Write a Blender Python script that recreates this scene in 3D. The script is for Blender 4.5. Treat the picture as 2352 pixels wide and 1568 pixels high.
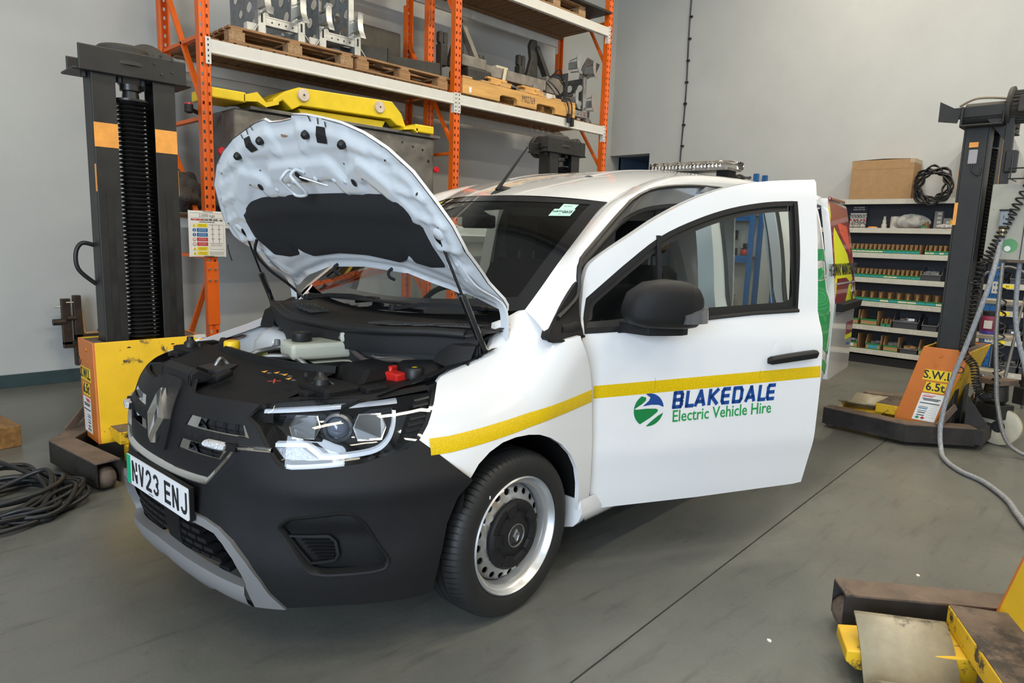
import bpy, bmesh, math, random
from mathutils import Vector, Matrix, Euler
from mathutils.geometry import delaunay_2d_cdt, interpolate_bezier
random.seed(7)
for o in list(bpy.data.objects): bpy.data.objects.remove(o)
SC = bpy.context.scene
COL = SC.collection
PI = math.pi
# ---------------------------------------------------------------- camera
cam = bpy.data.cameras.new('camera'); cam_o = bpy.data.objects.new('camera', cam); COL.objects.link(cam_o)
def cam_matrix(yaw, pitch, roll):
    f = Vector((math.cos(yaw)*math.cos(pitch), math.sin(yaw)*math.cos(pitch), -math.sin(pitch)))
    r = Vector((math.sin(yaw), -math.cos(yaw), 0)); d = f.cross(r)
    R = r*math.cos(roll) + d*math.sin(roll); D = -r*math.sin(roll) + d*math.cos(roll)
    return Matrix((R, -D, -f)).transposed()
cam_o.matrix_world = Matrix.Translation((0, 0, 1.4255)) @ cam_matrix(math.radians(44.5503), math.radians(9.0351), math.radians(-1.8394)).to_4x4()
cam.sensor_width = 36; cam.lens = 1591.9127 / 2352 * 36
cam.shift_x = (1176 - 1160.717) / 2352; cam.shift_y = (798.585 - 784) / 2352
cam.clip_start = .05; cam.clip_end = 200
SC.camera = cam_o
# ---------------------------------------------------------------- world, lights, exposure
SC.view_settings.view_transform = 'Standard'; SC.view_settings.look = 'None'
SC.view_settings.exposure = 0.14; SC.view_settings.gamma = 1; SC.view_settings.use_curve_mapping = False
wd = bpy.data.worlds.new('world'); SC.world = wd; wd.use_nodes = True
bg = wd.node_tree.nodes['Background']; bg.inputs[0].default_value = (.72, .84, 1, 1); bg.inputs[1].default_value = 1.6
def area(name, loc, target, sx, sy, power, col):
    l = bpy.data.lights.new(name, 'AREA'); l.shape = 'RECTANGLE'; l.size = sx; l.size_y = sy; l.energy = power; l.color = col
    o = bpy.data.objects.new(name, l); COL.objects.link(o); o.location = loc
    o.rotation_euler = (Vector(target) - Vector(loc)).to_track_quat('-Z', 'Y').to_euler()
    return o
# daylight through the roller doorway behind and beside the camera
area('doorway_daylight', (-5.35, -2.3, 2.45), (1.5, -1.6, 1.6), 5.4, 4.5, 720, (.72, .85, 1))
# warm strip lamps under the roof (their glass is built with the room)
LAMPS = [(x, y) for x in (-2.2, 2.4, 7.0) for y in (-4.5, -.6, 3.3)]
for lx, ly in LAMPS:
    area('strip_lamp_light', (lx, ly, 6.28), (lx, ly, 0), 2.6, .3, {-2.2: 40, 2.4: 95, 7.0: 165}[lx], (1, .89, .70))
# ---------------------------------------------------------------- materials
MATS = {}
def mat(name, col, rough=.5, metal=0.0, noise=0.0, nscale=8.0, bump=0.0, bscale=60.0, spec=None, coat=0.0, col2=None, thr=None, tscale=6.0, alpha=None, trans=0.0, ior=1.45, emit=None, stretch=None, edge=.06):
    if name in MATS: return MATS[name]
    m = bpy.data.materials.new(name); m.use_nodes = True; MATS[name] = m
    nt = m.node_tree; N = nt.nodes; Lk = nt.links; b = N['Principled BSDF']
    c = tuple(col) + (1,)
    b.inputs['Base Color'].default_value = c; b.inputs['Roughness'].default_value = rough; b.inputs['Metallic'].default_value = metal
    if spec is not None: b.inputs['Specular IOR Level'].default_value = spec
    if coat: b.inputs['Coat Weight'].default_value = coat; b.inputs['Coat Roughness'].default_value = .04
    if trans: b.inputs['Transmission Weight'].default_value = trans; b.inputs['IOR'].default_value = ior
    if alpha is not None: b.inputs['Alpha'].default_value = alpha
    if emit: b.inputs['Emission Color'].default_value = tuple(emit[:3]) + (1,); b.inputs['Emission Strength'].default_value = emit[3]
    if noise or bump or col2:
        tc = N.new('ShaderNodeTexCoord'); mp = N.new('ShaderNodeMapping'); Lk.new(tc.outputs['Object'], mp.inputs[0])
        if stretch: mp.inputs['Scale'].default_value = stretch
    last = None
    if noise:
        n = N.new('ShaderNodeTexNoise'); n.inputs['Scale'].default_value = nscale; n.inputs['Detail'].default_value = 6; n.inputs['Roughness'].default_value = .65
        Lk.new(mp.outputs[0], n.inputs['Vector'])
        r = N.new('ShaderNodeMapRange'); r.inputs[1].default_value = .3; r.inputs[2].default_value = .7; r.inputs[3].default_value = 1 - noise; r.inputs[4].default_value = 1 + noise
        Lk.new(n.outputs[0], r.inputs[0])
        mx = N.new('ShaderNodeMix'); mx.data_type = 'RGBA'; mx.blend_type = 'MULTIPLY'; mx.inputs[0].default_value = 1
        mx.inputs[6].default_value = c; Lk.new(r.outputs[0], mx.inputs[7]); last = mx.outputs[2]
        rr = N.new('ShaderNodeMapRange'); rr.inputs[3].default_value = max(.02, rough - .12 * (noise > 0)); rr.inputs[4].default_value = min(1, rough + .12)
        Lk.new(n.outputs[0], rr.inputs[0]); Lk.new(rr.outputs[0], b.inputs['Roughness'])
    if col2:
        n2 = N.new('ShaderNodeTexNoise'); n2.inputs['Scale'].default_value = tscale; n2.inputs['Detail'].default_value = 9; n2.inputs['Roughness'].default_value = .72
        Lk.new(mp.outputs[0], n2.inputs['Vector'])
        r2 = N.new('ShaderNodeMapRange'); r2.inputs[1].default_value = thr; r2.inputs[2].default_value = thr + edge
        Lk.new(n2.outputs[0], r2.inputs[0])
        m2 = N.new('ShaderNodeMix'); m2.data_type = 'RGBA'; Lk.new(r2.outputs[0], m2.inputs[0])
        if last: Lk.new(last, m2.inputs[6])
        else: m2.inputs[6].default_value = c
        m2.inputs[7].default_value = tuple(col2) + (1,); last = m2.outputs[2]
    if last: Lk.new(last, b.inputs['Base Color'])
    if bump:
        nb = N.new('ShaderNodeTexNoise'); nb.inputs['Scale'].default_value = bscale; nb.inputs['Detail'].default_value = 3
        Lk.new(mp.outputs[0], nb.inputs['Vector'])
        bp = N.new('ShaderNodeBump'); bp.inputs['Strength'].default_value = bump; bp.inputs['Distance'].default_value = .01
        Lk.new(nb.outputs[0], bp.inputs['Height']); Lk.new(bp.outputs[0], b.inputs['Normal'])
    return m
# ---------------------------------------------------------------- mesh builder
class MB:
    def __init__(s): s.v, s.f, s.m, s.mi = [], [], [], 0
    def add(s, vs, fs):
        n = len(s.v); s.v += [tuple(x) for x in vs]; s.f += [tuple(i + n for i in q) for q in fs]; s.m += [s.mi] * len(fs); return s
    def box(s, x0, x1, y0, y1, z0, z1, M=None):
        vs = [Vector((x, y, z)) for z in (z0, z1) for y in (y0, y1) for x in (x0, x1)]
        if M: vs = [M @ p for p in vs]
        return s.add(vs, [(0, 2, 3, 1), (4, 5, 7, 6), (0, 1, 5, 4), (2, 6, 7, 3), (0, 4, 6, 2), (1, 3, 7, 5)])
    def cbox(s, c, d, M=None):
        return s.box(c[0]-d[0]/2, c[0]+d[0]/2, c[1]-d[1]/2, c[1]+d[1]/2, c[2]-d[2]/2, c[2]+d[2]/2, M)
    def bar(s, a, b, w, h, up=(0, 0, 1)):
        a, b = Vector(a), Vector(b); d = (b - a).normalized(); u = Vector(up); u = (u - d * u.dot(d))
        u = u.normalized() if u.length > 1e-5 else d.orthogonal().normalized(); r = d.cross(u)
        q = [(-w/2, -h/2), (w/2, -h/2), (w/2, h/2), (-w/2, h/2)]
        return s.add([p + r*x + u*y for p in (a, b) for x, y in q], [(3, 2, 1, 0), (4, 5, 6, 7), (0, 1, 5, 4), (1, 2, 6, 5), (2, 3, 7, 6), (3, 0, 4, 7)])
    def loft(s, rings, closed=True, caps=True):
        k = len(rings[0]); vs = [p for r in rings for p in r]; fs = []
        for i in range(len(rings) - 1):
            for j in range(k if closed else k - 1):
                a, b = i*k + j, i*k + (j+1) % k
                fs.append((a, b, b + k, a + k))
        if caps and closed: fs += [tuple(range(k))[::-1], tuple(range((len(rings)-1)*k, len(rings)*k))]
        return s.add(vs, fs)
    def tube(s, path, r, n=8, closed=False, caps=True):
        P = [Vector(p) for p in path]; rings = []; up = None; m = len(P)
        for i, p in enumerate(P):
            t = (P[(i+1) % m] - P[i-1]) if closed else (P[min(i+1, m-1)] - P[max(i-1, 0)])
            t = t.normalized() if t.length > 1e-9 else Vector((0, 0, 1))
            up = t.orthogonal().normalized() if up is None else (up - t * up.dot(t)).normalized()
            sd = t.cross(up); rr = r[i] if isinstance(r, (list, tuple)) else r
            rings.append([p + (up*math.cos(2*PI*j/n) + sd*math.sin(2*PI*j/n)) * rr for j in range(n)])
        if closed: rings.append(rings[0]); caps = False
        return s.loft(rings, True, caps)
    def cyl(s, a, b, r, r2=None, n=16):
        return s.tube([a, b], [r, r if r2 is None else r2], n)
    def lathe(s, prof, c, axis, n=32, caps=False):
        # prof: (radius, distance along axis)
        ax = Vector(axis).normalized(); u = ax.orthogonal().normalized(); w = ax.cross(u); c = Vector(c)
        return s.loft([[c + ax*h + (u*math.cos(2*PI*j/n) + w*math.sin(2*PI*j/n))*r for j in range(n)] for r, h in prof], True, caps)
    def prism(s, poly, f, d0, d1):
        # poly: 2-D outline, f(a, b, d) -> point
        n = len(poly)
        return s.add([f(a, b, d) for d in (d0, d1) for a, b in poly], [tuple(range(n))[::-1], tuple(range(n, 2*n))] + [(i, (i+1) % n, n + (i+1) % n, n + i) for i in range(n)])
    def grid(s, nx, ny, f):
        return s.add([f(i/nx, j/ny) for j in range(ny+1) for i in range(nx+1)], [(j*(nx+1)+i, j*(nx+1)+i+1, (j+1)*(nx+1)+i+1, (j+1)*(nx+1)+i) for j in range(ny) for i in range(nx)])
    def obj(s, name, mats, parent=None, smooth=0, bevel=0, loc=None, rz=0, seg=2, fix=True):
        me = bpy.data.meshes.new(name); me.from_pydata([tuple(p) for p in s.v], [], s.f)
        for m in (mats if isinstance(mats, (list, tuple)) else [mats]): me.materials.append(m)
        if any(s.m): me.polygons.foreach_set('material_index', s.m)
        if fix:
            bm = bmesh.new(); bm.from_mesh(me); bmesh.ops.recalc_face_normals(bm, faces=bm.faces); bm.to_mesh(me); bm.free()
        me.update()
        o = bpy.data.objects.new(name, me); COL.objects.link(o)
        if smooth:
            for p in me.polygons: p.use_smooth = True
            if smooth < 180: me.set_sharp_from_angle(angle=math.radians(smooth))
        if bevel:
            b = o.modifiers.new('bevel', 'BEVEL'); b.width = bevel; b.segments = seg; b.limit_method = 'ANGLE'; b.angle_limit = math.radians(38); b.harden_normals = False
        if parent: o.parent = parent
        if loc: o.location = loc
        if rz: o.rotation_euler = (0, 0, rz)
        return o
def tag(o, label, cat, group=None, kind=None):
    if label: o['label'] = label
    if cat: o['category'] = cat
    if group: o['group'] = group
    if kind: o['kind'] = kind
    return o
def thing(name, label, cat, loc=(0, 0, 0), rz=0, group=None):
    o = bpy.data.objects.new(name, None); COL.objects.link(o); o.location = loc; o.rotation_euler = (0, 0, rz); o.empty_display_size = .1
    return tag(o, label, cat, group)
def dup(src, loc, rz, label, group=None):
    def cp(s, par):
        c = s.copy(); COL.objects.link(c); c.parent = par
        for ch in [x for x in s.children]: cp(ch, c)
        return c
    r = cp(src, None); r.location = loc; r.rotation_euler = (0, 0, rz); r['label'] = label
    if group: r['group'] = group
    return r
def struct(name, mb, m, **k):
    o = mb.obj(name, m, **k); o['kind'] = 'structure'; return o
def bez(pts, n=8, closed=False):
    P = [Vector(p) for p in pts]; out = []; m = len(P)
    rng = range(m) if closed else range(m - 1)
    for i in rng:
        p0, p1, p2, p3 = (P[(i-1) % m], P[i], P[(i+1) % m], P[(i+2) % m]) if closed else (P[max(i-1, 0)], P[i], P[i+1], P[min(i+2, m-1)])
        for k in range(n):
            t = k / n
            out.append(.5*((2*p1) + (p2-p0)*t + (2*p0-5*p1+4*p2-p3)*t*t + (3*p1-p0-3*p2+p3)*t**3))
    if not closed: out.append(P[-1])
    return out
def resamp(poly, step, closed=True):
    out = []; n = len(poly)
    for i in range(n if closed else n - 1):
        a, b = poly[i], poly[(i+1) % n]; d = math.dist(a, b); k = max(1, int(d / step + .5))
        out += [(a[0]+(b[0]-a[0])*j/k, a[1]+(b[1]-a[1])*j/k) for j in range(k)]
    if not closed: out.append(poly[-1])
    return out
def inside(p, poly):
    x, y = p; c = False; n = len(poly); j = n - 1
    for i in range(n):
        xi, yi = poly[i]; xj, yj = poly[j]
        if (yi > y) != (yj > y) and x < (xj - xi) * (y - yi) / (yj - yi) + xi: c = not c
        j = i
    return c
def seg_d(p, a, b):
    dx, dy = b[0]-a[0], b[1]-a[1]; L = dx*dx + dy*dy
    t = max(0, min(1, ((p[0]-a[0])*dx + (p[1]-a[1])*dy) / L)) if L else 0
    return math.hypot(p[0]-a[0]-t*dx, p[1]-a[1]-t*dy)
def poly_d(p, poly, closed=True):
    return min(seg_d(p, poly[i], poly[(i+1) % len(poly)]) for i in range(len(poly) if closed else len(poly) - 1))
def rnd(poly, r, n=4):
    # rounds the corners of an outline
    out = []; m = len(poly)
    for i in range(m):
        a, b, c = Vector(poly[i-1]), Vector(poly[i]), Vector(poly[(i+1) % m])
        k = min(r, (a-b).length*.45, (c-b).length*.45); p, q = b + (a-b).normalized()*k, b + (c-b).normalized()*k
        for j in range(n+1):
            t = j / n; out.append(tuple(p*(1-t)**2 + b*2*t*(1-t) + q*t*t))
    return out
def patch(mb, outline, f, step=.03, holes=(), flange=0.0, hflange=None, off=0.0):
    """fills a flat outline (with holes), lifts it onto the surface f(a, b, off) and turns its edges inwards"""
    loops = [resamp(outline, step)] + [resamp(h, step) for h in holes]
    pts, edges = [], []
    for L in loops:
        n = len(pts); pts += L; edges += [(n+i, n+(i+1) % len(L)) for i in range(len(L))]
    xs = [p[0] for p in loops[0]]; ys = [p[1] for p in loops[0]]; nb = len(pts); bnd = pts[:]
    x = min(xs) + step*.5; row = 0
    while x < max(xs):
        y = min(ys) + (step*.25 if row % 2 else step*.75)
        while y < max(ys):
            q = (x, y)
            if inside(q, loops[0]) and not any(inside(q, h) for h in loops[1:]) and all(abs(q[0]-b[0]) > step*.5 or abs(q[1]-b[1]) > step*.5 for b in bnd): pts.append(q)
            y += step
        x += step*.87; row += 1
    V, E, F, _, _, _ = delaunay_2d_cdt([Vector(p) for p in pts], edges, [], 0, 1e-6)
    fs = []
    for t in F:
        c = sum((V[i] for i in t), Vector((0, 0))) / len(t)
        if inside(c, loops[0]) and not any(inside(c, h) for h in loops[1:]): fs.append(tuple(t))
    mb.add([f(p[0], p[1], off) for p in V], fs)
    for k, L in enumerate(loops):
        d = flange if k == 0 else (hflange if hflange is not None else flange)
        if d:
            n = len(L); mb.add([f(a, b, off) for a, b in L] + [f(a, b, off - d) for a, b in L], [(i, (i+1) % n, n+(i+1) % n, n+i) for i in range(n)])
    return mb
FONT = bpy.data.fonts.get('Bfont') or None
def text(name, body, size, M, m, parent=None, xs=1.0, extrude=.0006, align='CENTER', shear=0.0, space=1.0, bold=0.0):
    c = bpy.data.curves.new(name, 'FONT'); c.body = body; c.size = size; c.extrude = extrude; c.align_x = align; c.align_y = 'CENTER'; c.shear = shear; c.space_character = space; c.offset = bold
    c.resolution_u = 2
    o = bpy.data.objects.new('tmp', c); COL.objects.link(o); dg = bpy.context.evaluated_depsgraph_get()
    me = bpy.data.meshes.new_from_object(o.evaluated_get(dg)); bpy.data.objects.remove(o); bpy.data.curves.remove(c)
    me.name = name; me.transform(Matrix.Diagonal((xs, 1, 1, 1))); me.transform(M); me.materials.clear(); me.materials.append(m)
    t = bpy.data.objects.new(name, me); COL.objects.link(t)
    if parent: t.parent = parent
    return t
def frame3(o, x, y):
    x, y = Vector(x).normalized(), Vector(y); y = (y - x*y.dot(x)).normalized(); z = x.cross(y)
    return Matrix(((x.x, y.x, z.x, o[0]), (x.y, y.y, z.y, o[1]), (x.z, y.z, z.z, o[2]), (0, 0, 0, 1)))
# ---- analytic surfaces of the van (van frame: u = rearward from the front axle, v = to the van's left, w = up)
def lerp_tab(t, x):
    if x <= t[0][0]: return t[0][1]
    for (a, b), (c, d) in zip(t, t[1:]):
        if x <= c:
            k = (x - a) / (c - a)
            return b + (d - b) * k
    return t[-1][1]
def smooth_tab(t, x):
    # Catmull-Rom through a table
    n = len(t)
    if x <= t[0][0]: return t[0][1]
    if x >= t[-1][0]: return t[-1][1]
    for i in range(n - 1):
        if x <= t[i + 1][0]:
            x0, y0 = t[i]; x1, y1 = t[i + 1]
            h = x1 - x0
            m0 = (y1 - t[i - 1][1]) / (x1 - t[i - 1][0]) if i > 0 else (y1 - y0) / h
            m1 = (t[i + 2][1] - y0) / (t[i + 2][0] - x0) if i + 2 < n else (y1 - y0) / h
            s = (x - x0) / h
            return (2*s**3 - 3*s*s + 1)*y0 + (s**3 - 2*s*s + s)*h*m0 + (-2*s**3 + 3*s*s)*y1 + (s**3 - s*s)*h*m1
UF = [(.15,-.865),(.2,-.89),(.25,-.91),(.3,-.928),(.36,-.945),(.43,-.952),(.5,-.946),(.58,-.934),(.68,-.924),(.76,-.914),(.83,-.895),(.89,-.866),(.94,-.825),(1.0,-.77)]
TU = [(-1,.90),(-.6,.905),(-.3,.935),(0,1.01),(.1,1.085),(.17,1.155),(.25,1.24),(.42,1.36),(.7,1.42)]
AW = [(.15,.845),(.2,.862),(.27,.883),(.36,.906),(.46,.920),(.58,.930),(.75,.930),(2,.930)]
NF = 2.55
HP = math.pi / 2
def t_of(p):
    return smooth_tab(TU, -.9 * math.cos(p) if p < HP else p - HP)
def half_w(w, p):
    T = t_of(p); k = (w - (T - .36)) / .36
    return smooth_tab(AW, w) - (.19 * k ** 2.6 if k > 0 else 0)
def skin(p, w, off=0.0):
    """front and side skin of the van, p = angle from dead ahead (radians), past pi/2 plus metres along the side"""
    a = max(.2, half_w(w, abs(p))) ; b = -smooth_tab(UF, w); s = 1 if p >= 0 else -1; p = abs(p)
    if p < HP:
        sn, cs = max(0, math.sin(p)), max(0, math.cos(p))
        r = ((sn / a) ** NF + (cs / b) ** NF) ** (-1 / NF)
        return (-r * cs - off * cs, s * (r * sn + off * sn), w)
    return (p - HP, s * (a + off), w)
def skin_f(u, v, w):
    p = math.atan2(abs(v), -u) if u < 0 else HP + u
    a = max(.2, half_w(w, p)); b = -smooth_tab(UF, w)
    if u < 0: return (abs(v) / a) ** NF + (-u / b) ** NF - 1, p
    return abs(v) / a - 1, p
# left front door, swung open about its hinge
DOOR_H, DOOR_A = (.425, .905), math.radians(29.5)
DW = [(.25,-.055),(.33,-.038),(.45,-.018),(.54,-.002),(.6,0),(.8,0),(.93,-.006),(1.02,-.014),(1.07,-.03),(1.12,-.052),(1.2,-.064),(1.35,-.086),(1.5,-.116),(1.65,-.155),(1.75,-.19),(1.82,-.22)]
def door(x, w, off=0.0):
    c, s = math.cos(DOOR_A), math.sin(DOOR_A); d = smooth_tab(DW, w) + off
    return (DOOR_H[0] + x * c - d * s, DOOR_H[1] + x * s + d * c, w)
# bonnet, propped open
BH, BA = (-.01, 1.281), (-.594, .805)
def bonnet(l, v, off=0.0):
    h = -.085 * (abs(v) / .75) ** 2.3 * max(0, min(1, (l + .1) / .3)) + off
    return (BH[0] + l * BA[0] + h * BA[1], v, BH[1] + l * BA[1] - h * BA[0])
# ================================================================ ROOM
m_wall = mat('wall_paint', (.44, .455, .45), .6, noise=.05, nscale=1.2, bump=.12, bscale=220)
m_ceil = mat('ceiling_sheet', (.55, .56, .56), .6, noise=.05, nscale=2)
m_skirt = mat('skirting_paint', (.03, .055, .06), .45, noise=.2, nscale=6)
m_black = mat('flat_black', (.008, .008, .009), .6)
def floor_mat():
    m = mat('floor_concrete', (.125, .128, .116), .34, noise=.1, nscale=.9)
    nt = m.node_tree; N = nt.nodes; L = nt.links; b = N['Principled BSDF']
    src = b.inputs['Base Color'].links[0].from_socket
    tc = N.new('ShaderNodeTexCoord')
    def layer(scale, lo, hi, col, fac, stretch=None, detail=8, rough=.7):
        nonlocal src
        mp = N.new('ShaderNodeMapping'); L.new(tc.outputs['Object'], mp.inputs[0])
        if stretch: mp.inputs['Scale'].default_value = stretch[0]; mp.inputs['Rotation'].default_value = (0, 0, stretch[1])
        n = N.new('ShaderNodeTexNoise'); n.inputs['Scale'].default_value = scale; n.inputs['Detail'].default_value = detail; n.inputs['Roughness'].default_value = rough
        L.new(mp.outputs[0], n.inputs['Vector'])
        r = N.new('ShaderNodeMapRange'); r.inputs[1].default_value = lo; r.inputs[2].default_value = hi; r.inputs[4].default_value = fac; L.new(n.outputs[0], r.inputs[0])
        x = N.new('ShaderNodeMix'); x.data_type = 'RGBA'; L.new(r.outputs[0], x.inputs[0]); L.new(src, x.inputs[6]); x.inputs[7].default_value = col + (1,)
        src = x.outputs[2]; return n
    layer(1.6, .48, .72, (.07, .073, .064), .7)
    layer(3.2, .5, .75, (.20, .193, .165), .55)
    layer(2.2, .55, .7, (.06, .06, .053), .6, ((1, 7, 1), .6))
    layer(16, .60, .72, (.045, .042, .036), .5)
    layer(34, .68, .74, (.28, .27, .24), .5)
    L.new(src, b.inputs['Base Color'])
    bp = N.new('ShaderNodeBump'); bp.inputs['Strength'].default_value = .08; bp.inputs['Distance'].default_value = .01
    n = N.new('ShaderNodeTexNoise'); n.inputs['Scale'].default_value = 40; n.inputs['Detail'].default_value = 6; L.new(tc.outputs['Object'], n.inputs['Vector'])
    L.new(n.outputs[0], bp.inputs['Height']); L.new(bp.outputs[0], b.inputs['Normal'])
    return m
m_floor = floor_mat()
X0, X1, Y0, Y1, ZT = -5.5, 9.65, -8.0, 7.19, 6.6
# floor slabs: saw-cut joints are real gaps between the slabs
JX, JA = 2.28, math.radians(2.69)
def joint_x(y): return JX + (y - .55) * -.0
f = MB()
JL = [(1.641, 1.269), (5.362, 1.485)]      # the joint that runs past the van's open door
d = Vector((JL[1][0]-JL[0][0], JL[1][1]-JL[0][1])).normalized()
def jl(t, o): return (JL[0][0] + d.x*t - d.y*o, JL[0][1] + d.y*t + d.x*o)
g = .004
def slab(poly): f.prism(poly, lambda a, b, z: (a, b, z), -.2, 0)
pA, pB = jl(-12, g), jl(9, g); qA, qB = jl(-12, -g), jl(9, -g)
slab([(X0-4, 12), pA, pB, (X1+4, 12)]); slab([qA, (X0-4, Y0-3), (X1+4, Y0-3), qB])
o = struct('floor', f, m_floor)
b = MB(); b.box(X0-.5, X1+.5, Y0-.5, Y1+.5, -.26, -.05); struct('trim_1', b, mat('joint_filler', (.05, .035, .02), .8))
# walls
w = MB(); w.box(X0, X1+.3, Y1, Y1+.25, 0, ZT); struct('wall_back', w, m_wall)
def wall_hole(mb, ax, c0, c1, u0, u1, hs, z1=ZT):
    # a wall slab with rectangular openings (u from, u to, height)
    us = [u0] + [x for h in hs for x in h[:2]] + [u1]
    for i in range(0, len(us), 2):
        if us[i+1] - us[i] > .001: mb.box(c0, c1, us[i], us[i+1], 0, z1) if ax == 'x' else mb.box(us[i], us[i+1], c0, c1, 0, z1)
    for a, bb, h in hs: mb.box(c0, c1, a, bb, h, z1) if ax == 'x' else mb.box(a, bb, c0, c1, h, z1)
w = MB(); wall_hole(w, 'x', X1, X1+.25, Y0, Y1, [(6.42, Y1, 2.82)]); struct('wall_right', w, m_wall)
m_blue = mat('recess_blue', (.10, .16, .24), .5, noise=.06)
r = MB(); r.box(X1+.25, X1+1.4, Y1, Y1+.2, 0, 3); r.box(X1+1.3, X1+1.4, 6.0, Y1, 0, 3); r.box(X1+.25, X1+1.4, 6.22, 6.42, 0, 3); r.box(X1+.25, X1+1.4, 6.2, Y1+.2, 2.82, 3.0)
struct('wall_recess', r, m_blue)
w = MB(); wall_hole(w, 'x', X0-.25, X0, Y0, Y1, [(-5.05, .45, 4.75)]); struct('wall_left', w, m_wall)
w = MB(); wall_hole(w, 'y', Y0-.25, Y0, X0, X1, []); struct('wall_front', w, m_wall)
c = MB(); c.box(X0-.25, X1+.25, Y0-.25, Y1+.25, ZT, ZT+.15); struct('ceiling', c, m_ceil)
t = MB(); t.box(X0, X1, Y1-.018, Y1, 0, .115); struct('baseboard_back', t, m_skirt, bevel=.003)
t = MB(); t.box(X1-.018, X1, Y0, 6.42, 0, .115); struct('baseboard_right', t, m_skirt, bevel=.003)
# roof trusses and strip lamps (seen only in reflections)
m_steel = mat('truss_steel', (.2, .21, .22), .5, .3)
for x in (-3.9, -.3, 3.5, 7.3):
    t = MB(); t.box(x-.08, x+.08, Y0, Y1, 6.32, 6.6)
    y = Y0
    while y < Y1: t.bar((x, y, 6.02), (x, y+.6, 6.34), .05, .05); t.bar((x, y+.6, 6.34), (x, y+1.2, 6.02), .05, .05); y += 1.2
    t.box(x-.05, x+.05, Y0, Y1, 5.95, 6.05); struct('trim_2', t, m_steel)
m_lamp = mat('lamp_glass', (1, .95, .85), .4, emit=(1, .88, .68, 9))
m_lampb = mat('lamp_body', (.75, .75, .74), .4)
for i, (lx, ly) in enumerate(LAMPS):
    th = thing('strip_lamp', 'white strip lamp hanging under the workshop roof, above the frame', 'lamp', (lx, ly, 6.36), group='strip lamps under the roof')
    MB().box(-1.32, 1.32, -.17, .17, -.03, .06).obj('lamp_body', m_lampb, th, bevel=.01)
    for s in (-1, 1): MB().tube([(-1.28, s*.085, -.045), (1.28, s*.085, -.045)], .022, 8).obj('lamp_tube', m_lamp, th)
    for s in (-1, 1): MB().box(s*1.0-.01, s*1.0+.01, -.01, .01, .06, .24).obj('hanger', m_lampb, th)
# conduit on the right wall
CX, CY = X1 - .018, 5.84
th = thing('cable_run', 'thin black cable clipped straight down the pale right wall', 'cable', (CX, CY, 2.0))
m_cab = mat('black_cable', (.012, .012, .013), .45)
MB().tube([(0, .01*math.sin(z*3), z-2.0) for z in [i*.1 for i in range(0, 66)]], .011, 6).obj('cable', m_cab, th, smooth=60)
for i in range(22):
    MB().box(-.012, .014, -.035, .018, -.014, .014).obj('clip', m_cab, th, loc=(0, 0, -1.9 + i*.31), bevel=.004)
# a faint sooty patch and filled crack on the left wall come from the wall paint itself
# floor litter
m_lit = mat('paper_scrap', (.72, .7, .66), .8)
for (x, y, s, rz, lab, m) in ((3.37, .70, .011, .3, 'tiny white scrap on the floor, the one farther from the camera', m_lit), (2.37, .93, .010, 1.2, 'tiny white scrap on the floor, the one nearer the camera', m_lit)):
    b = MB(); n = 7
    b.prism([(s*(1+.35*math.sin(3*k))*math.cos(k*2*PI/n), s*.7*math.sin(k*2*PI/n)) for k in range(n)], lambda a, c, z: (a, c, z), 0, .004)
    tag(b.obj('paper_scrap', m, loc=(x, y, 0), rz=rz), lab, 'litter')
# ================================================================ PALLET RACK
m_or = mat('rack_orange', (.72, .12, .006), .42, noise=.1, nscale=4, col2=(.2, .07, .03), thr=.64, tscale=5)
m_beam = mat('beam_white', (.62, .61, .575), .42, noise=.05, nscale=5)
m_deck = mat('deck_board', (.20, .105, .045), .75, noise=.35, nscale=5, stretch=(6, .7, 1), bump=.2, bscale=30)
m_bolt = mat('zinc_bolt', (.55, .54, .5), .35, .9)
RX = (2.47, 5.20, 7.88); RF, RR = 5.98, 6.90
rack = thing('pallet_rack', 'tall orange and white pallet rack standing along the back wall', 'rack', (5.2, 6.44, 0))
def RL(x, y, z): return (x - 5.2, y - 6.44, z)
def upright_mesh(h):
    mb = MB(); xs = [-.045, -.033, -.017, -.010, .010, .017, .033, .045]; dy = [0, 0, 0, .010, .010, 0, 0, 0]
    zs = [0, .30]; z = .30
    while z < h - .1: zs += [z + .028, z + .076]; z += .076
    zs.append(h); nz = len(zs)
    for i in range(7):
        for k in range(nz - 1):
            hole = i in (1, 5) and k >= 1 and k % 2 == 1 and k < nz - 2
            if hole: continue
            mb.add([(xs[i], dy[i], zs[k]), (xs[i+1], dy[i+1], zs[k]), (xs[i+1], dy[i+1], zs[k+1]), (xs[i], dy[i], zs[k+1])], [(0, 1, 2, 3)])
    for s in (-1, 1):
        mb.box(min(s*.045, s*.042), max(s*.045, s*.042), 0, .07, 0, h); mb.box(min(s*.045, s*.03), max(s*.045, s*.03), .067, .07, 0, h)
    return mb
um = upright_mesh(5.6)
first = None
for x in RX:
    for (y, rz) in ((RF, 0), (RR, PI)):
        if first is None:
            first = um.obj('upright', m_or, rack, fix=False)
        o = first if o is None else first.copy()
        if o.name not in COL.objects: COL.objects.link(o)
        o.parent = rack; o.location = RL(x, y, 0); o.rotation_euler = (0, 0, rz)
        p = MB().box(-.07, .07, -.02, .09, 0, .008); p.obj('foot_plate', m_or, rack, loc=RL(x, y, 0), rz=rz)
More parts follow.
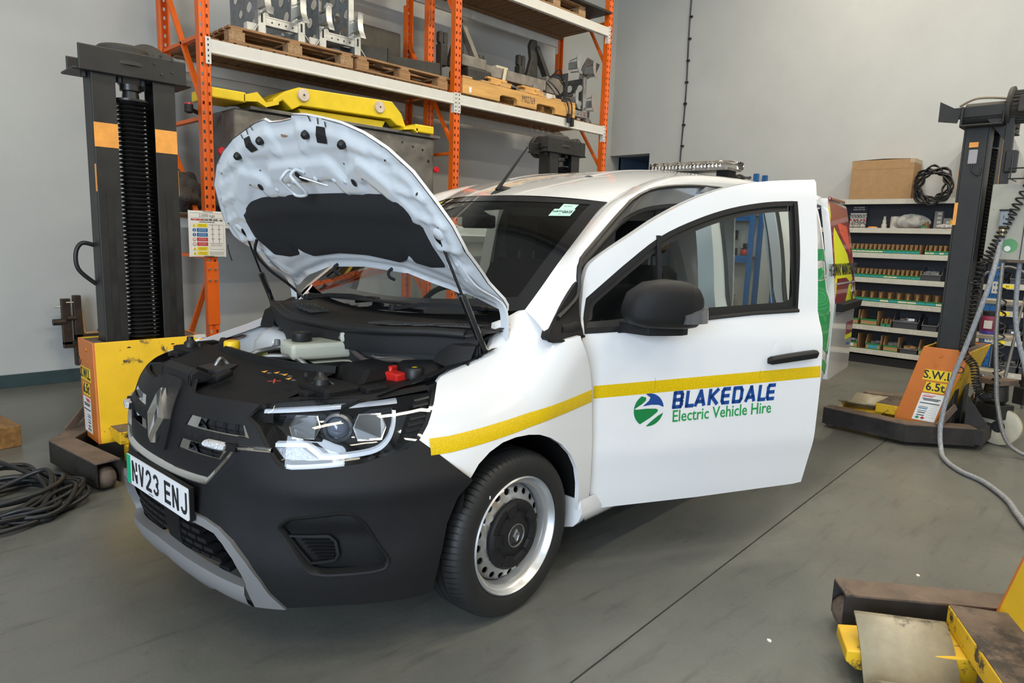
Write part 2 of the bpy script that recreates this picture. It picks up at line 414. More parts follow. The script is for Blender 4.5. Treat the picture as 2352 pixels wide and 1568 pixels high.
# repair sleeve with four bolts on the left front post
sl = MB(); sl.box(-.052, .052, -.006, .05, .60, 1.14); sv = sl.obj('post_sleeve', m_or, rack, bevel=.003, loc=RL(RX[0], RF, 0))
for z in (1.08, .985):
    for s in (-1, 1): MB().lathe([(.0, .012), (.008, .012), (.011, .006), (.011, 0)], (s*.026, -.006, z), (0, -1, 0), 10).obj('bolt', m_bolt, sv, smooth=40)
def beam(x0, x1, y, ztop, fs, parent=rack):
    # box beam with its stepped lower lip; fs = -1 for the aisle side
    h = .112; mb = MB()
    pr = [(0, 0), (.045, 0), (.045, -h), (.0, -h), (-.004, -h+.006), (-.004, -h+.016), (0, -h+.02)]
    mb.prism(pr, lambda a, b, d: (d, -fs*a*1.0, b), x0 + .045, x1 - .045)
    o = mb.obj('beam', m_beam, parent, bevel=.004, loc=(-5.2, y - 6.44, ztop))
    for xx, s in ((x0, 1), (x1, -1)):
        c = MB(); c.box(min(xx+s*.002, xx+s*.047), max(xx+s*.002, xx+s*.047), -.006, 0, -.20, .012) if fs < 0 else c.box(min(xx+s*.002, xx+s*.047), max(xx+s*.002, xx+s*.047), 0, .006, -.20, .012)
        c.box(min(xx+s*.043, xx+s*.047), max(xx+s*.043, xx+s*.047), min(0, -fs*.05), max(0, -fs*.05), -.20, .012)
        cc = c.obj('beam_end', m_beam, o)
        for k in range(5):
            MB().box(-.005, .005, -.001, .001, -.008, .008).obj('lug_slot', m_black, cc, loc=(xx + s*.024, fs*.0075, -.01 - k*.042))
    return o
LV = [(1.535, 0), (1.535, 1), (2.955, 0), (2.955, 1), (4.225, 1), (4.225, 0)]
for z, bay in LV:
    for y, fs in ((RF - .002, -1), (RR + .002, 1)):
        beam(RX[bay], RX[bay+1], y, z, fs)
dk = MB().box(-.048, .048, -.425, .425, 0, .02)
dk0 = None
for z, bay in LV[:5]:
    x = RX[bay] + .09; i = 0
    while x < RX[bay+1] - .06:
        if dk0 is None: dk0 = dk.obj('deck_board', m_deck, rack, bevel=.002); q = dk0
        else: q = dk0.copy(); COL.objects.link(q); q.parent = rack
        q.location = RL(x + random.uniform(-.005, .005), 6.44, z + .0005); q.rotation_euler = (0, 0, random.uniform(-.006, .006))
        x += .118 if z < 4 else .108; i += 1
for z, bay in LV[:5]:     # ledger boards under the deck at the back
    for y in (6.79,): MB().box(RX[bay]+.06, RX[bay+1]-.06, y-.03, y+.03, z-.022, z).obj('ledger_board', m_deck, rack, loc=(-5.2, -6.44, 0))
def brace(a, b): 
    mb = MB(); mb.bar(RL(*a), RL(*b), .03, .045, (1, 0, 0)); return mb.obj('brace', m_or, rack, bevel=.003)
for x in RX:
    for z in (.18, 1.18, 2.33, 2.98 if x != RX[1] else 3.0, 4.3): brace((x, RF+.05, z), (x, RR-.05, z))
    zz = [(.25, 1.1), (1.25, 2.25), (2.4, 3.6), (3.75, 5.2)]
    for i, (a, b) in enumerate(zz):
        if x == RX[1]: brace((x, RF+.05, a+.02), (x, RR-.05, b)) if i % 2 == 1 and False else brace((x, RF+.05, a), (x, RR-.05, b))
        elif x == RX[0] and i == 0: brace((x, RF+.05, 1.05), (x, RR-.05, .05))
        else: brace((x, RF+.05, a), (x, RR-.05, b))
# ---------------- load notice hanging on the left post
m_pap = mat('notice_white', (.78, .78, .76), .35); m_ink = mat('ink_black', (.015, .015, .018), .5); m_inkr = mat('ink_red', (.55, .02, .03), .5)
m_yel = mat('print_yellow', (.85, .68, .02), .4); m_blu = mat('print_blue', (.01, .13, .38), .4); m_red = mat('print_red', (.5, .02, .03), .4); m_gry = mat('ink_grey', (.25, .25, .24), .5)
sg = thing('load_notice', 'white rack load notice with coloured warning rows on the left orange post', 'sign', (2.43, RF - .012, 1.375))
MB().box(-.15, .15, -.006, 0, -.19, .19).obj('board', m_pap, sg, bevel=.003)
for s in (-1, 1): MB().box(s*.146-.008, s*.146+.008, -.011, 0, -.192, .192).obj('edge_rail', m_pap, sg, bevel=.003)
def flat(name, m, x, z, wd, ht, par, y=-.0068): return MB().box(x-wd/2, x+wd/2, y-.0006, y, z-ht/2, z+ht/2).obj(name, m, par)
FS = lambda x, z, y=-.0072: frame3((x, y, z), (1, 0, 0), (0, 0, 1))
for z in (.185, -.185): flat('rail_slot', m_black, .01, z, .085, .004, sg)
for z in (.172, .133): flat('rule', m_gry, 0, z, .27, .0015, sg)
text('lettering', '2.000 kgs', .036, FS(0, .152), m_gry, sg)
text('lettering', 'MAXIMUM', .021, FS(-.083, .117), m_inkr, sg, bold=.0008); text('lettering', 'LOAD PER LEVEL - kgs', .021, FS(.048, .117), m_ink, sg, xs=.82, bold=.0008)
text('lettering', '(UNIFORMLY DISTRIBUTED)', .012, FS(0, .098), m_ink, sg, xs=.85)
for i, c in enumerate('ybbrryy'):
    z = .070 - i*.0385; cm = {'y': m_yel, 'b': m_blu, 'r': m_red}[c]
    flat('notice_row', cm, -.042, z, .09, .030, sg)
    for k in range(2): flat('print_line', m_ink if c == 'y' else m_pap, -.042, z + .006 - k*.011, .066, .0022, sg, -.0076)
    if c == 'y': MB().prism([(-.015, -.013), (.015, -.013), (0, .014)], lambda a, bq, dq: (a-.108, dq, bq+z), -.0076, -.0066).obj('hazard_symbol', m_yel, sg); flat('symbol_mark', m_ink, -.108, z-.001, .003, .014, sg, -.0078)
    else:
        MB().prism([(.0145*math.cos(k*PI/10), .0145*math.sin(k*PI/10)) for k in range(20)], lambda a, bq, dq: (a-.108, dq, bq+z), -.0076, -.0066).obj('safety_symbol', m_blu if c == 'b' else m_red, sg)
        if c == 'r': MB().prism([(.0115*math.cos(k*PI/10), .0115*math.sin(k*PI/10)) for k in range(20)], lambda a, bq, dq: (a-.108, dq, bq+z), -.0080, -.0070).obj('symbol_disc', m_pap, sg); MB().bar((-.116, -.0082, z+.008), (-.100, -.0082, z-.008), .001, .003, (0, 1, 0)).obj('symbol_mark', m_red, sg)
        else: flat('symbol_mark', m_pap, -.108, z+.002, .004, .014, sg, -.0078); flat('symbol_mark', m_pap, -.108, z-.009, .004, .004, sg, -.0078)
for x in (.045, .10): flat('rack_diagram', m_gry, x, 0, .004, .155, sg)
for z in (.078, -.078): flat('rack_diagram', m_gry, .072, z, .115, .003, sg)
for z in (.04, 0, -.04):
    for x in (.045, .10): flat('rack_diagram', m_gry, x, z, .028, .004, sg)
text('lettering', 'MAXIMUM', .008, FS(.048, -.093), m_inkr, sg); text('lettering', 'BEAM LOAD kgs', .008, FS(.098, -.093), m_gry, sg, xs=.8)
for z, hh in ((-.116, .022), (-.148, .009), (-.160, .009), (-.172, .009)):
    flat('form_box', m_gry, .075, z, .112, hh, sg); flat('form_box', m_pap, .075, z, .109, hh-.003, sg, -.0074)
tag(MB().tube(bez([(0, 0, 0), (.012, 0, -.07), (.035, 0, -.14)], 5), .004, 6).obj('strap_end', m_cab, loc=(2.60, RF-.02, 1.29), smooth=60), 'thin black strap end hanging beside the rack load notice', 'strap')
# ---------------- pallets
m_pal = mat('pallet_wood', (.30, .165, .075), .8, noise=.32, nscale=6, stretch=(.7, 6, 6), bump=.25, bscale=35)
m_pal2 = mat('pallet_wood_pale', (.44, .26, .11), .75, noise=.28, nscale=6, stretch=(.7, 6, 6), bump=.2, bscale=35)
m_chip = mat('pressed_block', (.33, .21, .11), .9, noise=.4, nscale=40, bump=.5, bscale=90)
m_pine = mat('pine_beam', (.60, .33, .10), .6, noise=.22, nscale=4, stretch=(.5, 7, 5), bump=.1, bscale=40)
def pallet(name, lab, L, W, loc, rz, m=m_pal, blk=m_chip, group=None, deck=7):
    t = thing(name, lab, 'pallet', loc, rz, group)
    for j in (-1, 0, 1):
        MB().box(-L/2, L/2, j*(W/2-.05)-.05, j*(W/2-.05)+.05, 0, .02).obj('bottom_board', m, t, bevel=.003)
        for i in (-1, 0, 1): MB().box(-.07, .07, -.05, .05, 0, .078).obj('block', blk, t, loc=(i*(L/2-.07), j*(W/2-.05), .02), bevel=.003)
    for i in (-1, 0, 1): MB().box(-.05, .05, -W/2, W/2, 0, .02).obj('stringer_board', m, t, loc=(i*(L/2-.07), 0, .098), bevel=.003)
    for k in range(deck):
        y = -W/2 + .05 + k*(W-.1)/(deck-1); MB().box(-L/2, L/2, -.045, .045, 0, .02).obj('top_board', m, t, loc=(0, y + random.uniform(-.004, .004), .118), bevel=.003)
    return t
Z2 = 2.955 + .021; Z3 = 4.225 + .021; Z1 = 1.535 + .021
pallet('wooden_pallet', 'worn brown pallet under the two galvanised stands on the rack', 1.2, .86, (3.30, 6.44, Z2), -.02)
pallet('wooden_pallet', 'old grey-brown slatted pallet under the dark steel plate on the rack', 1.16, .86, (4.50, 6.43, Z2), .015, blk=m_pal, deck=5)
pallet('wooden_pallet', 'brown pallet on the top level of the rack at its right end', 1.15, .86, (6.82, 6.45, Z3), .01)
m_sheet = mat('sheet_steel_dark', (.05, .052, .05), .45, .6, noise=.2, nscale=5)
tag(MB().box(-.72, .72, -.5, .42, 0, .03).obj('steel_sheet', m_sheet, loc=(7.12, 6.44, Z3 + .139), bevel=.004), 'dark flat sheet lying on the topmost pallet of the rack', 'sheet')
# heavy pine pallet with fork slots and a number written on it
bp = thing('pine_pallet', 'yellow pine pallet with fork slots and hand-written number on the rack', 'pallet', (6.24, 6.42, Z2))
for y in (-.42, 0, .42):
    out = [(-.97, 0), (-.97, .165), (.97, .165), (.97, 0), (.58, 0), (.58, .055), (.545, .075), (.27, .075), (.235, .055), (.235, 0), (-.11, 0), (-.11, .055), (-.145, .075), (-.36, .075), (-.395, .055), (-.395, 0)]
    MB().prism(out, lambda a, b, d: (a, d, b), y-.03, y+.03).obj('stringer', m_pine, bp, bevel=.003)
for x in (-.9, -.62, -.33, 0, .33, .62, .9): MB().box(-.07, .07, -.45, .45, 0, .022).obj('cross_board', m_pal2, bp, loc=(x, 0, .166), bevel=.003)
m_pen = mat('marker_pen', (.06, .05, .05), .6)
text('lettering', 'M02769', .115, frame3((.085, -.4508, .085), (1, 0, -.02), (0, 0, 1)), m_pen, bp, xs=.62)
MB().box(-.018, .018, -.002, 0, -.03, .03).obj('paper_label', m_pap, bp, loc=(-.86, -.451, .05))
for (x, lab) in ((5.92, 'left of the two stacks of pale timber off-cuts on the pine pallet'), (6.50, 'right of the two stacks of pale timber off-cuts on the pine pallet')):
    t = thing('timber_offcuts', lab, 'timber', (x, 6.10, Z2 + .19))
    MB().box(-.17, .17, -.06, .06, 0, .03).obj('plank', m_pine, t, bevel=.002); MB().box(-.15, .02, -.05, .05, .03, .055).obj('plank', m_pine, t, bevel=.002); MB().box(.025, .19, -.06, .05, .03, .052).obj('plank', m_pal2, t, bevel=.002); MB().box(-.20, .12, -.045, .05, .056, .078).obj('plank', m_pine, t, bevel=.002)
# ---------------- galvanised perforated stands
m_galv = mat('galvanised_steel', (.30, .33, .36), .42, .7, noise=.25, nscale=14)
m_galv2 = mat('galvanised_bright', (.46, .47, .46), .36, .75, noise=.2, nscale=14)
m_wht = mat('white_block', (.62, .60, .55), .5)
def disc_hole(mb_out, x, z, r, n=14): return [(x + r*math.cos(k*2*PI/n), z + r*math.sin(k*2*PI/n)) for k in range(n)]
def stand(lab, loc, rz, H=.9, m1=m_galv, group='perforated stands on the rack'):
    t = thing('perforated_stand', lab, 'stand', loc, rz, group)
    # side sheet across the pallet with large round holes (seen from its flank)
    hs = []
    for i, (x, z) in enumerate([(.09, .12), (.26, .10), (.17, .27), (.34, .24), (.09, .42), (.27, .42), (.44, .38), (.16, .58), (.36, .58), (.48, .56), (.09, .72), (.27, .74), (.45, .74)]):
        hs.append(disc_hole(None, x, z*H/.9, .047 if i % 3 else .036))
    mb = MB(); patch(mb, [(0, 0), (.56, 0), (.56, H), (0, H)], lambda a, b, o: (o, a - .1, b), .12, hs, .004, .004); mb.obj('perforated_sheet', m1, t)
    mb = MB(); patch(mb, [(0, 0), (.56, 0), (.56, H), (0, H)], lambda a, b, o: (.36 + o, a - .1, b), .12, hs, .004, .004); mb.obj('perforated_sheet', m1, t)
    # front rail with bolt holes and folded feet
    f = MB(); f.box(-.02, .40, -.16, -.10, .085, .15); f.box(-.02, .40, -.16, -.155, .15, .165); f.box(-.035, .035, -.165, -.10, .0, .20); f.box(.345, .415, -.165, -.10, .0, .20)
    fr = f.obj('front_rail', m_galv2, t, bevel=.003)
    for k in range(6): MB().cyl((.03 + k*.066, -.162, .118), (.03 + k*.066, -.159, .118), .008, n=8).obj('bolt_hole', m_black, fr)
    for x in (0.0, .38): MB().box(x-.008, x+.008, -.168, -.164, .10, .17).obj('slot', m_black, fr)
    MB().box(.30, .36, -.13, -.10, .15, H).obj('post', m_galv2, t, bevel=.003)
    for x in (-.01, .33):
        for z in (.22, .66):
            a = MB(); a.box(x, x+.03, -.26, -.10, z, z+.09); a.obj('arm', m_galv2, t, bevel=.004)
            p = [(-.15, 0), (-.01, .0), (0, .19), (-.03, .21)]
            h = MB(); h.tube(bez([(x+.015, -.30, z-.06), (x+.015, -.285, z-.02), (x+.015, -.262, z+.06), (x+.015, -.262, z+.15)], 4), .0, 4) if False else h.loft([[(x-.014, yy, zz), (x+.044, yy, zz), (x+.044, yy+.008, zz), (x-.014, yy+.008, zz)] for yy, zz in [(-.315, z-.075), (-.30, z-.04), (-.275, z+.0), (-.262, z+.06), (-.262, z+.14), (-.268, z+.165)]])
            h.obj('hook', m_galv2, t, smooth=40)
            MB().bar((x+.015, -.262, z+.14), (x+.015, -.11, z+.20-.09), .006, .012).obj('tie_rod', m_galv2, t); MB().cyl((x-.01, -.30, z-.05), (x+.03, -.13, z-.03), .009, n=8).obj('pin', m_galv2, t, smooth=50)
    for (x, z) in ((.06, .16), (.30, .13)): MB().lathe([(0, .05), (.03, .05), (.045, .03), (.05, 0), (.05, -.04)], (x, -.08, z), (0, -.3, 1), 14).obj('roller', m_wht, t, smooth=50)
    MB().box(-.12, -.015, -.13, -.06, 0, .09).obj('end_block', m_wht, t, bevel=.006)
    for s in (-.02, .40): MB().bar((s, -.15, .10), (s + (.07 if s > 0 else -.07), -.17, 0.0), .004, .03, (0, 1, 0)).obj('foot_stay', m_galv2, t)
    MB().lathe([(.10, 0), (.08, .05), (.05, .06), (0, .06)], (.2, -.02, 0), (0, 0, 1), 16).obj('base_cup', m_galv, t, smooth=40)
    return t
ZP = Z2 + .139
stand('left of the two galvanised perforated stands side by side on the rack', (3.02, 6.25, ZP), .0)
stand('right of the two galvanised perforated stands side by side on the rack', (3.62, 6.25, ZP), .0)
stand('dirty dark perforated stand at the right end of the rack, past the pine pallet', (7.36, 6.34, Z2), .0, .62, mat('galvanised_dirty', (.16, .16, .155), .5, .6, noise=.3, nscale=12))
# flared scoop that belongs with the last stand
tag(MB().loft([[(0, 0, 0), (.13, -.02, 0), (.13, -.04, .07), (0, -.02, .07)], [(.05, -.02, .17), (.30, -.06, .10), (.30, -.12, .22), (.05, -.10, .27)]], True, False).obj('steel_scoop', mat('galvanised_dirty', (0, 0, 0)), loc=(7.62, 6.28, Z2 + .60)), 'flared dark steel scoop on top of the dirty perforated stand', 'scoop')
# ---------------- dark plate and box sections on the second pallet
m_dk = mat('black_steel', (.035, .034, .030), .55, .3, noise=.4, nscale=9)
m_dks = mat('stained_plate', (.06, .055, .045), .5, .4, noise=.5, nscale=3)
pt = thing('steel_plate', 'large upright dark stained steel plate standing on the slatted pallet', 'plate', (4.50, 6.62, ZP))
MB().prism(rnd([(-.62, 0), (.40, 0), (.40, .50), (-.62, .50)], .03), lambda a, b, d: (a, d, b), -.012, .012).obj('plate', m_dks, pt, bevel=.002)
MB().box(-.03, .0, -.10, -.012, 0, .22).obj('web', m_galv2, pt, bevel=.002); MB().prism([(0, 0), (.24, 0), (0, .20)], lambda a, b, d: (a, d, b), -.05, -.044).obj('gusset', m_dk, pt)
MB().box(-.1, .22, -.16, -.04, 0, .03).obj('foot', m_dk, pt, bevel=.004)
for (x, y, L, lab) in ((4.02, 6.02, .36, 'shorter black box section lying on the slatted pallet, left of the plate web'), (4.80, 6.03, .30, 'black box section with rubber end near the middle orange post')):
    t = thing('box_section', lab, 'section', (x, y + .22, ZP + .002), -.35 if x < 4.5 else -.3)
    MB().box(-L, L, -.055, .055, 0, .15).obj('tube', m_dk, t, bevel=.012); MB().box(L, L+.016, -.058, .058, -.001, .153).obj('end_pad', mat('rubber_pad', (.03, .03, .028), .8), t, bevel=.02, seg=3)
    MB().cyl((L+.014, 0, .10), (L+.018, 0, .10), .013, n=10).obj('pad_hole', m_black, t)
# ---------------- old lifting machine on the pine pallet
m_mg = mat('machine_grey', (.21, .19, .165), .6, .2, noise=.35, nscale=7)
mc = thing('lift_beam', 'grimy grey lifting beam with two raised black brackets strapped to the pine pallet', 'machine', (6.2, 6.40, Z2 + .19))
MB().box(-.62, .66, -.22, -.10, .12, .24).obj('main_beam', m_mg, mc, bevel=.006)
MB().box(-.78, -.40, -.24, -.02, .16, .28).obj('cross_head', m_mg, mc, bevel=.01)
MB().box(-.74, -.36, -.30, .05, -.03, .15).obj('end_housing', m_dk, mc, bevel=.03)
MB().box(.40, .58, -.25, -.07, -.02, .15).obj('leg_block', m_mg, mc, bevel=.006); MB().box(-.36, -.22, -.22, -.1, -.02, .12).obj('leg_block', m_mg, mc, bevel=.006)
MB().box(-.30, .38, .02, .25, 0, .14).obj('chassis', m_dk, mc, bevel=.02)
for x, sc in ((-.62, 1.0), (.66, 1.0)):
    t = MB(); t.prism([(-.18, .0), (.06, .0), (.05, .50), (.02, .58), (-.06, .58), (-.10, .50), (-.07, .35)], lambda a, b, d: (x + a, d, b + .18), -.02, .04); t.obj('bracket', m_dk, mc, bevel=.01)
    MB().bar((x + .02, 0, .68), (x + .27, -.06, .20), .06, .09, (0, 1, 0)).obj('bracket_leg', m_dk if x > 0 else m_mg, mc, bevel=.006)
    MB().box(x-.30, x-.20, -.04, .06, .16, .40).obj('ram_body', m_dk, mc, bevel=.01)
    for s in (-.035, .035): MB().prism(rnd([(-.03, 0), (.03, 0), (.03, .13), (-.03, .13)], .03), lambda a, b, d: (x - .25 + a + s, d, b + .40), -.02, .03).obj('ram_clevis', m_dk, mc)
MB().lathe([(.0, 0), (.06, 0), (.075, .05), (.06, .11), (0, .11)], (-.28, .03, .28), (0, 0, 1), 16).obj('pulley', m_dk, mc, smooth=40)
mt = MB(); mt.prism([(-.16, -.08), (.10, -.08), (.17, -.02), (.17, .05), (.08, .12), (-.16, .12)], lambda a, b, d: (.90 + a, d, b + .20), -.16, .06); mt.obj('motor_cover', m_mg, mc, bevel=.01)
MB().box(.66, .84, -.24, -.12, .02, .09).obj('junction_box', m_wht, mc, bevel=.01)
for k, pts in enumerate([[(.74, -.2, .30), (.86, -.26, .34), (1.0, -.25, .22), (.98, -.24, .06)], [(.72, -.2, .26), (.80, -.25, .18), (.90, -.25, .10), (.86, -.25, -.02), (.92, -.25, -.10)], [(.70, -.18, .24), (.78, -.27, .10), (.82, -.27, .0), (.79, -.27, -.12)], [(.76, -.2, .3), (.92, -.22, .42), (1.02, -.18, .30)]]):
    MB().tube(bez(pts, 6), .009, 6).obj('loose_wire', m_cab, mc, smooth=60)
MB().loft([[(-.10, -.225, .26), (-.05, -.225, .26), (-.05, -.228, .262), (-.10, -.228, .262)], [(-.16, -.25, .06), (-.11, -.25, .06), (-.11, -.253, .06), (-.16, -.253, .06)], [(-.26, -.22, -.05), (-.21, -.22, -.05), (-.21, -.223, -.05), (-.26, -.223, -.05)]]).obj('strap', mat('pale_strap', (.55, .50, .36), .7), mc)
MB().box(-.20, .0, -.20, -.06, .24, .275).obj('strap_knot', mat('pale_strap', (0, 0, 0)), mc, bevel=.012)
wp = thing('wiring_plug', 'black plugs on wires hanging over the white rack beam', 'plug', (7.06, 5.962, 3.10))
MB().tube(bez([(-.10, .06, .06), (-.04, -.01, .10), (.04, -.02, .02), (.05, -.02, -.14)], 6), .009, 6).obj('wire', m_cab, wp, smooth=60); MB().tube(bez([(-.12, .06, .03), (-.08, -.01, .06), (-.02, -.02, -.02), (-.02, -.02, -.10)], 6), .009, 6).obj('wire', m_cab, wp, smooth=60)
for x, z in ((.05, -.19), (-.02, -.15)): MB().box(x-.022, x+.022, -.05, -.008, z-.055, z+.055).obj('plug_body', m_black, wp, bevel=.008)
# ---------------- level one: sacks, steel cabinet, yellow spreader
m_sack = mat('oily_sacking', (.055, .047, .042), .9, noise=.5, nscale=9, bump=.9, bscale=45)
def sack(lab, loc, s, seed, rz):
    rn = random.Random(seed); ph = [rn.uniform(0, 6) for _ in range(8)]
    mb = MB(); n, k = 22, 30
    def f(a, b):
        th, z = a*2*PI, b*PI
        r = 1 + .16*math.sin(3*th+ph[0])*math.sin(z) + .12*math.sin(5*th+2*z+ph[1]) + .10*math.sin(7*z+2*th+ph[2]) + .07*math.sin(11*th-5*z+ph[3])
        return (s[0]*r*math.sin(z)*math.cos(th), s[1]*r*math.sin(z)*math.sin(th), max(0, s[2]*(.92 - r*math.cos(z)*(1 if b > .5 else .9))))
    mb.grid(k, n, f); return tag(mb.obj('rag_bundle', m_sack, loc=loc, rz=rz, smooth=180), lab, 'rags', 'oily rag bundles on the rack')
sack('dark oily rag bundle left of the orange post on the lower rack level', (2.36, 6.40, Z1), (.22, .22, .17), 3, .3)
sack('dark oily rag bundle right of the orange post, just beside the open bonnet', (2.84, 6.38, Z1), (.24, .22, .15), 8, 1.1)
m_cabn = mat('cabinet_steel', (.17, .16, .145), .5, .5, noise=.45, nscale=4, col2=(.06, .05, .045), thr=.58, tscale=3)
cb = thing('steel_cabinet', 'scuffed bare-steel machine cabinet on the rack under the yellow spreader', 'cabinet', (3.88, 6.42, Z1))
MB().box(-1.14, 1.10, -.34, .34, 0, .905).obj('body', m_cabn, cb, bevel=.03, seg=3); MB().box(-1.0, 1.15, -.37, .37, .905, .935).obj('top_flange', m_cabn, cb, bevel=.004)
for x, z, r in ((.80, .79, .012), (.93, .77, .014), (1.01, .66, .018), (.66, .82, .012)): MB().cyl((x, -.342, z), (x, -.338, z), r, n=10).obj('bolt_hole', m_black, cb)
MB().prism(rnd([(.55, .30), (.74, .30), (.74, .48), (.55, .48)], .04), lambda a, b, d: (a, d, b), -.342, -.338).obj('hand_hole', m_black, cb)
for x in (.35, .50): MB().lathe([(0, -.012), (.05, -.012), (.05, .012), (0, .012)], (x, -.25, .965), (0, 1, 0), 16).obj('lifting_lug', m_dk, cb, smooth=40)
for (x, z) in ((1.12, .58), ): MB().lathe([(.03, 0), (.035, .02), (.028, .03), (0, .03)], (x, -.33, z), (0, -1, 0), 16).obj('stop_button', mat('red_button', (.6, .01, .015), .35), cb, smooth=40); 
cb2 = thing('emergency_stop', 'red emergency stop button on a black arm right of the left orange post', 'button', (2.60, 6.02, 2.07))
MB().lathe([(.028, 0), (.036, .02), (.03, .034), (0, .034)], (0, 0, 0), (-.2, -1, 0), 16).obj('button', mat('red_button', (0, 0, 0)), cb2, smooth=40); MB().bar((0, 0, 0), (.10, .2, -.06), .03, .04).obj('arm', m_black, cb2, bevel=.004)
cb3 = thing('emergency_stop', 'red-topped black stop switch on a stalk left of the left orange post', 'button', (2.37, 6.10, 2.39))
MB().lathe([(.0, .05), (.03, .05), (.034, .04)], (0, 0, 0), (0, 0, 1), 16).obj('button', mat('red_button', (0, 0, 0)), cb3, smooth=40); MB().lathe([(.034, .04), (.036, -.02), (.02, -.03), (0, -.03)], (0, 0, 0), (0, 0, 1), 16).obj('switch_body', m_black, cb3, smooth=40); MB().bar((.02, 0, 0), (.18, .1, -.02), .025, .03).obj('arm', m_black, cb3, bevel=.004)
m_yl = mat('machine_yellow', (.78, .56, .01), .42, noise=.1, nscale=5, col2=(.10, .07, .03), thr=.70, tscale=9)
sp = thing('yellow_spreader', 'bright yellow pressed-steel spreader beam resting on the steel cabinet', 'beam', (3.70, 6.20, Z1 + .935))
yb = [(-.62, .05), (-.50, .14), (-.36, .20), (.68, .235), (.80, .13), (.86, .0), (.74, .01), (.66, .06), (-.34, .04), (-.43, -.01), (-.52, .06), (-.58, .02)]
MB().prism(yb, lambda a, b, d: (a, d, b + .03), -.16, .22).obj('hump', m_yl, sp, bevel=.01)
MB().prism([(-.34, .055), (.64, .07), (.60, .0), (-.30, .0)], lambda a, b, d: (a, d, b), -.10, .16).obj('lower_web', m_yl, sp, bevel=.006)
for x0, x1, z0, z1 in ((-1.19, -.88, .01, .075), (.95, 1.20, .0, .06)):
    s = 1 if x0 > 0 else -1
    MB().loft([[(x, -.20, z0+.0), (x, -.20, z1+.02), (x, .2, z1+.02), (x, .2, z0)] for x in (x0, x1)]).obj('end_tray', m_yl, sp, bevel=.012)
MB().loft([[(-.90, -.2, .02), (-.90, -.2, .075), (-.90, .2, .075), (-.90, .2, .02)], [(-.78, -.2, .035), (-.78, -.2, .115), (-.78, .2, .115), (-.78, .2, .035)], [(-.70, -.2, .0), (-.70, -.2, .04), (-.70, .2, .04), (-.70, .2, .0)], [(-.58, -.2, .04), (-.58, -.2, .08), (-.58, .2, .08), (-.58, .2, .04)]]).obj('folded_flange', m_yl, sp)
MB().loft([[(.80, -.2, .0), (.80, -.2, .03), (.80, .2, .03), (.80, .2, .0)], [(.92, -.2, .02), (.92, -.2, .06), (.92, .2, .06), (.92, .2, .02)], [(.98, -.2, -.01), (.98, -.2, .03), (.98, .2, .03), (.98, .2, -.01)]]).obj('folded_flange', m_yl, sp)
m_sap = mat('pale_disc', (.62, .52, .42), .6, noise=.2, nscale=12)
for x, z in ((-.32, .165), (.52, .185)):
    q = MB().lathe([(0, .022), (.052, .022), (.058, .015), (.058, 0)], (x, -.16, z), (0, -1, 0), 24).obj('wooden_disc', m_sap, sp, smooth=40); MB().cyl((x, -.180, z), (x, -.185, z), .009, n=8).obj('bolt_head', m_dk, q)
tag(MB().tube(bez([(0, 0, .18), (.02, -.01, .1), (.05, 0, .05), (.10, 0, .02)], 6), .006, 6).obj('loose_wire', mat('wire_red', (.25, .02, .03), .5), loc=(2.72, 6.5, Z1+.97), smooth=60), 'thin red wire standing up behind the yellow spreader', 'wire')
# ================================================================ MOBILE COLUMN LIFTS  (local frame: x across, y towards the vehicle, z up)
m_lb = mat('lift_black', (.016, .0155, .015), .48, noise=.35, nscale=6, col2=(.07, .06, .05), thr=.66, tscale=4)
m_lbg = mat('lift_black_greasy', (.02, .019, .018), .35, noise=.4, nscale=5)
m_ly = mat('lift_yellow', (.72, .44, .012), .45, noise=.12, nscale=3, col2=(.055, .04, .028), thr=.585, tscale=6.5)
m_ly2 = mat('lift_yellow_scraped', (.70, .42, .012), .5, noise=.14, nscale=3, col2=(.05, .036, .026), thr=.545, tscale=7)
m_lo = mat('lift_orange', (.55, .155, .022), .45, noise=.12, nscale=3, col2=(.10, .05, .03), thr=.665, tscale=7)
m_rust = mat('rusty_channel', (.125, .088, .064), .75, noise=.4, nscale=7, col2=(.045, .035, .03), thr=.56, tscale=3)
m_chan = mat('channel_side', (.022, .019, .018), .6, noise=.5, nscale=8, col2=(.10, .06, .04), thr=.63, tscale=8)
m_pad = mat('worn_pad', (.33, .29, .205), .5, .1, noise=.25, nscale=6, col2=(.10, .085, .07), thr=.56, tscale=3.2)
m_bel = mat('bellows_rubber', (.022, .021, .021), .45, noise=.3, nscale=12)
m_tape = mat('orange_tape', (.78, .33, .06), .5, noise=.15, nscale=9, col2=(.3, .12, .03), thr=.68, tscale=8)
m_dust = mat('dusty_motor', (.04, .036, .031), .7, noise=.5, nscale=7)
m_wheel = mat('cream_wheel', (.55, .50, .38), .5, noise=.12, nscale=8, col2=(.22, .16, .1), thr=.66, tscale=8)
m_swl = mat('swl_yellow', (.80, .56, .02), .4)
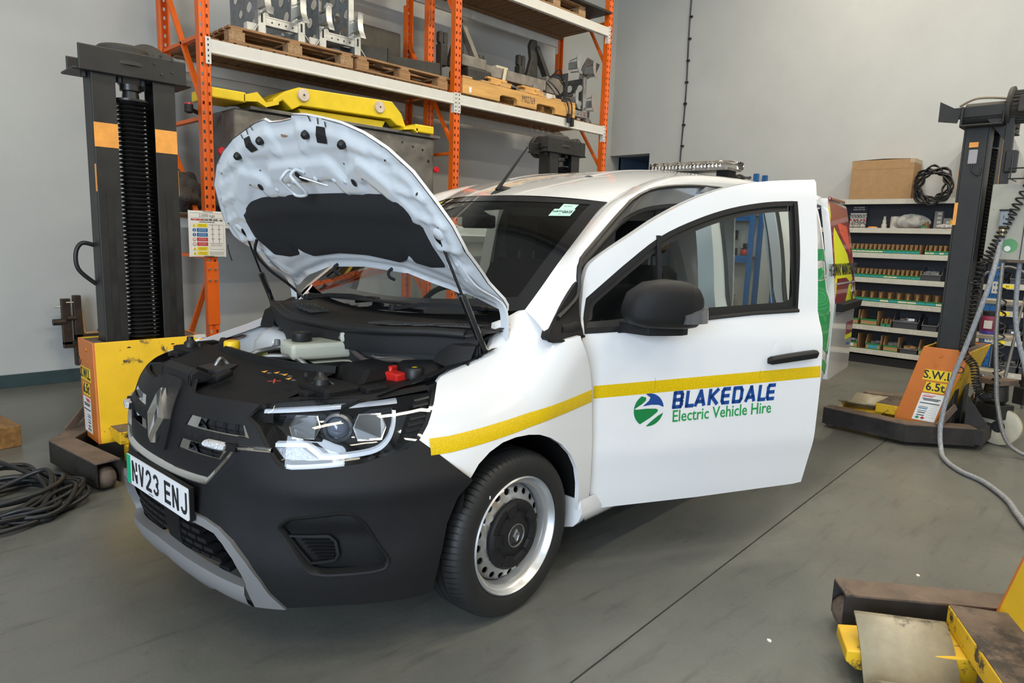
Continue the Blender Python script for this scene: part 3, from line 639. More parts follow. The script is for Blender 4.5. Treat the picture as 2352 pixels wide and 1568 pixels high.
def lift(lab, loc, rz, motor=1, name='column_lift', tape=True, arms=(1, 1), swl=0, grp=None):
    t = thing(name, lab, 'vehicle lift', loc, rz, grp)
    # masts: back-to-back channels open towards the screw
    for s in (-1, 1):
        m = MB(); m.box(s*.235-.004, s*.235+.004, -.02, .14, .10, 2.33) if False else None
        x0, x1 = sorted((s*.105, s*.235))
        k = MB(); k.box(x0, x1, .128, .14, .10, 2.33); k.box(x0, x1, -.02, -.008, .10, 2.33)
        xo = s*.235; k.box(min(xo, xo - s*.012), max(xo, xo - s*.012), -.008, .128, .10, 2.33)
        mo = k.obj('mast', m_lb, t, bevel=.004)
        g = MB(); g.box(s*.17-.018, s*.17+.018, .139, .1425, .65, 1.62); g.obj('grease_track', m_lbg, mo)
        if tape:
            MB().box(x0-.0, x1+.0, .1405, .1418, 1.88, 2.02).obj('tape_band', m_tape, mo)
            MB().box(min(xo, xo+s*.0014), max(xo, xo+s*.0014), .118, .140, 1.62, 1.78).obj('tape_band', m_tape, mo)
    # bellows
    b = MB(); n = 56; rings = []; z0, z1 = .72, 2.17
    for i in range(n*2 + 1):
        r = .092 if i % 2 else .052; z = z0 + (z1 - z0)*i/(2*n)
        c = .62 * r
        rings.append([(x, y + .06, z) for x, y in ((-r, -c), (-c, -r), (c, -r), (r, -c), (r, c), (c, r), (-c, r), (-r, c))])
    b.loft(rings).obj('bellows', m_bel, t, smooth=20)
    MB().lathe([(.10, 0), (.10, .012), (.05, .02), (.045, .06), (.06, .065), (.06, .10), (0, .10)], (0, .06, z1), (0, 0, 1), 14).obj('screw_collar', m_lbg, t, smooth=40)
    # cross-head channel, wider than the masts
    c = MB(); c.box(-.30, .30, .148, .162, 2.30, 2.445); c.box(-.335, .33, -.10, .15, 2.30, 2.314); c.box(-.30, .30, -.10, -.088, 2.314, 2.41)
    c.obj('cross_head', m_lb, t, bevel=.006)
    for x in (-.06, .07, .26): MB().cyl((x, .10, 2.27), (x, .10, 2.30), .018, n=6).obj('bolt', m_lb, t)
    gb = MB(); gb.lathe([(0, .0), (.15, .0), (.15, .05), (.165, .055), (.165, .075), (.15, .08), (.145, .16), (.13, .175), (0, .175)], (.02, .01, 2.315), (0, 0, 1), 28)
    gb.obj('gearbox', m_dust, t, smooth=35)
    WX = -.17
    MB().tube([(WX, .13, 2.405), (WX, -.08, 2.405)], .075, 18).obj('worm_housing', m_dust, t, smooth=35)
    q = MB().lathe([(0, 0), (.055, 0), (.075, .006), (.075, .03)], (WX, .16, 2.405), (0, -1, 0), 18).obj('bearing_cap', m_dust, t, smooth=35)
    for k in range(5): MB().cyl((WX + .058*math.cos(k*1.257), .162, 2.405 + .058*math.sin(k*1.257)), (WX + .058*math.cos(k*1.257), .168, 2.405 + .058*math.sin(k*1.257)), .008, n=6).obj('bolt', m_dust, q)
    MB().lathe([(.07, 0), (.135, .01), (.14, .018), (.14, .034), (.11, .04), (0, .04)], (WX, -.09, 2.43), (0, -1, 0), 26).obj('motor_flange', m_dust, t, smooth=35)
    mo = MB(); mo.lathe([(.10, 0), (.10, .25), (.09, .26)], (WX, -.13, 2.43), (0, -1, 0), 24)
    for k in range(24): mo.box(-.003, .003, -.24, 0, .095, .113, Matrix.Translation((WX, -.13, 2.43)) @ Matrix.Rotation(k*2*PI/24, 4, 'Y'))
    mo.obj('motor', m_dust, t, smooth=30)
    MB().lathe([(.116, 0), (.12, .01), (.12, .06), (.10, .09), (0, .095)], (WX, -.37, 2.43), (0, -1, 0), 24).obj('fan_cover', m_dust, t, smooth=40)
    MB().box(WX - .19, WX - .10, -.32, -.18, 2.37, 2.48).obj('terminal_box', m_dust, t, bevel=.008)
    # carriage: tapering side cheeks, sloping front and back
    ct = MB(); W = .33
    def side(s):
        return MB().loft([[(s*W, -.11, .72), (s*W, .20, .72), (s*(W+.03), .335, .13), (s*(W+.03), .06, .13)], [(s*(W-.014), -.11, .72), (s*(W-.014), .20, .72), (s*(W+.016), .335, .13), (s*(W+.016), .06, .13)]])
    for s in (-1, 1):
        ck = side(s).obj('side_cheek', m_lo, t, bevel=.003)
        for (y, z) in ((.08, .665), (.10, .59), (-.03, .60)):
            MB().lathe([(0, .008), (.013, .008), (.015, 0)], (s*(W+.002), y, z), (s, 0, 0), 10).obj('rivet', m_lo, ck, smooth=40)
        MB().lathe([(.018, 0), (.026, 0), (.026, .006), (.018, .006), (.018, 0)], (s*(W+.004), -.055, .58), (s, 0, 0), 16).obj('ring_hole', m_lb, ck)
    fp = MB(); fp.loft([[(-W+.013, .20, .72), (W-.013, .20, .72), (W-.013, .186, .72), (-W+.013, .186, .72)], [(-W-.016, .335, .13), (W+.016, .335, .13), (W+.016, .32, .13), (-W-.016, .32, .13)]])
    fpo = fp.obj('front_plate', m_ly, t, bevel=.003)
    MB().cyl((-.13, .1995, .672), (-.13, .209, .670), .014, n=12).obj('hole', m_black, fpo); MB().cyl((.13, .1995, .672), (.13, .209, .670), .014, n=12).obj('hole', m_black, fpo)
    bk = MB(); bk.loft([[(-W+.013, -.11, .72), (W-.013, -.11, .72), (W-.013, -.098, .72), (-W+.013, -.098, .72)], [(-W-.016, .06, .13), (W+.016, .06, .13), (W+.016, .074, .13), (-W-.016, .074, .13)]])
    bk.obj('back_plate', m_ly, t, bevel=.003)
    tp = MB(); tp.box(-W+.01, W-.01, -.10, -.03, .70, .712); tp.box(-W+.01, -.245, -.03, .19, .70, .712); tp.box(.245, W-.01, -.03, .19, .70, .712); tp.obj('top_plate', m_rust, t)
    ff = MB(); ff.box(-W+.04, W-.04, .29, .49, .15, .225); ffo = ff.obj('fork_beam', m_ly2, t, bevel=.005)
    MB().box(-W+.043, W-.043, .293, .487, .2248, .2275).obj('beam_top_wear', m_rust, ffo)
    for s in (-1, 1):
        x0, x1 = sorted((s*.09, s*.26))
        fk = MB(); fk.prism([(.45, .04), (.80, .04), (.835, .065), (.835, .105), (.45, .15)], lambda a, b2, d: (d, a, b2), x0, x1); fko = fk.obj('wheel_fork', m_ly2, t, bevel=.005)
        p = MB(); P4 = [(-.03, .035), (.03, .085), (.09, .135), (.15, .172), (.20, .190), (.225, .193)]
        p.loft([[(s*x, .515, z), (s*x, .795, z - .01)] for x, z in P4], closed=False)
        pd = p.obj('fork_pad', m_pad, t, smooth=60)
        so = pd.modifiers.new('thick', 'SOLIDIFY'); so.thickness = .012
    # base frame: channel arms with end rollers, cranked inwards at the back
    for i, s in enumerate((-1, 1)):
        if not arms[i]: continue
        path = [(s*.44, .80), (s*.52, .20), (s*.24, -.16)]
        def offs(path, w):
            out = []
            for k, p in enumerate(path):
                a = Vector(path[max(k-1, 0)]); b2 = Vector(path[min(k+1, len(path)-1)]); dd = (b2 - a).normalized(); nn = Vector((-dd.y, dd.x)); out.append((p[0] + nn.x*w, p[1] + nn.y*w))
            return out
        L, R = offs(path, .065), offs(path, -.065)
        tpm = MB(); tpm.loft([[(L[k][0], L[k][1], .155), (R[k][0], R[k][1], .155), (R[k][0], R[k][1], .165), (L[k][0], L[k][1], .165)] for k in range(3)]); 
        tpm.obj('channel_top', m_rust, t, bevel=.002)
        for Q, w in ((L, -1), (R, 1)):
            Q2 = offs(path, .065*(-w) + w*.009)
            sd = MB(); sd.loft([[(Q[k][0], Q[k][1], .03), (Q2[k][0], Q2[k][1], .03), (Q2[k][0], Q2[k][1], .156), (Q[k][0], Q[k][1], .156)] for k in range(3)]); sd.obj('channel_side', m_chan, t)
        d0 = (Vector(path[0]) - Vector(path[1])).normalized(); nn = Vector((-d0.y, d0.x)); cx, cy = path[0][0] - d0.x*.045, path[0][1] - d0.y*.045
        ro = MB(); ro.lathe([(0, -.042), (.04, -.042), (.058, -.03), (.062, 0), (.058, .03), (.04, .042), (0, .042)], (cx, cy, .0625), (nn.x, nn.y, 0), 20); ro.obj('roller', m_rust, t, smooth=50)
        MB().cyl((cx - nn.x*.07, cy - nn.y*.07, .07), (cx + nn.x*.07, cy + nn.y*.07, .07), .012, n=8).obj('axle_pin', m_dk, t)
    MB().box(-.30, .30, -.24, -.10, .04, .16).obj('cross_channel', m_chan, t, bevel=.006)
    for s in (-1, 1): MB().prism([(.0, .0), (.16, 0), (0, .22)], lambda a, b2, d: (d, -.12 - a + .02, .16 + b2), s*.2-.006, s*.2+.006).obj('gusset', m_chan, t); MB().bar((s*.30, -.05, .30), (s*.45, .02, .16), .012, .05).obj('stay', m_rust, t)
    if swl:
        s = swl; xx = s*(W + .016)
        M0 = frame3((s*(W+.0175), .135, .50), (0, -s*-1 if False else s, 0), (s*.05, -.22, .0) if False else (0, 0, 1))
        # plates printed "S.W.L." and "6.5t" on the cheek
        def cheek(y, z, off=.004):
            k = (.72 - z)/.59; return (s*(W + .03*k + off), y + .13*k, z)
        def sticker(nm, m, y0, y1, z0, z1, off=.0012, shear=0.0):
            q = [cheek(y, z, o2) for o2 in (off-.002, off) for y, z in ((y0, z0), (y1, z0), (y1, z1), (y0, z1))]
            return MB().add(q, [(0, 1, 2, 3), (4, 7, 6, 5), (0, 4, 5, 1), (1, 5, 6, 2), (2, 6, 7, 3), (3, 7, 4, 0)]).obj(nm, m, t)
        ydir = -1 if s < 0 else 1       # reading direction along y as seen from outside
        def tx(body, size, y, z, m, par, xs=1.0, bold=0.0):
            o = cheek(y, z, .0022); ex = Vector((0, ydir, 0)); ez = (Vector(cheek(y, z+.1, .0022)) - Vector(cheek(y, z, .0022)))
            up = Vector((ez.x, 0.0, ez.z)); return text('lettering', body, size, frame3(o, ex, up), m, par, xs, bold=bold)
        k1 = sticker('swl_plate', m_swl, -.075, .125, .475, .555); tx('S.W.L.', .085, .025, .515, m_ink, k1, .92, .0015)
        k2 = sticker('swl_plate', m_swl, -.045, .09, .385, .462); tx('6.5t', .085, .022, .425, m_ink, k2, .95, .0015)
        k3 = sticker('service_sheet', m_pap, -.06, .09, .165, .375, .001)
        for i, (zz, ww, mm) in enumerate(((.352, .07, m_inkr), (.335, .12, m_ink), (.325, .10, m_ink), (.300, .13, m_ink), (.270, .06, m_gry), (.258, .06, m_blu), (.240, .06, m_gry), (.225, .05, m_ink), (.205, .05, m_ink))):
            yc = .015 if i in (1, 2, 3) else .045
            q = [cheek(y, z, o2) for o2 in (.0012, .0024) for y, z in ((yc-ww/2, zz-.003), (yc+ww/2, zz-.003), (yc+ww/2, zz+.003), (yc-ww/2, zz+.003))]
            MB().add(q, [(0, 1, 2, 3), (4, 7, 6, 5)]).obj('print_line', mm, k3)
        for zz in [.195 + .018*k for k in range(6)]:
            q = [cheek(y, z, .002) for y, z in ((-.05, zz-.0006), (.005, zz-.0006), (.005, zz+.0006), (-.05, zz+.0006))]; MB().add(q, [(0, 1, 2, 3)]).obj('print_line', m_gry, k3)
        for (yy, mm) in ((.060, mat('print_green', (.02, .28, .08), .4)), (.025, m_red)):
            q = [cheek(yy + a*.016, .185 + b2*.012, .002) for a, b2 in ((-1, 0), (0, -1), (1, 0), (0, 1))]; MB().add(q, [(0, 1, 2, 3)]).obj('hazard_diamond', mm, k3)
        text('lettering', 'TOTALKARE', .014, frame3(cheek(.035, .362, .0024), (0, ydir, 0), (0, 0, 1)), m_inkr, k3)
    return t
lA = lift('black and yellow column lift by the left wall, behind the van bonnet', (1.51, 4.84, 0), PI, motor=1, swl=1)
lB = lift('column lift whose top shows above the van roof, against the rack', (5.72, 4.98, 0), PI, motor=1, tape=False)
lC = lift('column lift with the orange cheek plate, right of the van', (6.20, 1.18, 0), 0, motor=1, swl=-1)
lD = lift('column lift mostly outside the frame at the lower right corner', (2.666, -.113, 0), .51, motor=1)
# rounded tube loop on the left lift's outer mast
MB().tube(bez([(.235, 0, 1.30), (.30, 0, 1.31), (.335, 0, 1.25), (.325, 0, 1.15), (.235, 0, 1.06)], 6), .013, 8).obj('cable_loop', m_cab, lA, smooth=60)
# peeled service sticker on the left lift's front plate
def FPt(x, z, off=.004):
    k = (.72 - z)/.59; return (x, .20 + .135*k + off, z)
pk = MB(); pk.add([FPt(x, z) for x, z in ((-.05, .64), (-.26, .70), (-.30, .46), (-.08, .47))], [(0, 1, 2, 3)]); 
st = thing('peeling_sticker', 'white service sticker with red lettering peeling off the yellow lift plate', 'sticker', (1.51, 4.84, 0), PI)
MB().add([FPt(x, z) for x, z in ((-.02, .52), (-.10, .60), (-.19, .67), (-.30, .70), (-.32, .46), (-.04, .455))], [tuple(range(6))]).obj('sheet', m_pap, st)
MB().loft([[FPt(-.02+.0*a, .52+.004*a, .006), FPt(-.10, .60, .006), FPt(-.19, .67, .006)] for a in (0,)] + [[FPt(-.045 - .03*math.sin(a), .505 + .02*math.cos(a)*0, .012 + .016*(1-math.cos(a))), FPt(-.125 - .03*math.sin(a), .585, .010 + .014*(1-math.cos(a))), FPt(-.205 - .02*math.sin(a), .66, .008 + .008*(1-math.cos(a)))] for a in (.6, 1.2, 1.8, 2.4, 3.0)], closed=False).obj('curled_edge', mat('sticker_back', (.42, .41, .39), .6), st, smooth=180)
for i, (w, x, z, s) in enumerate((('TOTALKARE', -.215, .655, .042), ('PARTS  TEL', -.155, .553, .022), ('SERVICE TEL', -.155, .530, .022), ('SERVICE FAX', -.155, .506, .022), ('EMAIL:', -.115, .482, .022))):
    text('lettering', w, s, frame3(FPt(x, z, .0058), (-1, 0, 0), (0, .22, .97)), m_inkr, st, .95 if i else .8, align='CENTER' if i else 'CENTER')
# ---------------- control box, hoses and jack unit of the right-hand lift
m_cbx = mat('control_box_paint', (.36, .35, .30), .55, noise=.12, nscale=6, col2=(.06, .035, .02), thr=.655, tscale=6)
cx = thing('control_box', 'grimy cream control box with a numbered grey plug, on the right-hand lift', 'control box', (5.92, .93, 1.64))
MB().box(-.02, .30, -.16, .16, -.26, .26).obj('cabinet', m_cbx, cx, bevel=.006)
MB().box(-.026, -.02, -.055, -.051, -.25, .25).obj('door_gap', m_black, cx)
MB().box(-.034, .31, -.17, .17, -.275, -.255).obj('drip_edge', m_rust, cx)
pgc = MB().box(-.085, -.02, .035, .085, -.03, .075).obj('socket', mat('plug_grey', (.22, .25, .29), .4), cx, bevel=.006); MB().box(-.09, -.02, .03, .09, .073, .085).obj('socket_lid', m_black, pgc, bevel=.003)
text('lettering', '1', .035, frame3((-.0856, .06, .03), (0, -1, 0), (0, 0, 1)), m_ink, pgc)
MB().lathe([(.02, 0), (.024, -.01), (.024, -.03), (.018, -.035), (.02, -.06), (.014, -.07)], (-.052, .06, -.03), (0, 0, 1), 14).obj('cable_gland', mat('brass_gland', (.55, .47, .30), .3, .9), pgc, smooth=40)
MB().lathe([(0, 0), (.048, 0)], (-.0212, .015, -.16), (-1, 0, 0), 24).obj('round_sticker', mat('sticker_green', (.10, .30, .12), .5), cx); MB().lathe([(0, 0), (.020, 0)], (-.0218, .025, -.18), (-1, 0, 0), 7).obj('sticker_mark', m_pap, cx)
MB().box(-.0225, -.02, -.105, -.075, -.21, -.10).obj('paper_label', m_pap, cx); MB().lathe([(0, .03), (.02, .03), (.025, 0)], (-.02, -.12, -.02), (-1, 0, 0), 14).obj('indicator', mat('amber', (.35, .12, .02), .3), cx, smooth=40)
fr = thing('lift_bracket', 'black steel bracket arm with wire basket beside the right-hand mast', 'bracket', (5.98, 1.07, 0))
MB().bar((0, .36, 2.41), (0, -.05, 2.415), .05, .075).obj('top_arm', m_lb, fr, bevel=.004); MB().bar((0, -.02, 2.44), (0, -.03, 1.30), .05, .05, (0, 1, 0)).obj('upright', m_lb, fr, bevel=.004)
MB().prism([(0, 0), (.14, 0), (0, -.18)], lambda a, b, d: (d, a - .0, b + 2.38), -.006, .006).obj('gusset', m_lb, fr); MB().prism([(.30, 2.34), (.42, 2.36), (.42, 2.50), (.28, 2.42)], lambda a, b, d: (d, a, b), -.03, -.02).obj('end_plate', m_lb, fr)
bk = MB()
for z in (1.93, 2.0): bk.tube([(-.12, -.06, z), (-.12, -.26, z), (.1, -.26, z)], .005, 6)
for y in (-.08, -.16, -.25): bk.tube([(-.12, y, 2.08 if y > -.1 else 2.0), (-.12, y, 1.93), (.1, y, 1.93)], .005, 6)
bk.obj('wire_basket', m_cab, fr); MB().box(-.05, .02, -.09, -.02, 1.98, 2.13).obj('clamp_block', m_lb, fr, bevel=.01)
MB().tube(bez([(.0, .3, 2.46), (-.02, .2, 2.50), (-.01, .05, 2.49), (0, -.03, 2.46)], 6), .008, 6).obj('thin_cable', mat('tan_cable', (.2, .16, .11), .6), fr, smooth=60)
lsw = MB(); lsw.box(-.008, 0, 1.225, 1.275, 2.03, 2.11); lsw = tag(MB().box(-.012, 0, -.028, .028, -.05, .05).obj('limit_switch', mat('switch_grey', (.34, .32, .34), .5), loc=(5.963, 1.245, 2.10), bevel=.01), 'small grey limit switch on the outside of the right-hand black mast', 'switch')
MB().box(-.011, -.001, -.026, .03, .065, .10).obj('switch_lever', m_tape, lsw); MB().tube(bez([(-.006, 0, -.05), (-.01, -.005, -.10), (-.01, -.05, -.13), (-.006, -.06, -.08)], 6), .005, 6).obj('switch_wire', m_cab, lsw, smooth=60)
m_hose = mat('braided_hose', (.24, .255, .28), .5, noise=.35, nscale=60); m_hoseb = mat('steel_hose', (.21, .205, .195), .4, .4, noise=.3, nscale=60)
tag(MB().tube(bez([(5.87, .99, 1.53), (5.74, 1.0, 1.22), (5.72, 1.08, .79), (5.70, 1.14, .5), (5.66, 1.16, .2), (5.58, 1.12, .035), (5.40, 1.05, .016), (5.2, .92, .016), (5.07, .77, .016), (4.81, .61, .016), (4.57, .52, .016), (4.30, .40, .016), (3.9, .1, .016)], 8), .0165, 10).obj('grey_hose', m_hose, smooth=60), 'long pale grey hose looping from the plug down and across the floor', 'hose')
tag(MB().tube(bez([(5.9, .97, 1.36), (5.9, .96, 1.07), (5.9, .95, .88), (5.9, .91, .55), (5.9, .88, .36), (5.9, .80, .12), (5.93, .66, .03), (6.0, .4, .02)], 8), .0145, 10).obj('grey_hose', m_hoseb, smooth=60), 'darker braided hose hanging straight down in front of the jack unit', 'hose')
tag(MB().tube(bez([(5.95, .88, 1.37), (5.95, .87, 1.1), (5.95, .84, .89), (5.95, .76, .63), (6.0, .68, .3), (6.1, .6, .02), (6.2, .3, .02)], 8), .016, 10).obj('grey_hose', m_hose, smooth=60), 'blue-grey hose hanging from the right of the control box', 'hose')
def coil_cable(lab, pts, r, turns, th):
    P = bez(pts, 40); out = []; n = len(P); up = Vector((0, 0, 1)); acc = 0
    for i in range(n*5):
        k = i/5; j = min(int(k), n-2); f2 = k - j; p = P[j].lerp(P[j+1], min(f2, 1)); tt = (P[min(j+1, n-1)] - P[j]).normalized(); a = tt.orthogonal() if abs(tt.x) > .9 else tt.cross(Vector((1, 0, 0))).normalized(); b = tt.cross(a)
        ang = 2*PI*turns*i/(n*5); out.append(p + (a*math.cos(ang) + b*math.sin(ang))*r)
    return tag(MB().tube(out, th, 5).obj('coiled_cable', m_cab, smooth=60), lab, 'cable')
coil_cable('springy black coiled cable hanging over the face of the cream control box', [(5.87, .84, 2.0), (5.86, .93, 1.75), (5.86, 1.0, 1.55), (5.86, 1.06, 1.38), (5.88, 1.12, 1.2)], .026, 26, .006)
coil_cable('springy black coiled cable sagging in a loop behind the orange cheek plate', [(5.9, 1.10, 1.36), (5.88, 1.10, 1.1), (5.86, 1.10, .9), (5.86, 1.12, .72), (5.88, 1.05, .62), (5.9, 1.02, .48), (5.92, .97, .40), (5.95, .92, .46), (5.97, .93, .8), (5.97, .97, 1.3)], .024, 62, .006)
jk = thing('jack_unit', 'black tow jack with a cream wheel at the back of the right-hand lift', 'jack', (6.24, .90, 0), -.5)
wl = MB(); wl.lathe([(.045, -.03), (.125, -.03), (.14, -.022), (.143, 0), (.14, .022), (.125, .03), (.045, .03)], (0, 0, .143), (1, .35, 0), 36); wl.obj('wheel', m_wheel, jk, smooth=40)
MB().lathe([(0, -.034), (.044, -.034), (.046, 0), (.044, .034), (0, .034)], (0, 0, .143), (1, .35, 0), 20).obj('hub', m_lb, jk, smooth=40)
MB().box(-.10, .06, -.05, .20, .20, .31).obj('fork_crown', m_lb, jk, bevel=.01); MB().lathe([(0, 0), (.06, 0), (.085, .03), (.075, .14), (.05, .17), (0, .17)], (-.02, .05, .31), (0, 0, 1), 18).obj('pump_body', m_lb, jk, smooth=40)
MB().box(-.12, .08, -.04, .16, .46, .50).obj('top_plate', m_rust, jk, bevel=.004); MB().bar((-.06, .16, .08), (-.06, .16, .50), .02, .1).obj('frame_leg', m_lb, jk)
MB().tube([(.05, -.10, .34), (.06, -.13, 1.26)], [.03, .026], 10).obj('handle', m_lb, jk, smooth=40); MB().lathe([(.03, 0), (.038, .02), (.038, .10), (.03, .12), (0, .12)], (.06, -.13, 1.22), (0, 0, 1), 14).obj('handle_grip', m_lbg, jk, smooth=40); MB().cbox((.05, -.10, .40), (.09, .09, .13)).obj('pivot_block', m_lb, jk, bevel=.01)
# ---------------- welding clamp frame leaning at the left wall
m_br = mat('brown_steel', (.05, .034, .024), .5, .5, noise=.35, nscale=9)
ck = thing('clamp_frame', 'brown square-tube clamp frame hung on the left wall beside the lift', 'clamp', (1.62, 7.08, 0))
MB().box(-.05, .02, -.05, 0, .36, .77).obj('upright', m_br, ck, bevel=.004); MB().box(.035, .095, -.09, -.03, .40, .80).obj('upright', m_br, ck, bevel=.004)
MB().box(-.05, .36, -.05, 0, .33, .39).obj('foot', m_br, ck, bevel=.004); MB().box(.035, .36, -.09, -.03, .40, .455).obj('foot', m_br, ck, bevel=.004); MB().box(.03, .09, -.07, -.01, .17, .34).obj('leg', m_br, ck, bevel=.004)
MB().bar((.24, -.06, .45), (.29, -.06, .58), .05, .05).obj('stub', m_br, ck); MB().tube([(-.12, -.03, .565), (-.02, -.03, .565)], .028, 12).obj('tube_end', m_br, ck, smooth=40); MB().tube([(-.02, -.08, .60), (.05, -.08, .60)], .02, 12).obj('tube_end', m_br, ck, smooth=40)
for z, y in ((.70, -.03), (.74, -.08)): MB().tube([(-.10 if z < .72 else -.02, y, z), (-.03 if z < .72 else .05, y, z)], .006, 8).obj('screw', m_bolt, ck)
MB().tube(bez([(.10, -.06, .66), (.105, -.065, .6), (.11, -.06, .5), (.115, -.06, .45)], 5), .011, 8).obj('wood_strip', m_pal2, ck, smooth=60); MB().box(.12, .25, -.08, -.04, .455, .468).obj('wood_strip', m_pal2, ck)
MB().box(-.03, .0, -.0, .11, .54, .58).obj('wall_hook', m_br, ck)
# ---------------- cable heap and timber block on the left
rn = random.Random(4); pts = []
for i in range(92):
    a = i*1.02 + .5*math.sin(i*.9); r = .17 + .12*rn.random() + .05*math.sin(i*.31)
    pts.append((.62 + r*math.cos(a)*1.15 + .05*math.sin(i*.7), 4.10 + r*math.sin(a)*1.25 + .04*math.cos(i*.5), .016 + .10*rn.random()*math.exp(-((i-45)/40)**2) + (.03 if i % 7 == 0 else 0)))
pts = [(.05, 4.55, .02), (.30, 4.72, .10), (.55, 4.62, .16)] + pts + [(.80, 4.05, .016), (.55, 3.78, .016), (.25, 3.70, .016), (-.2, 3.66, .016)]
tag(MB().tube(bez(pts, 7), .0125, 7).obj('cable_heap', m_cab, smooth=60), 'tangled heap of black cable on the floor at the left edge', 'cable')
tag(MB().box(-.16, .16, -.30, .30, 0, .14).obj('timber_block', mat('oiled_timber', (.22, .11, .03), .6, noise=.45, nscale=5, stretch=(6, .7, 6)), loc=(.70, 5.50, 0), rz=.12, bevel=.006), 'dark oily timber block on the floor at the left edge', 'timber')
# ================================================================ THE VAN
m_white = mat('van_white', (.70, .705, .71), .22, coat=1.0, spec=.5)
m_inner = mat('van_white_inner', (.62, .645, .67), .3, coat=.5)
m_plas = mat('van_black_plastic', (.0125, .0125, .0135), .5, spec=.2, bump=.25, bscale=500, noise=.08, nscale=4)
m_plas2 = mat('van_dark_plastic', (.0075, .0075, .008), .55, spec=.2, bump=.2, bscale=400)
m_gloss = mat('van_gloss_black', (.006, .006, .007), .05, coat=1)
m_chrome = mat('chrome', (.86, .86, .87), .045, 1)
m_sat = mat('satin_silver', (.33, .33, .34), .38, .85)
m_satin = mat('skid_silver', (.245, .245, .25), .45, .35)
m_felt = mat('bonnet_felt', (.011, .011, .012), .95, bump=.5, bscale=350)
m_rub = mat('tyre_rubber', (.011, .011, .0115), .6, noise=.15, nscale=20)
m_rubd = mat('seal_rubber', (.009, .009, .009), .5)
m_trim = mat('cabin_trim', (.022, .023, .025), .75, noise=.1, nscale=30)
m_seat = mat('seat_cloth', (.013, .013, .014), .9, bump=.3, bscale=300)
m_dkin = mat('dark_interior', (.016, .017, .018), .8)
m_gal = mat('bay_grey', (.30, .31, .31), .35, .8, noise=.2, nscale=20)
m_ytape = mat('reflective_yellow', (.62, .42, .0), .32, noise=.22, nscale=220, bump=.2, bscale=250)
def glass_mat(name, tint, refl=1.0):
    m = bpy.data.materials.new(name); m.use_nodes = True; nt = m.node_tree; N = nt.nodes; L = nt.links; N.clear()
    out = N.new('ShaderNodeOutputMaterial'); t = N.new('ShaderNodeBsdfTransparent'); t.inputs[0].default_value = tuple(tint) + (1,)
    g = N.new('ShaderNodeBsdfGlossy'); g.inputs['Roughness'].default_value = .015; g.inputs[0].default_value = (refl, refl, refl, 1)
    f = N.new('ShaderNodeFresnel'); f.inputs[0].default_value = 1.52; mx = N.new('ShaderNodeMixShader')
    L.new(f.outputs[0], mx.inputs[0]); L.new(t.outputs[0], mx.inputs[1]); L.new(g.outputs[0], mx.inputs[2]); L.new(mx.outputs[0], out.inputs[0]); return m
m_ws = glass_mat('windscreen_glass', (.80, .90, .86)); m_dg = glass_mat('door_glass', (.78, .86, .84)); m_lens = glass_mat('clear_lens', (.93, .94, .95))
van = thing('van', 'white electric hire van with its bonnet up and passenger door open', 'van', (1.76451553, 2.57405262, 0), math.radians(2.6931))
def F(q): return (q[0], -q[1], q[2])
def sk(p, w, o=0.0): return F(skin(p, w, o))
def skr(p, w, o=0.0): return F(skin(-p, w, o))
def dr(x, w, o=0.0): return F(door(x, w, o))
def bn(l, v, o=0.0): return F(bonnet(l, v, o))
def both(fn):
    for s in (1, -1): fn(s)
def S_(s): return sk if s > 0 else skr
SIDE = [(a, b) for a, b in DW]
def side_v(w, u): return .925 + smooth_tab(DW, w)*.98 - .10*max(0, (u - 3.2)/.36)**2.6
def sd(s):
    return lambda u, w, o=0.0: (u, -s*(side_v(w, u) + o), w)
# ---- front wings
WING = [(1.208,.921),(1.236,.935),(1.298,.952),(1.377,.965),(1.457,.979),(1.497,.987),(1.541,1.005),(1.582,1.029),(1.615,1.063),(1.64,1.097),(1.665,1.108),(1.695,1.123),(1.725,1.142),(1.739,1.15),(1.762,1.115),(1.771,1.092),(1.745,1.061),(1.741,1.05),(1.751,1.045),(1.791,1.044),(1.838,1.05),(1.878,1.056),(1.883,1.033),(1.91,.979),(1.939,.914),(1.959,.822),(1.972,.666),(1.984,.524),(2.012,.354),(2.02,.279),(1.965,.276),(1.932,.362),(1.914,.445),(1.885,.519),(1.837,.585),(1.77,.643),(1.7,.683),(1.634,.708),(1.574,.719),(1.5,.722),(1.43,.715),(1.363,.693),(1.31,.661),(1.273,.618),(1.147,.72),(1.085,.765),(1.123,.806),(1.153,.847),(1.186,.894)]
def wing(s):
    o = patch(MB(), WING, S_(s), .025, (), .018).obj('front_wing', m_white, van, smooth=40)
    # inner return of the wing along the bonnet gap
    edge = WING[1:12]; mb = MB()
    rows = [[S_(s)(p, w, 0) for p, w in edge], [tuple(Vector(S_(s)(p, w, 0)) + Vector((0, s*.035, -.03))) for p, w in edge], [tuple(Vector(S_(s)(p, w, 0)) + Vector((0, s*.05, -.07))) for p, w in edge]]
    mb.loft(rows, closed=False).obj('wing_return', m_inner, van, smooth=60)
    # wheel-arch liner
    arch = [(-.31, .50), (-.29, .62), (-.2, .68), (-.07, .715), (.07, .715), (.2, .68), (.3, .60), (.37, .48), (.40, .34), (.42, .24)]
    MB().loft([[(u, -s*v, w) for u, w in arch] for v in (.905, .70, .55)], closed=False).obj('arch_liner', m_plas2, van, smooth=60)
    MB().prism(arch + [(.42, .24), (-.34, .24)], lambda a, b, d: (a, -s*d, b), .548, .552).obj('arch_wall', m_plas2, van)
both(wing)
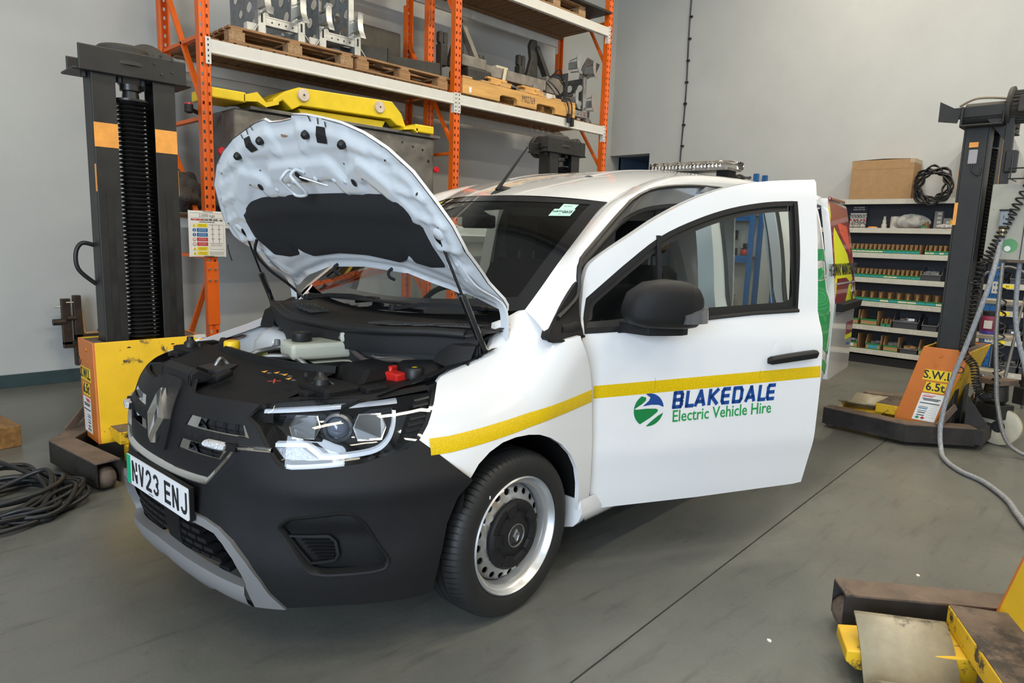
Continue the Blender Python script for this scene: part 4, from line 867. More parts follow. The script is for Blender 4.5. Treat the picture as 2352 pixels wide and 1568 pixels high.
# ---- windscreen pillars and roof rail
C1 = [(.168,.745,1.149),(.288,.73,1.237),(.401,.715,1.323),(.603,.68,1.455),(.777,.64,1.555),(.898,.61,1.605),(1.1,.625,1.69),(1.35,.645,1.755),(1.7,.66,1.795),(2.2,.67,1.815),(3.0,.67,1.815),(3.5,.66,1.795)]
C3 = [(.30,.862,1.13),(.36,.848,1.20),(.386,.835,1.28),(.414,.82,1.347),(.487,.811,1.395),(.607,.796,1.467),(.728,.78,1.538),(.856,.762,1.607),(.988,.749,1.654),(1.123,.739,1.683),(1.331,.731,1.708),(1.634,.724,1.728),(2.2,.728,1.738),(3.0,.73,1.735),(3.5,.715,1.725)]
C3b = [(.155,.878,1.055),(.178,.863,1.096)] + C3[1:]
def arc_curve(P, n):
    B = bez(P, 12); L = [0]
    for a, b in zip(B, B[1:]): L.append(L[-1] + (b - a).length)
    out = []; j = 0
    for i in range(n+1):
        t = L[-1]*i/n
        while j < len(L) - 2 and L[j+1] < t: j += 1
        k = (t - L[j])/max(1e-9, L[j+1] - L[j]); out.append(B[j].lerp(B[j+1], min(1, k)))
    return out
def by_u(P, us):
    B = bez(P, 10); T = [(q.x, q) for q in B]; out = []
    for u in us:
        if u <= T[0][0]: out.append(T[0][1]); continue
        for (a, qa), (b, qb) in zip(T, T[1:]):
            if a <= u <= b: out.append(qa.lerp(qb, (u-a)/max(1e-9, b-a))); break
        else: out.append(T[-1][1])
    return out
k1 = arc_curve(C1[:6], 24) + by_u(C1[5:], [.95 + .085*i for i in range(31)])
PA = arc_curve(C3b[:9], 24) + by_u(C3b[8:], [.95 + .085*i for i in range(31)])
def pillar(s):
    rows = []
    for t in (0, .2, .45, .7, .88, 1):
        row = []
        for i, (a, b) in enumerate(zip(k1, PA)):
            q = a.lerp(b, t); bul = .10*t*(1-t) if i > 24 else .16*t*(1-t)*min(1, .25 + i/14)
            n = Vector((-.35 if i < 24 else 0, .72, .6)).normalized(); q = q + n*bul; row.append((q.x, -s*q.y, q.z))
        rows.append(row)
    MB().loft(rows, closed=False).obj('roof_rail', m_white, van, smooth=60)
    MB().tube([(q.x, -s*(q.y+.002), q.z-.002) for q in PA[3:]], .010, 6).obj('door_seal', m_rubd, van, smooth=60)
    # white jamb between outer seal and cabin opening, then the inner rubber seal
    J = [Vector(q) for q in PA[6:40]]
    jam = []
    for t, dv, dw, du in ((0, 0, 0, 0), (.15, -.012, -.012, .006), (.5, -.05, -.045, .03), (.85, -.085, -.085, .055), (1, -.10, -.10, .065)):
        jam.append([(q.x + du*(1 if i < 20 else max(0, 1-(i-20)/8)), -s*(q.y + dv), q.z + dw) for i, q in enumerate(J)])
    MB().loft(jam, closed=False).obj('door_jamb', m_white, van, smooth=60)
    MB().tube(jam[-1], .017, 8).obj('inner_seal', m_rubd, van, smooth=60)
both(pillar)
SAIL = [(.178,1.096),(.150,1.075),(.138,1.06),(.142,1.049),(.165,1.043),(.229,1.040),(.300,1.042),(.368,1.047),(.374,1.10),(.386,1.245),(.372,1.26)]
def sail(s):
    f = lambda u, w, o=0.0: (u, -s*(.905 + smooth_tab(DW, w) + o), w)
    patch(MB(), SAIL, f, .025, (), .03, off=.006).obj('corner_trim', m_plas, van, smooth=50)
    MB().tube([f(*q, .008) for q in SAIL[:8]] , .006, 6).obj('trim_edge', m_plas2, van, smooth=60)
    MB().loft([[f(u, w, .006 + o) for u, w in ((.235, 1.068), (.30, 1.066), (.36, 1.075))] for o in (0,)] + [[f(u, w + .012, .014) for u, w in ((.24, 1.07), (.30, 1.07), (.355, 1.078))], [f(u, w + .03, .006) for u, w in ((.25, 1.07), (.30, 1.07), (.35, 1.078))]], closed=False).obj('trim_crease', m_plas, van, smooth=60)
both(sail)
# ---- roof
def roof_c(u): return smooth_tab([(.73,1.633),(.81,1.660),(1.0,1.715),(1.25,1.778),(1.5,1.818),(1.8,1.846),(2.1,1.860),(2.6,1.864),(3.1,1.858),(3.52,1.838)], u)
RE = by_u(C1[5:], [.898 + i*(3.5-.898)/40 for i in range(41)])
def roof_f(a, b):
    e = RE[int(round(b*40))]; t = 2*a - 1; uc = .735 + b*(3.52-.735)
    u = uc + (e.x - uc)*t*t; wc = roof_c(uc); pw = 2.6
    w = wc - (wc - e.z)*abs(t)**pw
    return (u, -t*e.y, w)
MB().grid(28, 40, roof_f).obj('roof', m_white, van, smooth=180)
for s in (-1, 1):      # shallow roof swages
    MB().loft([[roof_f(.5 + s*x, b) for b in [.18 + .02*i for i in range(38)]] if False else [tuple(Vector(roof_f(.5 + s*x, round(i*.025*40)/40)) + Vector((0, 0, dz))) for i in range(6, 39)] for x, dz in ((.20, .0008), (.214, .006), (.236, .006), (.25, .0008))], closed=False).obj('roof_swage', m_white, van, smooth=60)
MB().loft([[(1.62 + .04*math.cos(a), -.50 + .014*math.sin(a), roof_c(1.6) - .027 + z) for a in [k*PI/6 for k in range(12)]] for z in (0, .008)]).obj('roof_plug', m_plas2, van, smooth=60) if False else None
# ---- windscreen
ws_e = arc_curve(C1[:6], 20)
def ws_f(a, b, o=0.0):
    i = min(int(b*20), 19); e = ws_e[i].lerp(ws_e[i+1], b*20 - i); t = 2*a - 1
    mu, mw = .0 + .735*b, 1.092 + (1.633-1.092)*b + .018*math.sin(PI*b)
    return (mu + (e.x - mu)*t*t - o*.6, -t*e.y, mw + (e.z - mw)*t*t + o*.8)
MB().grid(24, 20, lambda a, b: ws_f(a, b, -.002)).obj('windscreen', m_ws, van, smooth=180)
fr = MB()
for (a0, a1, b0, b1) in ((0, 1, 0, .10), (0, 1, .94, 1), (0, .045, .10, .94), (.955, 1, .10, .94)): fr.grid(20 if a1-a0 > .5 else 3, 3 if a1-a0 > .5 else 16, lambda a, b: ws_f(a0 + (a1-a0)*a, b0 + (b1-b0)*b, .0008))
fr.obj('glass_border', m_gloss, van, smooth=180)
pa = MB().grid(4, 3, lambda a, b: ws_f(.86 + .045*a - .0*b, .80 + .09*b, .0018)); 
stk = MB().loft([[ws_f(.083 + .062*a, .835 + .055*b - .0*a, .002) for a in (0, .5, 1)] for b in (0, 1)], closed=False).obj('hire_sticker', mat('sticker_mint', (.42, .66, .58), .4), van)
stk2 = MB().loft([[ws_f(.083 + .075*a, .775 + .06*b, .002) for a in (0, .5, 1)] for b in (0, 1)], closed=False).obj('hire_sticker', mat('sticker_mint2', (.38, .62, .56), .4), van)
# a = 1 is the van's left edge when t > 0
for o in (stk, stk2): bpy.data.objects.remove(o)
def ws_patch(name, m, a0, a1, b0, b1, o): return MB().grid(3, 2, lambda a, b: ws_f(a0 + (a1-a0)*a, b0 + (b1-b0)*b, o)).obj(name, m, van)
q1 = ws_patch('hire_sticker', mat('sticker_mint', (.42, .66, .58), .4), .866, .920, .862, .925, .002); q2 = ws_patch('hire_sticker', mat('sticker_mint2', (.36, .60, .54), .4), .850, .925, .785, .862, .0022)
exv = (Vector(ws_f(.92, .82)) - Vector(ws_f(.86, .82))); eyv = Vector(ws_f(.88, .86)) - Vector(ws_f(.88, .79))
text('lettering', 'N RTHGATE', .021, frame3(ws_f(.888, .832, .0035), exv, eyv), m_ink, q2, .82); text('lettering', 'VEHICLE HIRE', .007, frame3(ws_f(.905, .818, .0035), exv, eyv), m_ink, q2); text('lettering', '0800 000 000', .007, frame3(ws_f(.89, .895, .0035), exv, eyv), m_gry, q1); text('lettering', 'www', .007, frame3(ws_f(.885, .803, .0035), exv, eyv), m_gry, q2)
M0 = frame3(ws_f(.8655, .832, .004), exv, eyv); MB().add([M0 @ Vector((.006*math.cos(k*PI/6), .006*math.sin(k*PI/6), 0)) for k in range(12)], [tuple(range(12))]).obj('logo_dot', mat('logo_green', (.02, .35, .16), .4), q2)
# ---- aerial, light bar
ae = MB(); ae.loft([[(.745, -.0, 1.635), (.76, -.018, 1.642), (.76, .018, 1.642)], [(.755, 0, 1.652), (.80, -.022, 1.665), (.80, .022, 1.665)], [(.83, 0, 1.69), (.86, -.02, 1.675), (.86, .02, 1.675)], [(.875, 0, 1.685), (.895, -.012, 1.683), (.895, .012, 1.683)]]).obj('aerial_base', m_plas, van, smooth=30)
MB().tube([(.79, 0, 1.665), (.84, 0, 1.715), (1.02, 0, 1.905)], [.012, .0085, .005], 8).obj('aerial_mast', m_plas, van, smooth=60)
m_clear = glass_mat('light_bar_clear', (.92, .9, .88))
LBU, LBZ = 2.26, 1.855
lbp = MB(); lbp.prism(rnd([(-.64, -.05), (-.56, -.13), (-.10, -.13), (-.04, -.05), (-.04, .05), (-.10, .13), (-.56, .13), (-.64, .05)], .02, 2), lambda a, b, d: (LBU + b, a, LBZ + d), .018, .068); lb = lbp.obj('light_bar', m_clear, van, bevel=.006)
MB().box(LBU-.10, LBU+.10, -.60, -.08, LBZ+.016, LBZ+.03).obj('bar_base', mat('bar_base', (.35, .33, .30), .4, .5), lb); MB().box(LBU-.07, LBU+.07, -.57, -.10, LBZ+.058, LBZ+.064).obj('bar_spine', mat('bar_spine', (.5, .48, .45), .3, .7), lb)
for k in range(20):
    y = -.56 + k*.46/19
    if k % 4 == 3: MB().box(LBU-.122, LBU-.09, y+.011, y+.015, LBZ+.02, LBZ+.066).obj('divider', m_clear, lb)
    MB().lathe([(.009, 0), (.0105, .003), (.006, .014), (0, .016)], (LBU-.118, y, LBZ+.038), (1, 0, 0), 12).obj('lamp_cell', m_chrome, lb, smooth=40)
for y in (-.55, -.13): MB().box(LBU-.05, LBU+.05, y-.04, y+.04, LBZ-.045, LBZ+.018).obj('bar_foot', m_plas2, lb)
cw = []
for i in range(40): cw.append((LBU + .25 + .10*math.sin(i*.9), -.50 + .06*math.cos(i*.7) + .0*i, 1.845 + .02*abs(math.sin(i*1.3))))
MB().tube(bez([(LBU, -.50, 1.87)] + cw, 4), .005, 5).obj('bar_cable', m_cab, van, smooth=60)
# ---- bonnet
BHALF = [(.015,0),(.0,.28),(-.06,.50),(-.11,.62),(-.15,.70),(-.16,.735),(-.13,.752),(0,.745),(.12,.775),(.22,.80),(.30,.795),(.375,.762),(.49,.70),(.57,.605),(.625,.50),(.665,.385),(.69,.27),(.708,.18),(.716,.10),(.700,.075),(.697,0)]
BON = BHALF + [(l, -v) for l, v in BHALF[-2:0:-1]]
patch(MB(), BON, bn, .035, (), .012, off=.0).obj('bonnet', m_white, van, smooth=50)
bonnet_o = bpy.data.objects['bonnet']
RIDG = []   # (a, b, radius, height): pressed ribs of the inner panel; positive stands towards the engine bay
for s in (1, -1):
    RIDG += [((.50, .02*s), (.50, .20*s), .030, .016), ((.50, .20*s), (.43, .235*s), .026, .014), ((.43, .235*s), (.43, .32*s), .024, .014), ((.47, .33*s), (.50, .42*s), .026, .013), ((.50, .42*s), (.42, .52*s), .030, .015), ((.42, .52*s), (.33, .60*s), .026, .012),
             ((.60, .36*s), (.565, .47*s), .012, .009), ((.53, .51*s), (.505, .62*s), .010, -.008), ((.43, .57*s), (.40, .71*s), .010, .009), ((.33, .62*s), (.30, .75*s), .010, .009), ((.20, .66*s), (.19, .755*s), .010, .008), ((.09, .64*s), (.085, .73*s), .012, .009),
             ((.60, .10*s), (.655, .12*s), .022, .008), ((.56, .27*s), (.66, .27*s), .050, -.006), ((.635, .13*s), (.625, .36*s), .03, .006), ((-.02, .25*s), (-.08, .52*s), .022, .012), ((.01, .0), (-.005, .25*s), .022, .012), ((-.03, .66*s), (.06, .70*s), .03, .010)]
def cap_h(q):
    h = 0
    for a, b, r, k in RIDG:
        d = seg_d(q, a, b)
        if d < r*1.9:
            t = max(0, min(1, (r*1.9 - d)/(r*.95))); t = t*t*(3-2*t); h = max(h, k*t) if k > 0 else h + k*t
    return h
BIN = [(l, v) for l, v in BON]
def bin_f(l, v, o=0.0):
    d = poly_d((l, v), BON); t = max(0, min(1, (d - .018)/.035)); t = t*t*(3 - 2*t); t2 = max(0, min(1, (d - .075)/.05)); t2 = t2*t2*(3-2*t2)
    return bn(l, v, -.013 - .016*t - .010*t2 - cap_h((l, v)) + o)
inner_p = patch(MB(), [(l + (.003 if l < .3 else -.003), v*.994) for l, v in BON], bin_f, .0145, (), 0); inner_p.obj('bonnet_inner', m_inner, bonnet_o, smooth=180)
PAD = [(.398,-.40),(.395,0),(.398,.40),(.405,.52),(.395,.585),(.345,.625),(.21,.62),(.09,.605),(.072,.50),(.085,.41),(.128,.40),(.098,.37),(.075,.31),(.098,.10),(.098,-.10),(.075,-.31),(.098,-.37),(.128,-.40),(.085,-.41),(.072,-.50),(.09,-.605),(.21,-.62),(.345,-.60),(.385,-.50)]
def pad_f(l, v, o=0.0):
    d = poly_d((l, v), PAD); t = max(0, min(1, d/.05)); return bn(l, v, -.042 - .014*(1-(1-t)**2) - .010*math.exp(-((l-.33)/.04)**2)*(abs(v) < .55) - .006*math.sin(9*v)*math.exp(-((l-.25)/.09)**2) + o)
patch(MB(), rnd(PAD, .02, 3), pad_f, .02, (), -.03).obj('bonnet_pad', m_felt, bonnet_o, smooth=60)
def bpatch(name, m, poly, off=-.006, st=.03): return patch(MB(), poly, lambda l, v, o=0.0: bin_f(l, v, off), st).obj(name, m, bonnet_o)
for s in (1, -1):
    bpatch('pressing_hole', m_black, [(.668, s*.242), (.660, s*.292), (.63, s*.288), (.604, s*.272), (.612, s*.215), (.642, s*.232)]); bpatch('pressing_hole', m_black, [(.455 + .016*math.cos(k*PI/5), s*.335 + .014*math.sin(k*PI/5)) for k in range(10)], st=.02)
    for k in range(3): bpatch('slot_hole', m_black, [(.690 - .012*k - .006, s*(.205 + .045*k)), (.690 - .012*k - .006, s*(.211 + .045*k)), (.712 - .014*k - .006, s*(.213 + .046*k)), (.712 - .014*k - .006, s*(.207 + .046*k))], st=.02)
    for l, v in ((.645, .165), (.60, .375)): p0, p1 = Vector(bin_f(l, s*v, 0)), Vector(bin_f(l, s*v, -.022)); MB().lathe([(.017, 0), (.016, .012), (.011, .02), (0, .021)], p0, p1 - p0, 14).obj('rubber_stop', m_rubd, bonnet_o, smooth=40)
    for l, v in ((.535, .58), (.42, .69), (.30, .735), (.18, .735), (.52, .30), (.40, .26), (.47, .40), (.36, .30)): bpatch('pin_hole', m_black, [(l + .004*math.cos(k*PI/3), s*(v + .004*math.sin(k*PI/3))) for k in range(6)], -.003, .02)
for l, v in ((.47, .08), (.46, .20), (.44, -.16), (.43, -.24), (.46, -.1), (.455, .27)): p0, p1 = Vector(bin_f(l, v, 0)), Vector(bin_f(l, v, -.02)); MB().lathe([(.012, 0), (.008, .004), (0, .005)], p0, p1 - p0, 10).obj('weld_dimple', m_inner, bonnet_o, smooth=60)
bpatch('pressing_hole', m_black, [(.53, -.05), (.515, -.015), (.46, .02), (.45, .0), (.485, -.03)])
lp = [bin_f(l, v, o) for l, v, o in ((.50, -.035, .0), (.525, -.03, -.02), (.52, -.035, -.05), (.50, -.055, -.06), (.44, -.055, -.06), (.425, -.035, -.06), (.425, .02, -.06), (.44, .04, -.06), (.50, .04, -.06), (.52, .02, -.05), (.525, .02, -.02), (.50, .03, 0))]
MB().tube(bez(lp, 4), .0068, 8).obj('latch_loop', m_inner, bonnet_o, smooth=60); MB().tube([bin_f(.50, .035, -.03), bin_f(.43, .11, -.0)], .003, 6).obj('latch_rod', m_inner, bonnet_o)
bpatch('rust_speckle', mat('rust_speckle', (.30, .17, .09), .8, noise=.4, nscale=200), [(.655, -.02), (.650, .01), (.645, .03), (.640, .0), (.645, -.02)], -.002, .01)
for s in (1, -1):
    # hinge arm
    hp = [bin_f(.14, s*.69, -.004), bin_f(.02, s*.705, -.014), (.035, -s*.735, 1.175), (.06, -s*.735, 1.06), (.045, -s*.73, .985)]
    P = bez(hp, 6); mb = MB(); mb.loft([[tuple(q + Vector((a, b*s, 0))) for a, b in ((-.004, -.02), (-.004, .012), (.006, .014), (.006, -.022))] for q in P]); mb.obj('hinge_arm', m_inner, bonnet_o, smooth=40)
    for l in (.12, .05): p0, p1 = Vector(bin_f(l, s*.695, -.005)), Vector(bin_f(l, s*.695, -.03)); MB().lathe([(.012, 0), (.012, .008), (0, .01)], p0, p1-p0, 6).obj('hinge_bolt', m_inner, bonnet_o)
    # gas strut
    a, b = Vector((-.235, -s*.684, 1.425)), Vector((-.04, -s*.735, 1.0)); m = a.lerp(b, .49)
    MB().tube([a, m], .0055, 8).obj('strut_rod', m_gloss, bonnet_o, smooth=60); MB().tube([m, m.lerp(b, .03), b], [.013, .0145, .0145], 12).obj('strut_tube', m_gloss, bonnet_o, smooth=60)
    MB().lathe([(0, -.02), (.014, -.018), (.017, -.005), (.015, .012), (.008, .03)], a, b - a, 12).obj('strut_socket', m_plas2, bonnet_o, smooth=50)
    MB().lathe([(.026, 0), (.02, .006), (0, .007)], bin_f(.262, s*.70, .0), Vector(bin_f(.262, s*.70, -.03)) - Vector(bin_f(.262, s*.70, 0)), 14).obj('strut_boss', m_inner, bonnet_o, smooth=60)
for v in (.19, -.20):
    p = Vector(bin_f(.012 - .1*v*v, v, -.004)); MB().tube(bez([p + Vector((0, 0, .015)), p + Vector((-.02, 0, .0)), p + Vector((-.028, -.015, -.02)), p + Vector((-.01, -.03, -.032))], 4), .007, 6).obj('edge_clip', m_rubd, bonnet_o, smooth=60)
MB().tube(bez([bin_f(.20, -.60, -.02), bin_f(.14, -.64, -.05), bin_f(.03, -.66, -.05), bin_f(-.08, -.66, -.05), (.05, .70, 1.12), (.08, .62, 1.06)], 6), .0075, 7).obj('washer_hose', m_cab, bonnet_o, smooth=60)
# ---- front bumper with grille panel
TOPL = [(.521,.869),(.412,.871),(.276,.869),(.191,.867),(.172,.871),(.150,.905),(.11,.921),(.039,.923)]
LAMP = [(.521,.869),(.618,.881),(.71,.887),(.834,.892),(.966,.898),(1.076,.905),(1.167,.915),(1.208,.921),(1.186,.894),(1.153,.847),(1.123,.806),(1.085,.765),(1.04,.743),(.973,.723),(.876,.707),(.768,.696),(.67,.688),(.638,.691),(.613,.705),(.579,.744),(.533,.799),(.485,.83)]
SKO = [(0,.492),(.247,.492),(.35,.486),(.413,.469),(.464,.433),(.516,.371),(.555,.303),(.577,.252),(.626,.191)]
BUMPH = [(.485,.83),(.533,.799),(.579,.744),(.613,.705),(.638,.691),(.67,.688),(.768,.696),(.876,.707),(.973,.723),(1.04,.743),(1.085,.765),(1.147,.72),(1.273,.618),(1.222,.565),(1.183,.474),(1.165,.339),(1.152,.208),(1.077,.203),(.917,.211),(.783,.213),(.692,.203),(.626,.191)]
half = list(reversed(TOPL)) + BUMPH + list(reversed(SKO))[1:-1]          # centre top -> round -> centre bottom
BUMP = half + [(-p, w) for p, w in reversed(half)]
FOG = rnd([(.627,.495),(.668,.526),(.828,.55),(.862,.545),(.896,.513),(.939,.436),(.976,.38),(.967,.354),(.922,.348),(.78,.346),(.733,.352),(.712,.372),(.672,.435)], .012, 2)
SL1 = [(.182,.766),(.208,.803),(.482,.805),(.51,.768)]; SL2_ = [(.142,.682),(.165,.719),(.427,.725),(.394,.684)]
def mir(P): return [(-p, w) for p, w in reversed(P)]
def grow(P, k):
    cx = sum(p for p, _ in P)/len(P); cy = sum(w for _, w in P)/len(P)
    out = []
    n = len(P)
    for i in range(n):
        a, b, c = Vector(P[i-1]), Vector(P[i]), Vector(P[(i+1) % n]); t = (c - a).normalized(); nn = Vector((t.y, -t.x))
        if nn.dot(b - Vector((cx, cy))) < 0: nn = -nn
        out.append(tuple(b + nn*k))
    return out
PLATE = [(-.262, .575), (.262, .575), (.262, .46), (-.262, .46)]
def bump_f(p, w, o=0.0):
    a = abs(p); h = 0
    # a soft brow over the fog lamp pockets and a tucked-in lower edge
    h += .020*math.exp(-((w - .63)/.05)**2)*max(0, min(1, (a - .45)/.3)) - .016*math.exp(-((w - .46)/.09)**2)*max(0, min(1, (a - .42)/.12))*max(0, min(1, (1.15 - a)/.15))
    h += 0
    # horizontal bars of the grille panel
    if a < .60 and w > .60: h += .010*math.exp(-((w - .745)/.012)**2)*max(0, min(1, (a - .13)/.04))*max(0, min(1, (.52 - a)/.05))
    return sk(p, w, o + h)
bump = patch(MB(), BUMP, bump_f, .022, (FOG, mir(FOG), SL1, mir(SL1), SL2_, mir(SL2_)), .012, .045).obj('front_bumper', m_plas, van, smooth=35)
for s in (1, -1):
    P = FOG if s > 0 else mir(FOG); I = [(.66,.462),(.785,.464),(.802,.447),(.809,.403),(.8,.388),(.726,.376)]; I = I if s > 0 else mir(I)
    bz = patch(MB(), grow(P, .004), lambda p, w, o=0.0: sk(p, w, -.042 + .026*max(0, min(1, (abs(p)-.82)/.12)) + .02*max(0, min(1, (w-.47)/.05)) + o), .02, (), 0)
    fb = bz.obj('fog_pocket', m_plas2, van, smooth=40)
    rim = MB(); Q = resamp(P, .02); n = len(Q)
    rim.loft([[bump_f(p, w, .001) for p, w in grow(Q, .010)], [bump_f(p, w, .009) for p, w in grow(Q, .006)], [bump_f(p, w, .006) for p, w in Q], [sk(p, w, -.03) for p, w in grow(Q, -.006)]], True, False)
    rim.obj('pocket_rim', m_plas, fb, smooth=60)
    patch(MB(), rnd(grow(I, .010), .008, 2), lambda p, w, o=0.0: sk(p, w, -.026 + o), .02, (I,), .016, .02).obj('slat_frame', m_plas, fb, smooth=40)
    for k in range(6):
        w0 = .388 + k*.012; p0, p1 = .745 - .010*k, .800
        MB().loft([[sk(s*p0, w0, -.032), sk(s*p1, w0, -.030)], [sk(s*p0, w0 + .004, -.024), sk(s*p1, w0 + .004, -.022)], [sk(s*p0, w0 + .0065, -.036), sk(s*p1, w0 + .0065, -.034)]], closed=False).obj('slat', m_plas, fb)
    for P0, inn in ((SL1, [(.258,.774),(.270,.7985),(.474,.8),(.49,.776)]), (SL2_, [(.212,.692),(.224,.713),(.408,.718),(.386,.691)])):
        P1 = P0 if s > 0 else mir(P0); I1 = inn if s > 0 else mir(inn)
        ring = patch(MB(), grow(P1, .002), lambda p, w, o=0.0: sk(p, w, -.004 + o), .03, (grow(I1, .004),), .012, .03).obj('slot_trim', m_chrome, bump, smooth=30)
        patch(MB(), grow(P1, .003), lambda p, w, o=0.0: sk(p, w, -.044 + o), .05, (), 0).obj('slot_back', m_black, bump)
        for k in range(3): pp = (.30 + .06*k)*s; MB().loft([[sk(pp, w, -.03), sk(pp + .008, w, -.03)] for w in (P0[0][1]+.006, P0[1][1]-.004)], closed=False).obj('slot_rib', m_plas2, bump)
    # flashing strobes
    pc = [sk(s*p, .738, .028) for p in (.335, .36, .39, .42, .445)]
    so = MB(); so.loft([[sk(s*p, .738 + dz, oo) for dz, oo in ((-h, .012), (-h, .028), (-h*.5, .034), (h*.5, .034), (h, .028), (h, .012))] for p, h in ((.338, .007), (.345, .011), (.38, .0115), (.41, .0115), (.428, .011), (.436, .007))]); so.obj('strobe_lamp', mat('strobe_lens', (.62, .63, .66), .12, .3, noise=.5, nscale=160, bump=.6, bscale=220), bump, smooth=40)
    MB().loft([[sk(s*p, .738 + dz, oo) for dz, oo in ((-.011, .004), (-.011, .022), (.011, .022), (.011, .004))] for p in (.33, .39, .45, .475)]).obj('strobe_body', m_plas2, bump, smooth=40)
# chrome sweep under the grille
CHR = [(.007,.597),(.219,.600),(.325,.604),(.345,.610),(.371,.632),(.437,.700),(.458,.726),(.478,.738),(.56,.741),(.60,.742)]
CHR = [(0, .597)] + CHR[1:]
CP = [(q.x, q.y) for q in bez([(p, w, 0) for p, w in mir(CHR)[:-1] + CHR], 5)]
def strip(name, path, f, hw, o0, o1, m, par, n=1):
    rows = [[], [], [], []]
    for i, q in enumerate(path):
        a, b = Vector(path[max(i-1, 0)]), Vector(path[min(i+1, len(path)-1)]); t = (b - a).normalized(); nn = Vector((-t.y, t.x)); k = hw(i/(len(path)-1)) if callable(hw) else hw
        for r, (d, oo) in enumerate(((-k, o0), (-k*.55, o1), (k*.55, o1), (k, o0))): rows[r].append(f(q[0] + nn.x*d, q[1] + nn.y*d, oo))
    return MB().loft(rows, closed=False).obj(name, m, par, smooth=60)
strip('chrome_sweep', CP, bump_f, lambda t: .008 + .007*max(0, 1 - (abs(t - .5)/.30)**2), .0, .012, m_chrome, bump)
# badge panel and lozenge
BPN = [(-.075,.902),(.075,.902),(.098,.875),(.092,.74),(.06,.655),(-.06,.655),(-.092,.74),(-.098,.875)]
patch(MB(), rnd(BPN, .012, 3), lambda p, w, o=0.0: sk(p, w, .012 + o), .03, (), .018).obj('badge_panel', m_plas, bump, smooth=40)
def lozenge(c, ex, ez, hh, hw, d, m, par, name='emblem'):
    ex, ez = Vector(ex).normalized(), Vector(ez).normalized(); n = ex.cross(ez); c = Vector(c)
    def P(x, z, y): return tuple(c + ex*x + ez*z + n*y)
    o = [(0, hh), (hw, 0), (0, -hh), (-hw, 0)]; mid = [(0, hh*.80), (hw*.66, 0), (0, -hh*.80), (-hw*.66, 0)]; i = [(0, hh*.60), (hw*.34, 0), (0, -hh*.60), (-hw*.34, 0)]
    mb = MB(); mb.loft([[P(x, z, 0) for x, z in o], [P(x, z, d*.6) for x, z in o], [P(x, z, d) for x, z in mid], [P(x, z, d*.45) for x, z in i], [P(x, z, 0) for x, z in i]], True, False)
    return mb.obj(name, m, par, smooth=0)
zb, zt = Vector(sk(0, .675, .012)), Vector(sk(0, .858, .012)); lozenge((zb + zt)/2 + Vector((-.004, 0, 0)), (0, -1, 0) if False else (0, 1, 0) if False else (0, -1, 0), zt - zb, .098, .066, .030, m_chrome, bump) 
# number plate
pc = Vector((-.962, 0, .5145)); pl = MB(); pl.prism(rnd([(-.26, -.0555), (.26, -.0555), (.26, .0555), (-.26, .0555)], .008, 3), lambda a, b, d: (pc.x + d + b*.12*-.0, a, pc.z + b), -.004, .0); npo = pl.obj('number_plate', mat('plate_white', (.70, .71, .72), .3), van, loc=(0, -.042, .017))
MB().box(pc.x, pc.x+.018, -.262, .262, pc.z-.058, pc.z+.058).obj('plate_backing', m_plas2, npo, bevel=.003)
MB().box(pc.x-.0048, pc.x-.004, .222, .258, pc.z-.054, pc.z+.054).obj('green_flash', mat('plate_green', (.0, .36, .17), .35), npo)
PM = lambda y, z: frame3((pc.x - .0046, y, pc.z + z), (0, -1, 0), (0, 0, 1))
CW = .0635
def plate_char(ch, yc):
    # the mandatory plate face: strokes 14 mm wide, characters 50 x 79 mm
    h, w, t = .0395, .025, .0135; mb = MB()
    def st(P): 
        Q = [Vector((x, z)) for x, z in P]
        for a, b in zip(Q, Q[1:]):
            d = (b - a).normalized(); nn = Vector((-d.y, d.x))*t/2; a2, b2 = a - d*(t*.0), b + d*(t*.0)
            vs = [a2 + nn, b2 + nn, b2 - nn, a2 - nn]; mb.add([(pc.x - .0049, yc - v.x, pc.z + v.y) for v in vs], [(0, 1, 2, 3)])
    a, b = w - t/2, h - t/2
    arc = lambda cx, cz, r1, r2, t0, t1, n=8: [(cx + r1*math.cos(math.radians(t0 + (t1-t0)*k/n)), cz + r2*math.sin(math.radians(t0 + (t1-t0)*k/n))) for k in range(n+1)]
    if ch == 'N': st([(-a, -h), (-a, h)]); st([(a, -h), (a, h)]); st([(-a, h), (a, -h)])
    if ch == 'V': st([(-a, h), (0, -h)]); st([(a, h), (0, -h)])
    if ch == '2': st(arc(0, b - a, a, a, 175, 0) + [(a, .008)] + [(-a, -b)]); st([(-w, -b), (w, -b)])
    if ch == '3': st(arc(0, b - .0165, a, .0165, 165, -90)); st(arc(0, -b + .0165, a, .0165, 90, -165))
    if ch == 'E': st([(-a, -h), (-a, h)]); st([(-w, b), (w, b)]); st([(-w, 0), (w*.8, 0)]); st([(-w, -b), (w, -b)])
    if ch == 'J': st([(a, h), (a, -b + a)] + arc(0, -b + a, a, a, 0, -170))
    o = mb.obj('character', m_ink, npo); return o
y = .185
for ch in 'NV23 ENJ':
    if ch == ' ': y -= .033; continue
    plate_char(ch, y); y -= CW
for yy, zz in ((.165, .0), (-.105, .0)): MB().lathe([(0, .004), (.006, .003), (.007, 0)], (pc.x - .0045, yy, pc.z + zz), (-1, 0, 0), 10).obj('plate_screw', m_pap if yy > 0 else m_black, npo, smooth=40)
text('lettering', 'PROGRESS LTD', .006, PM(.04, -.048), m_gry, npo)
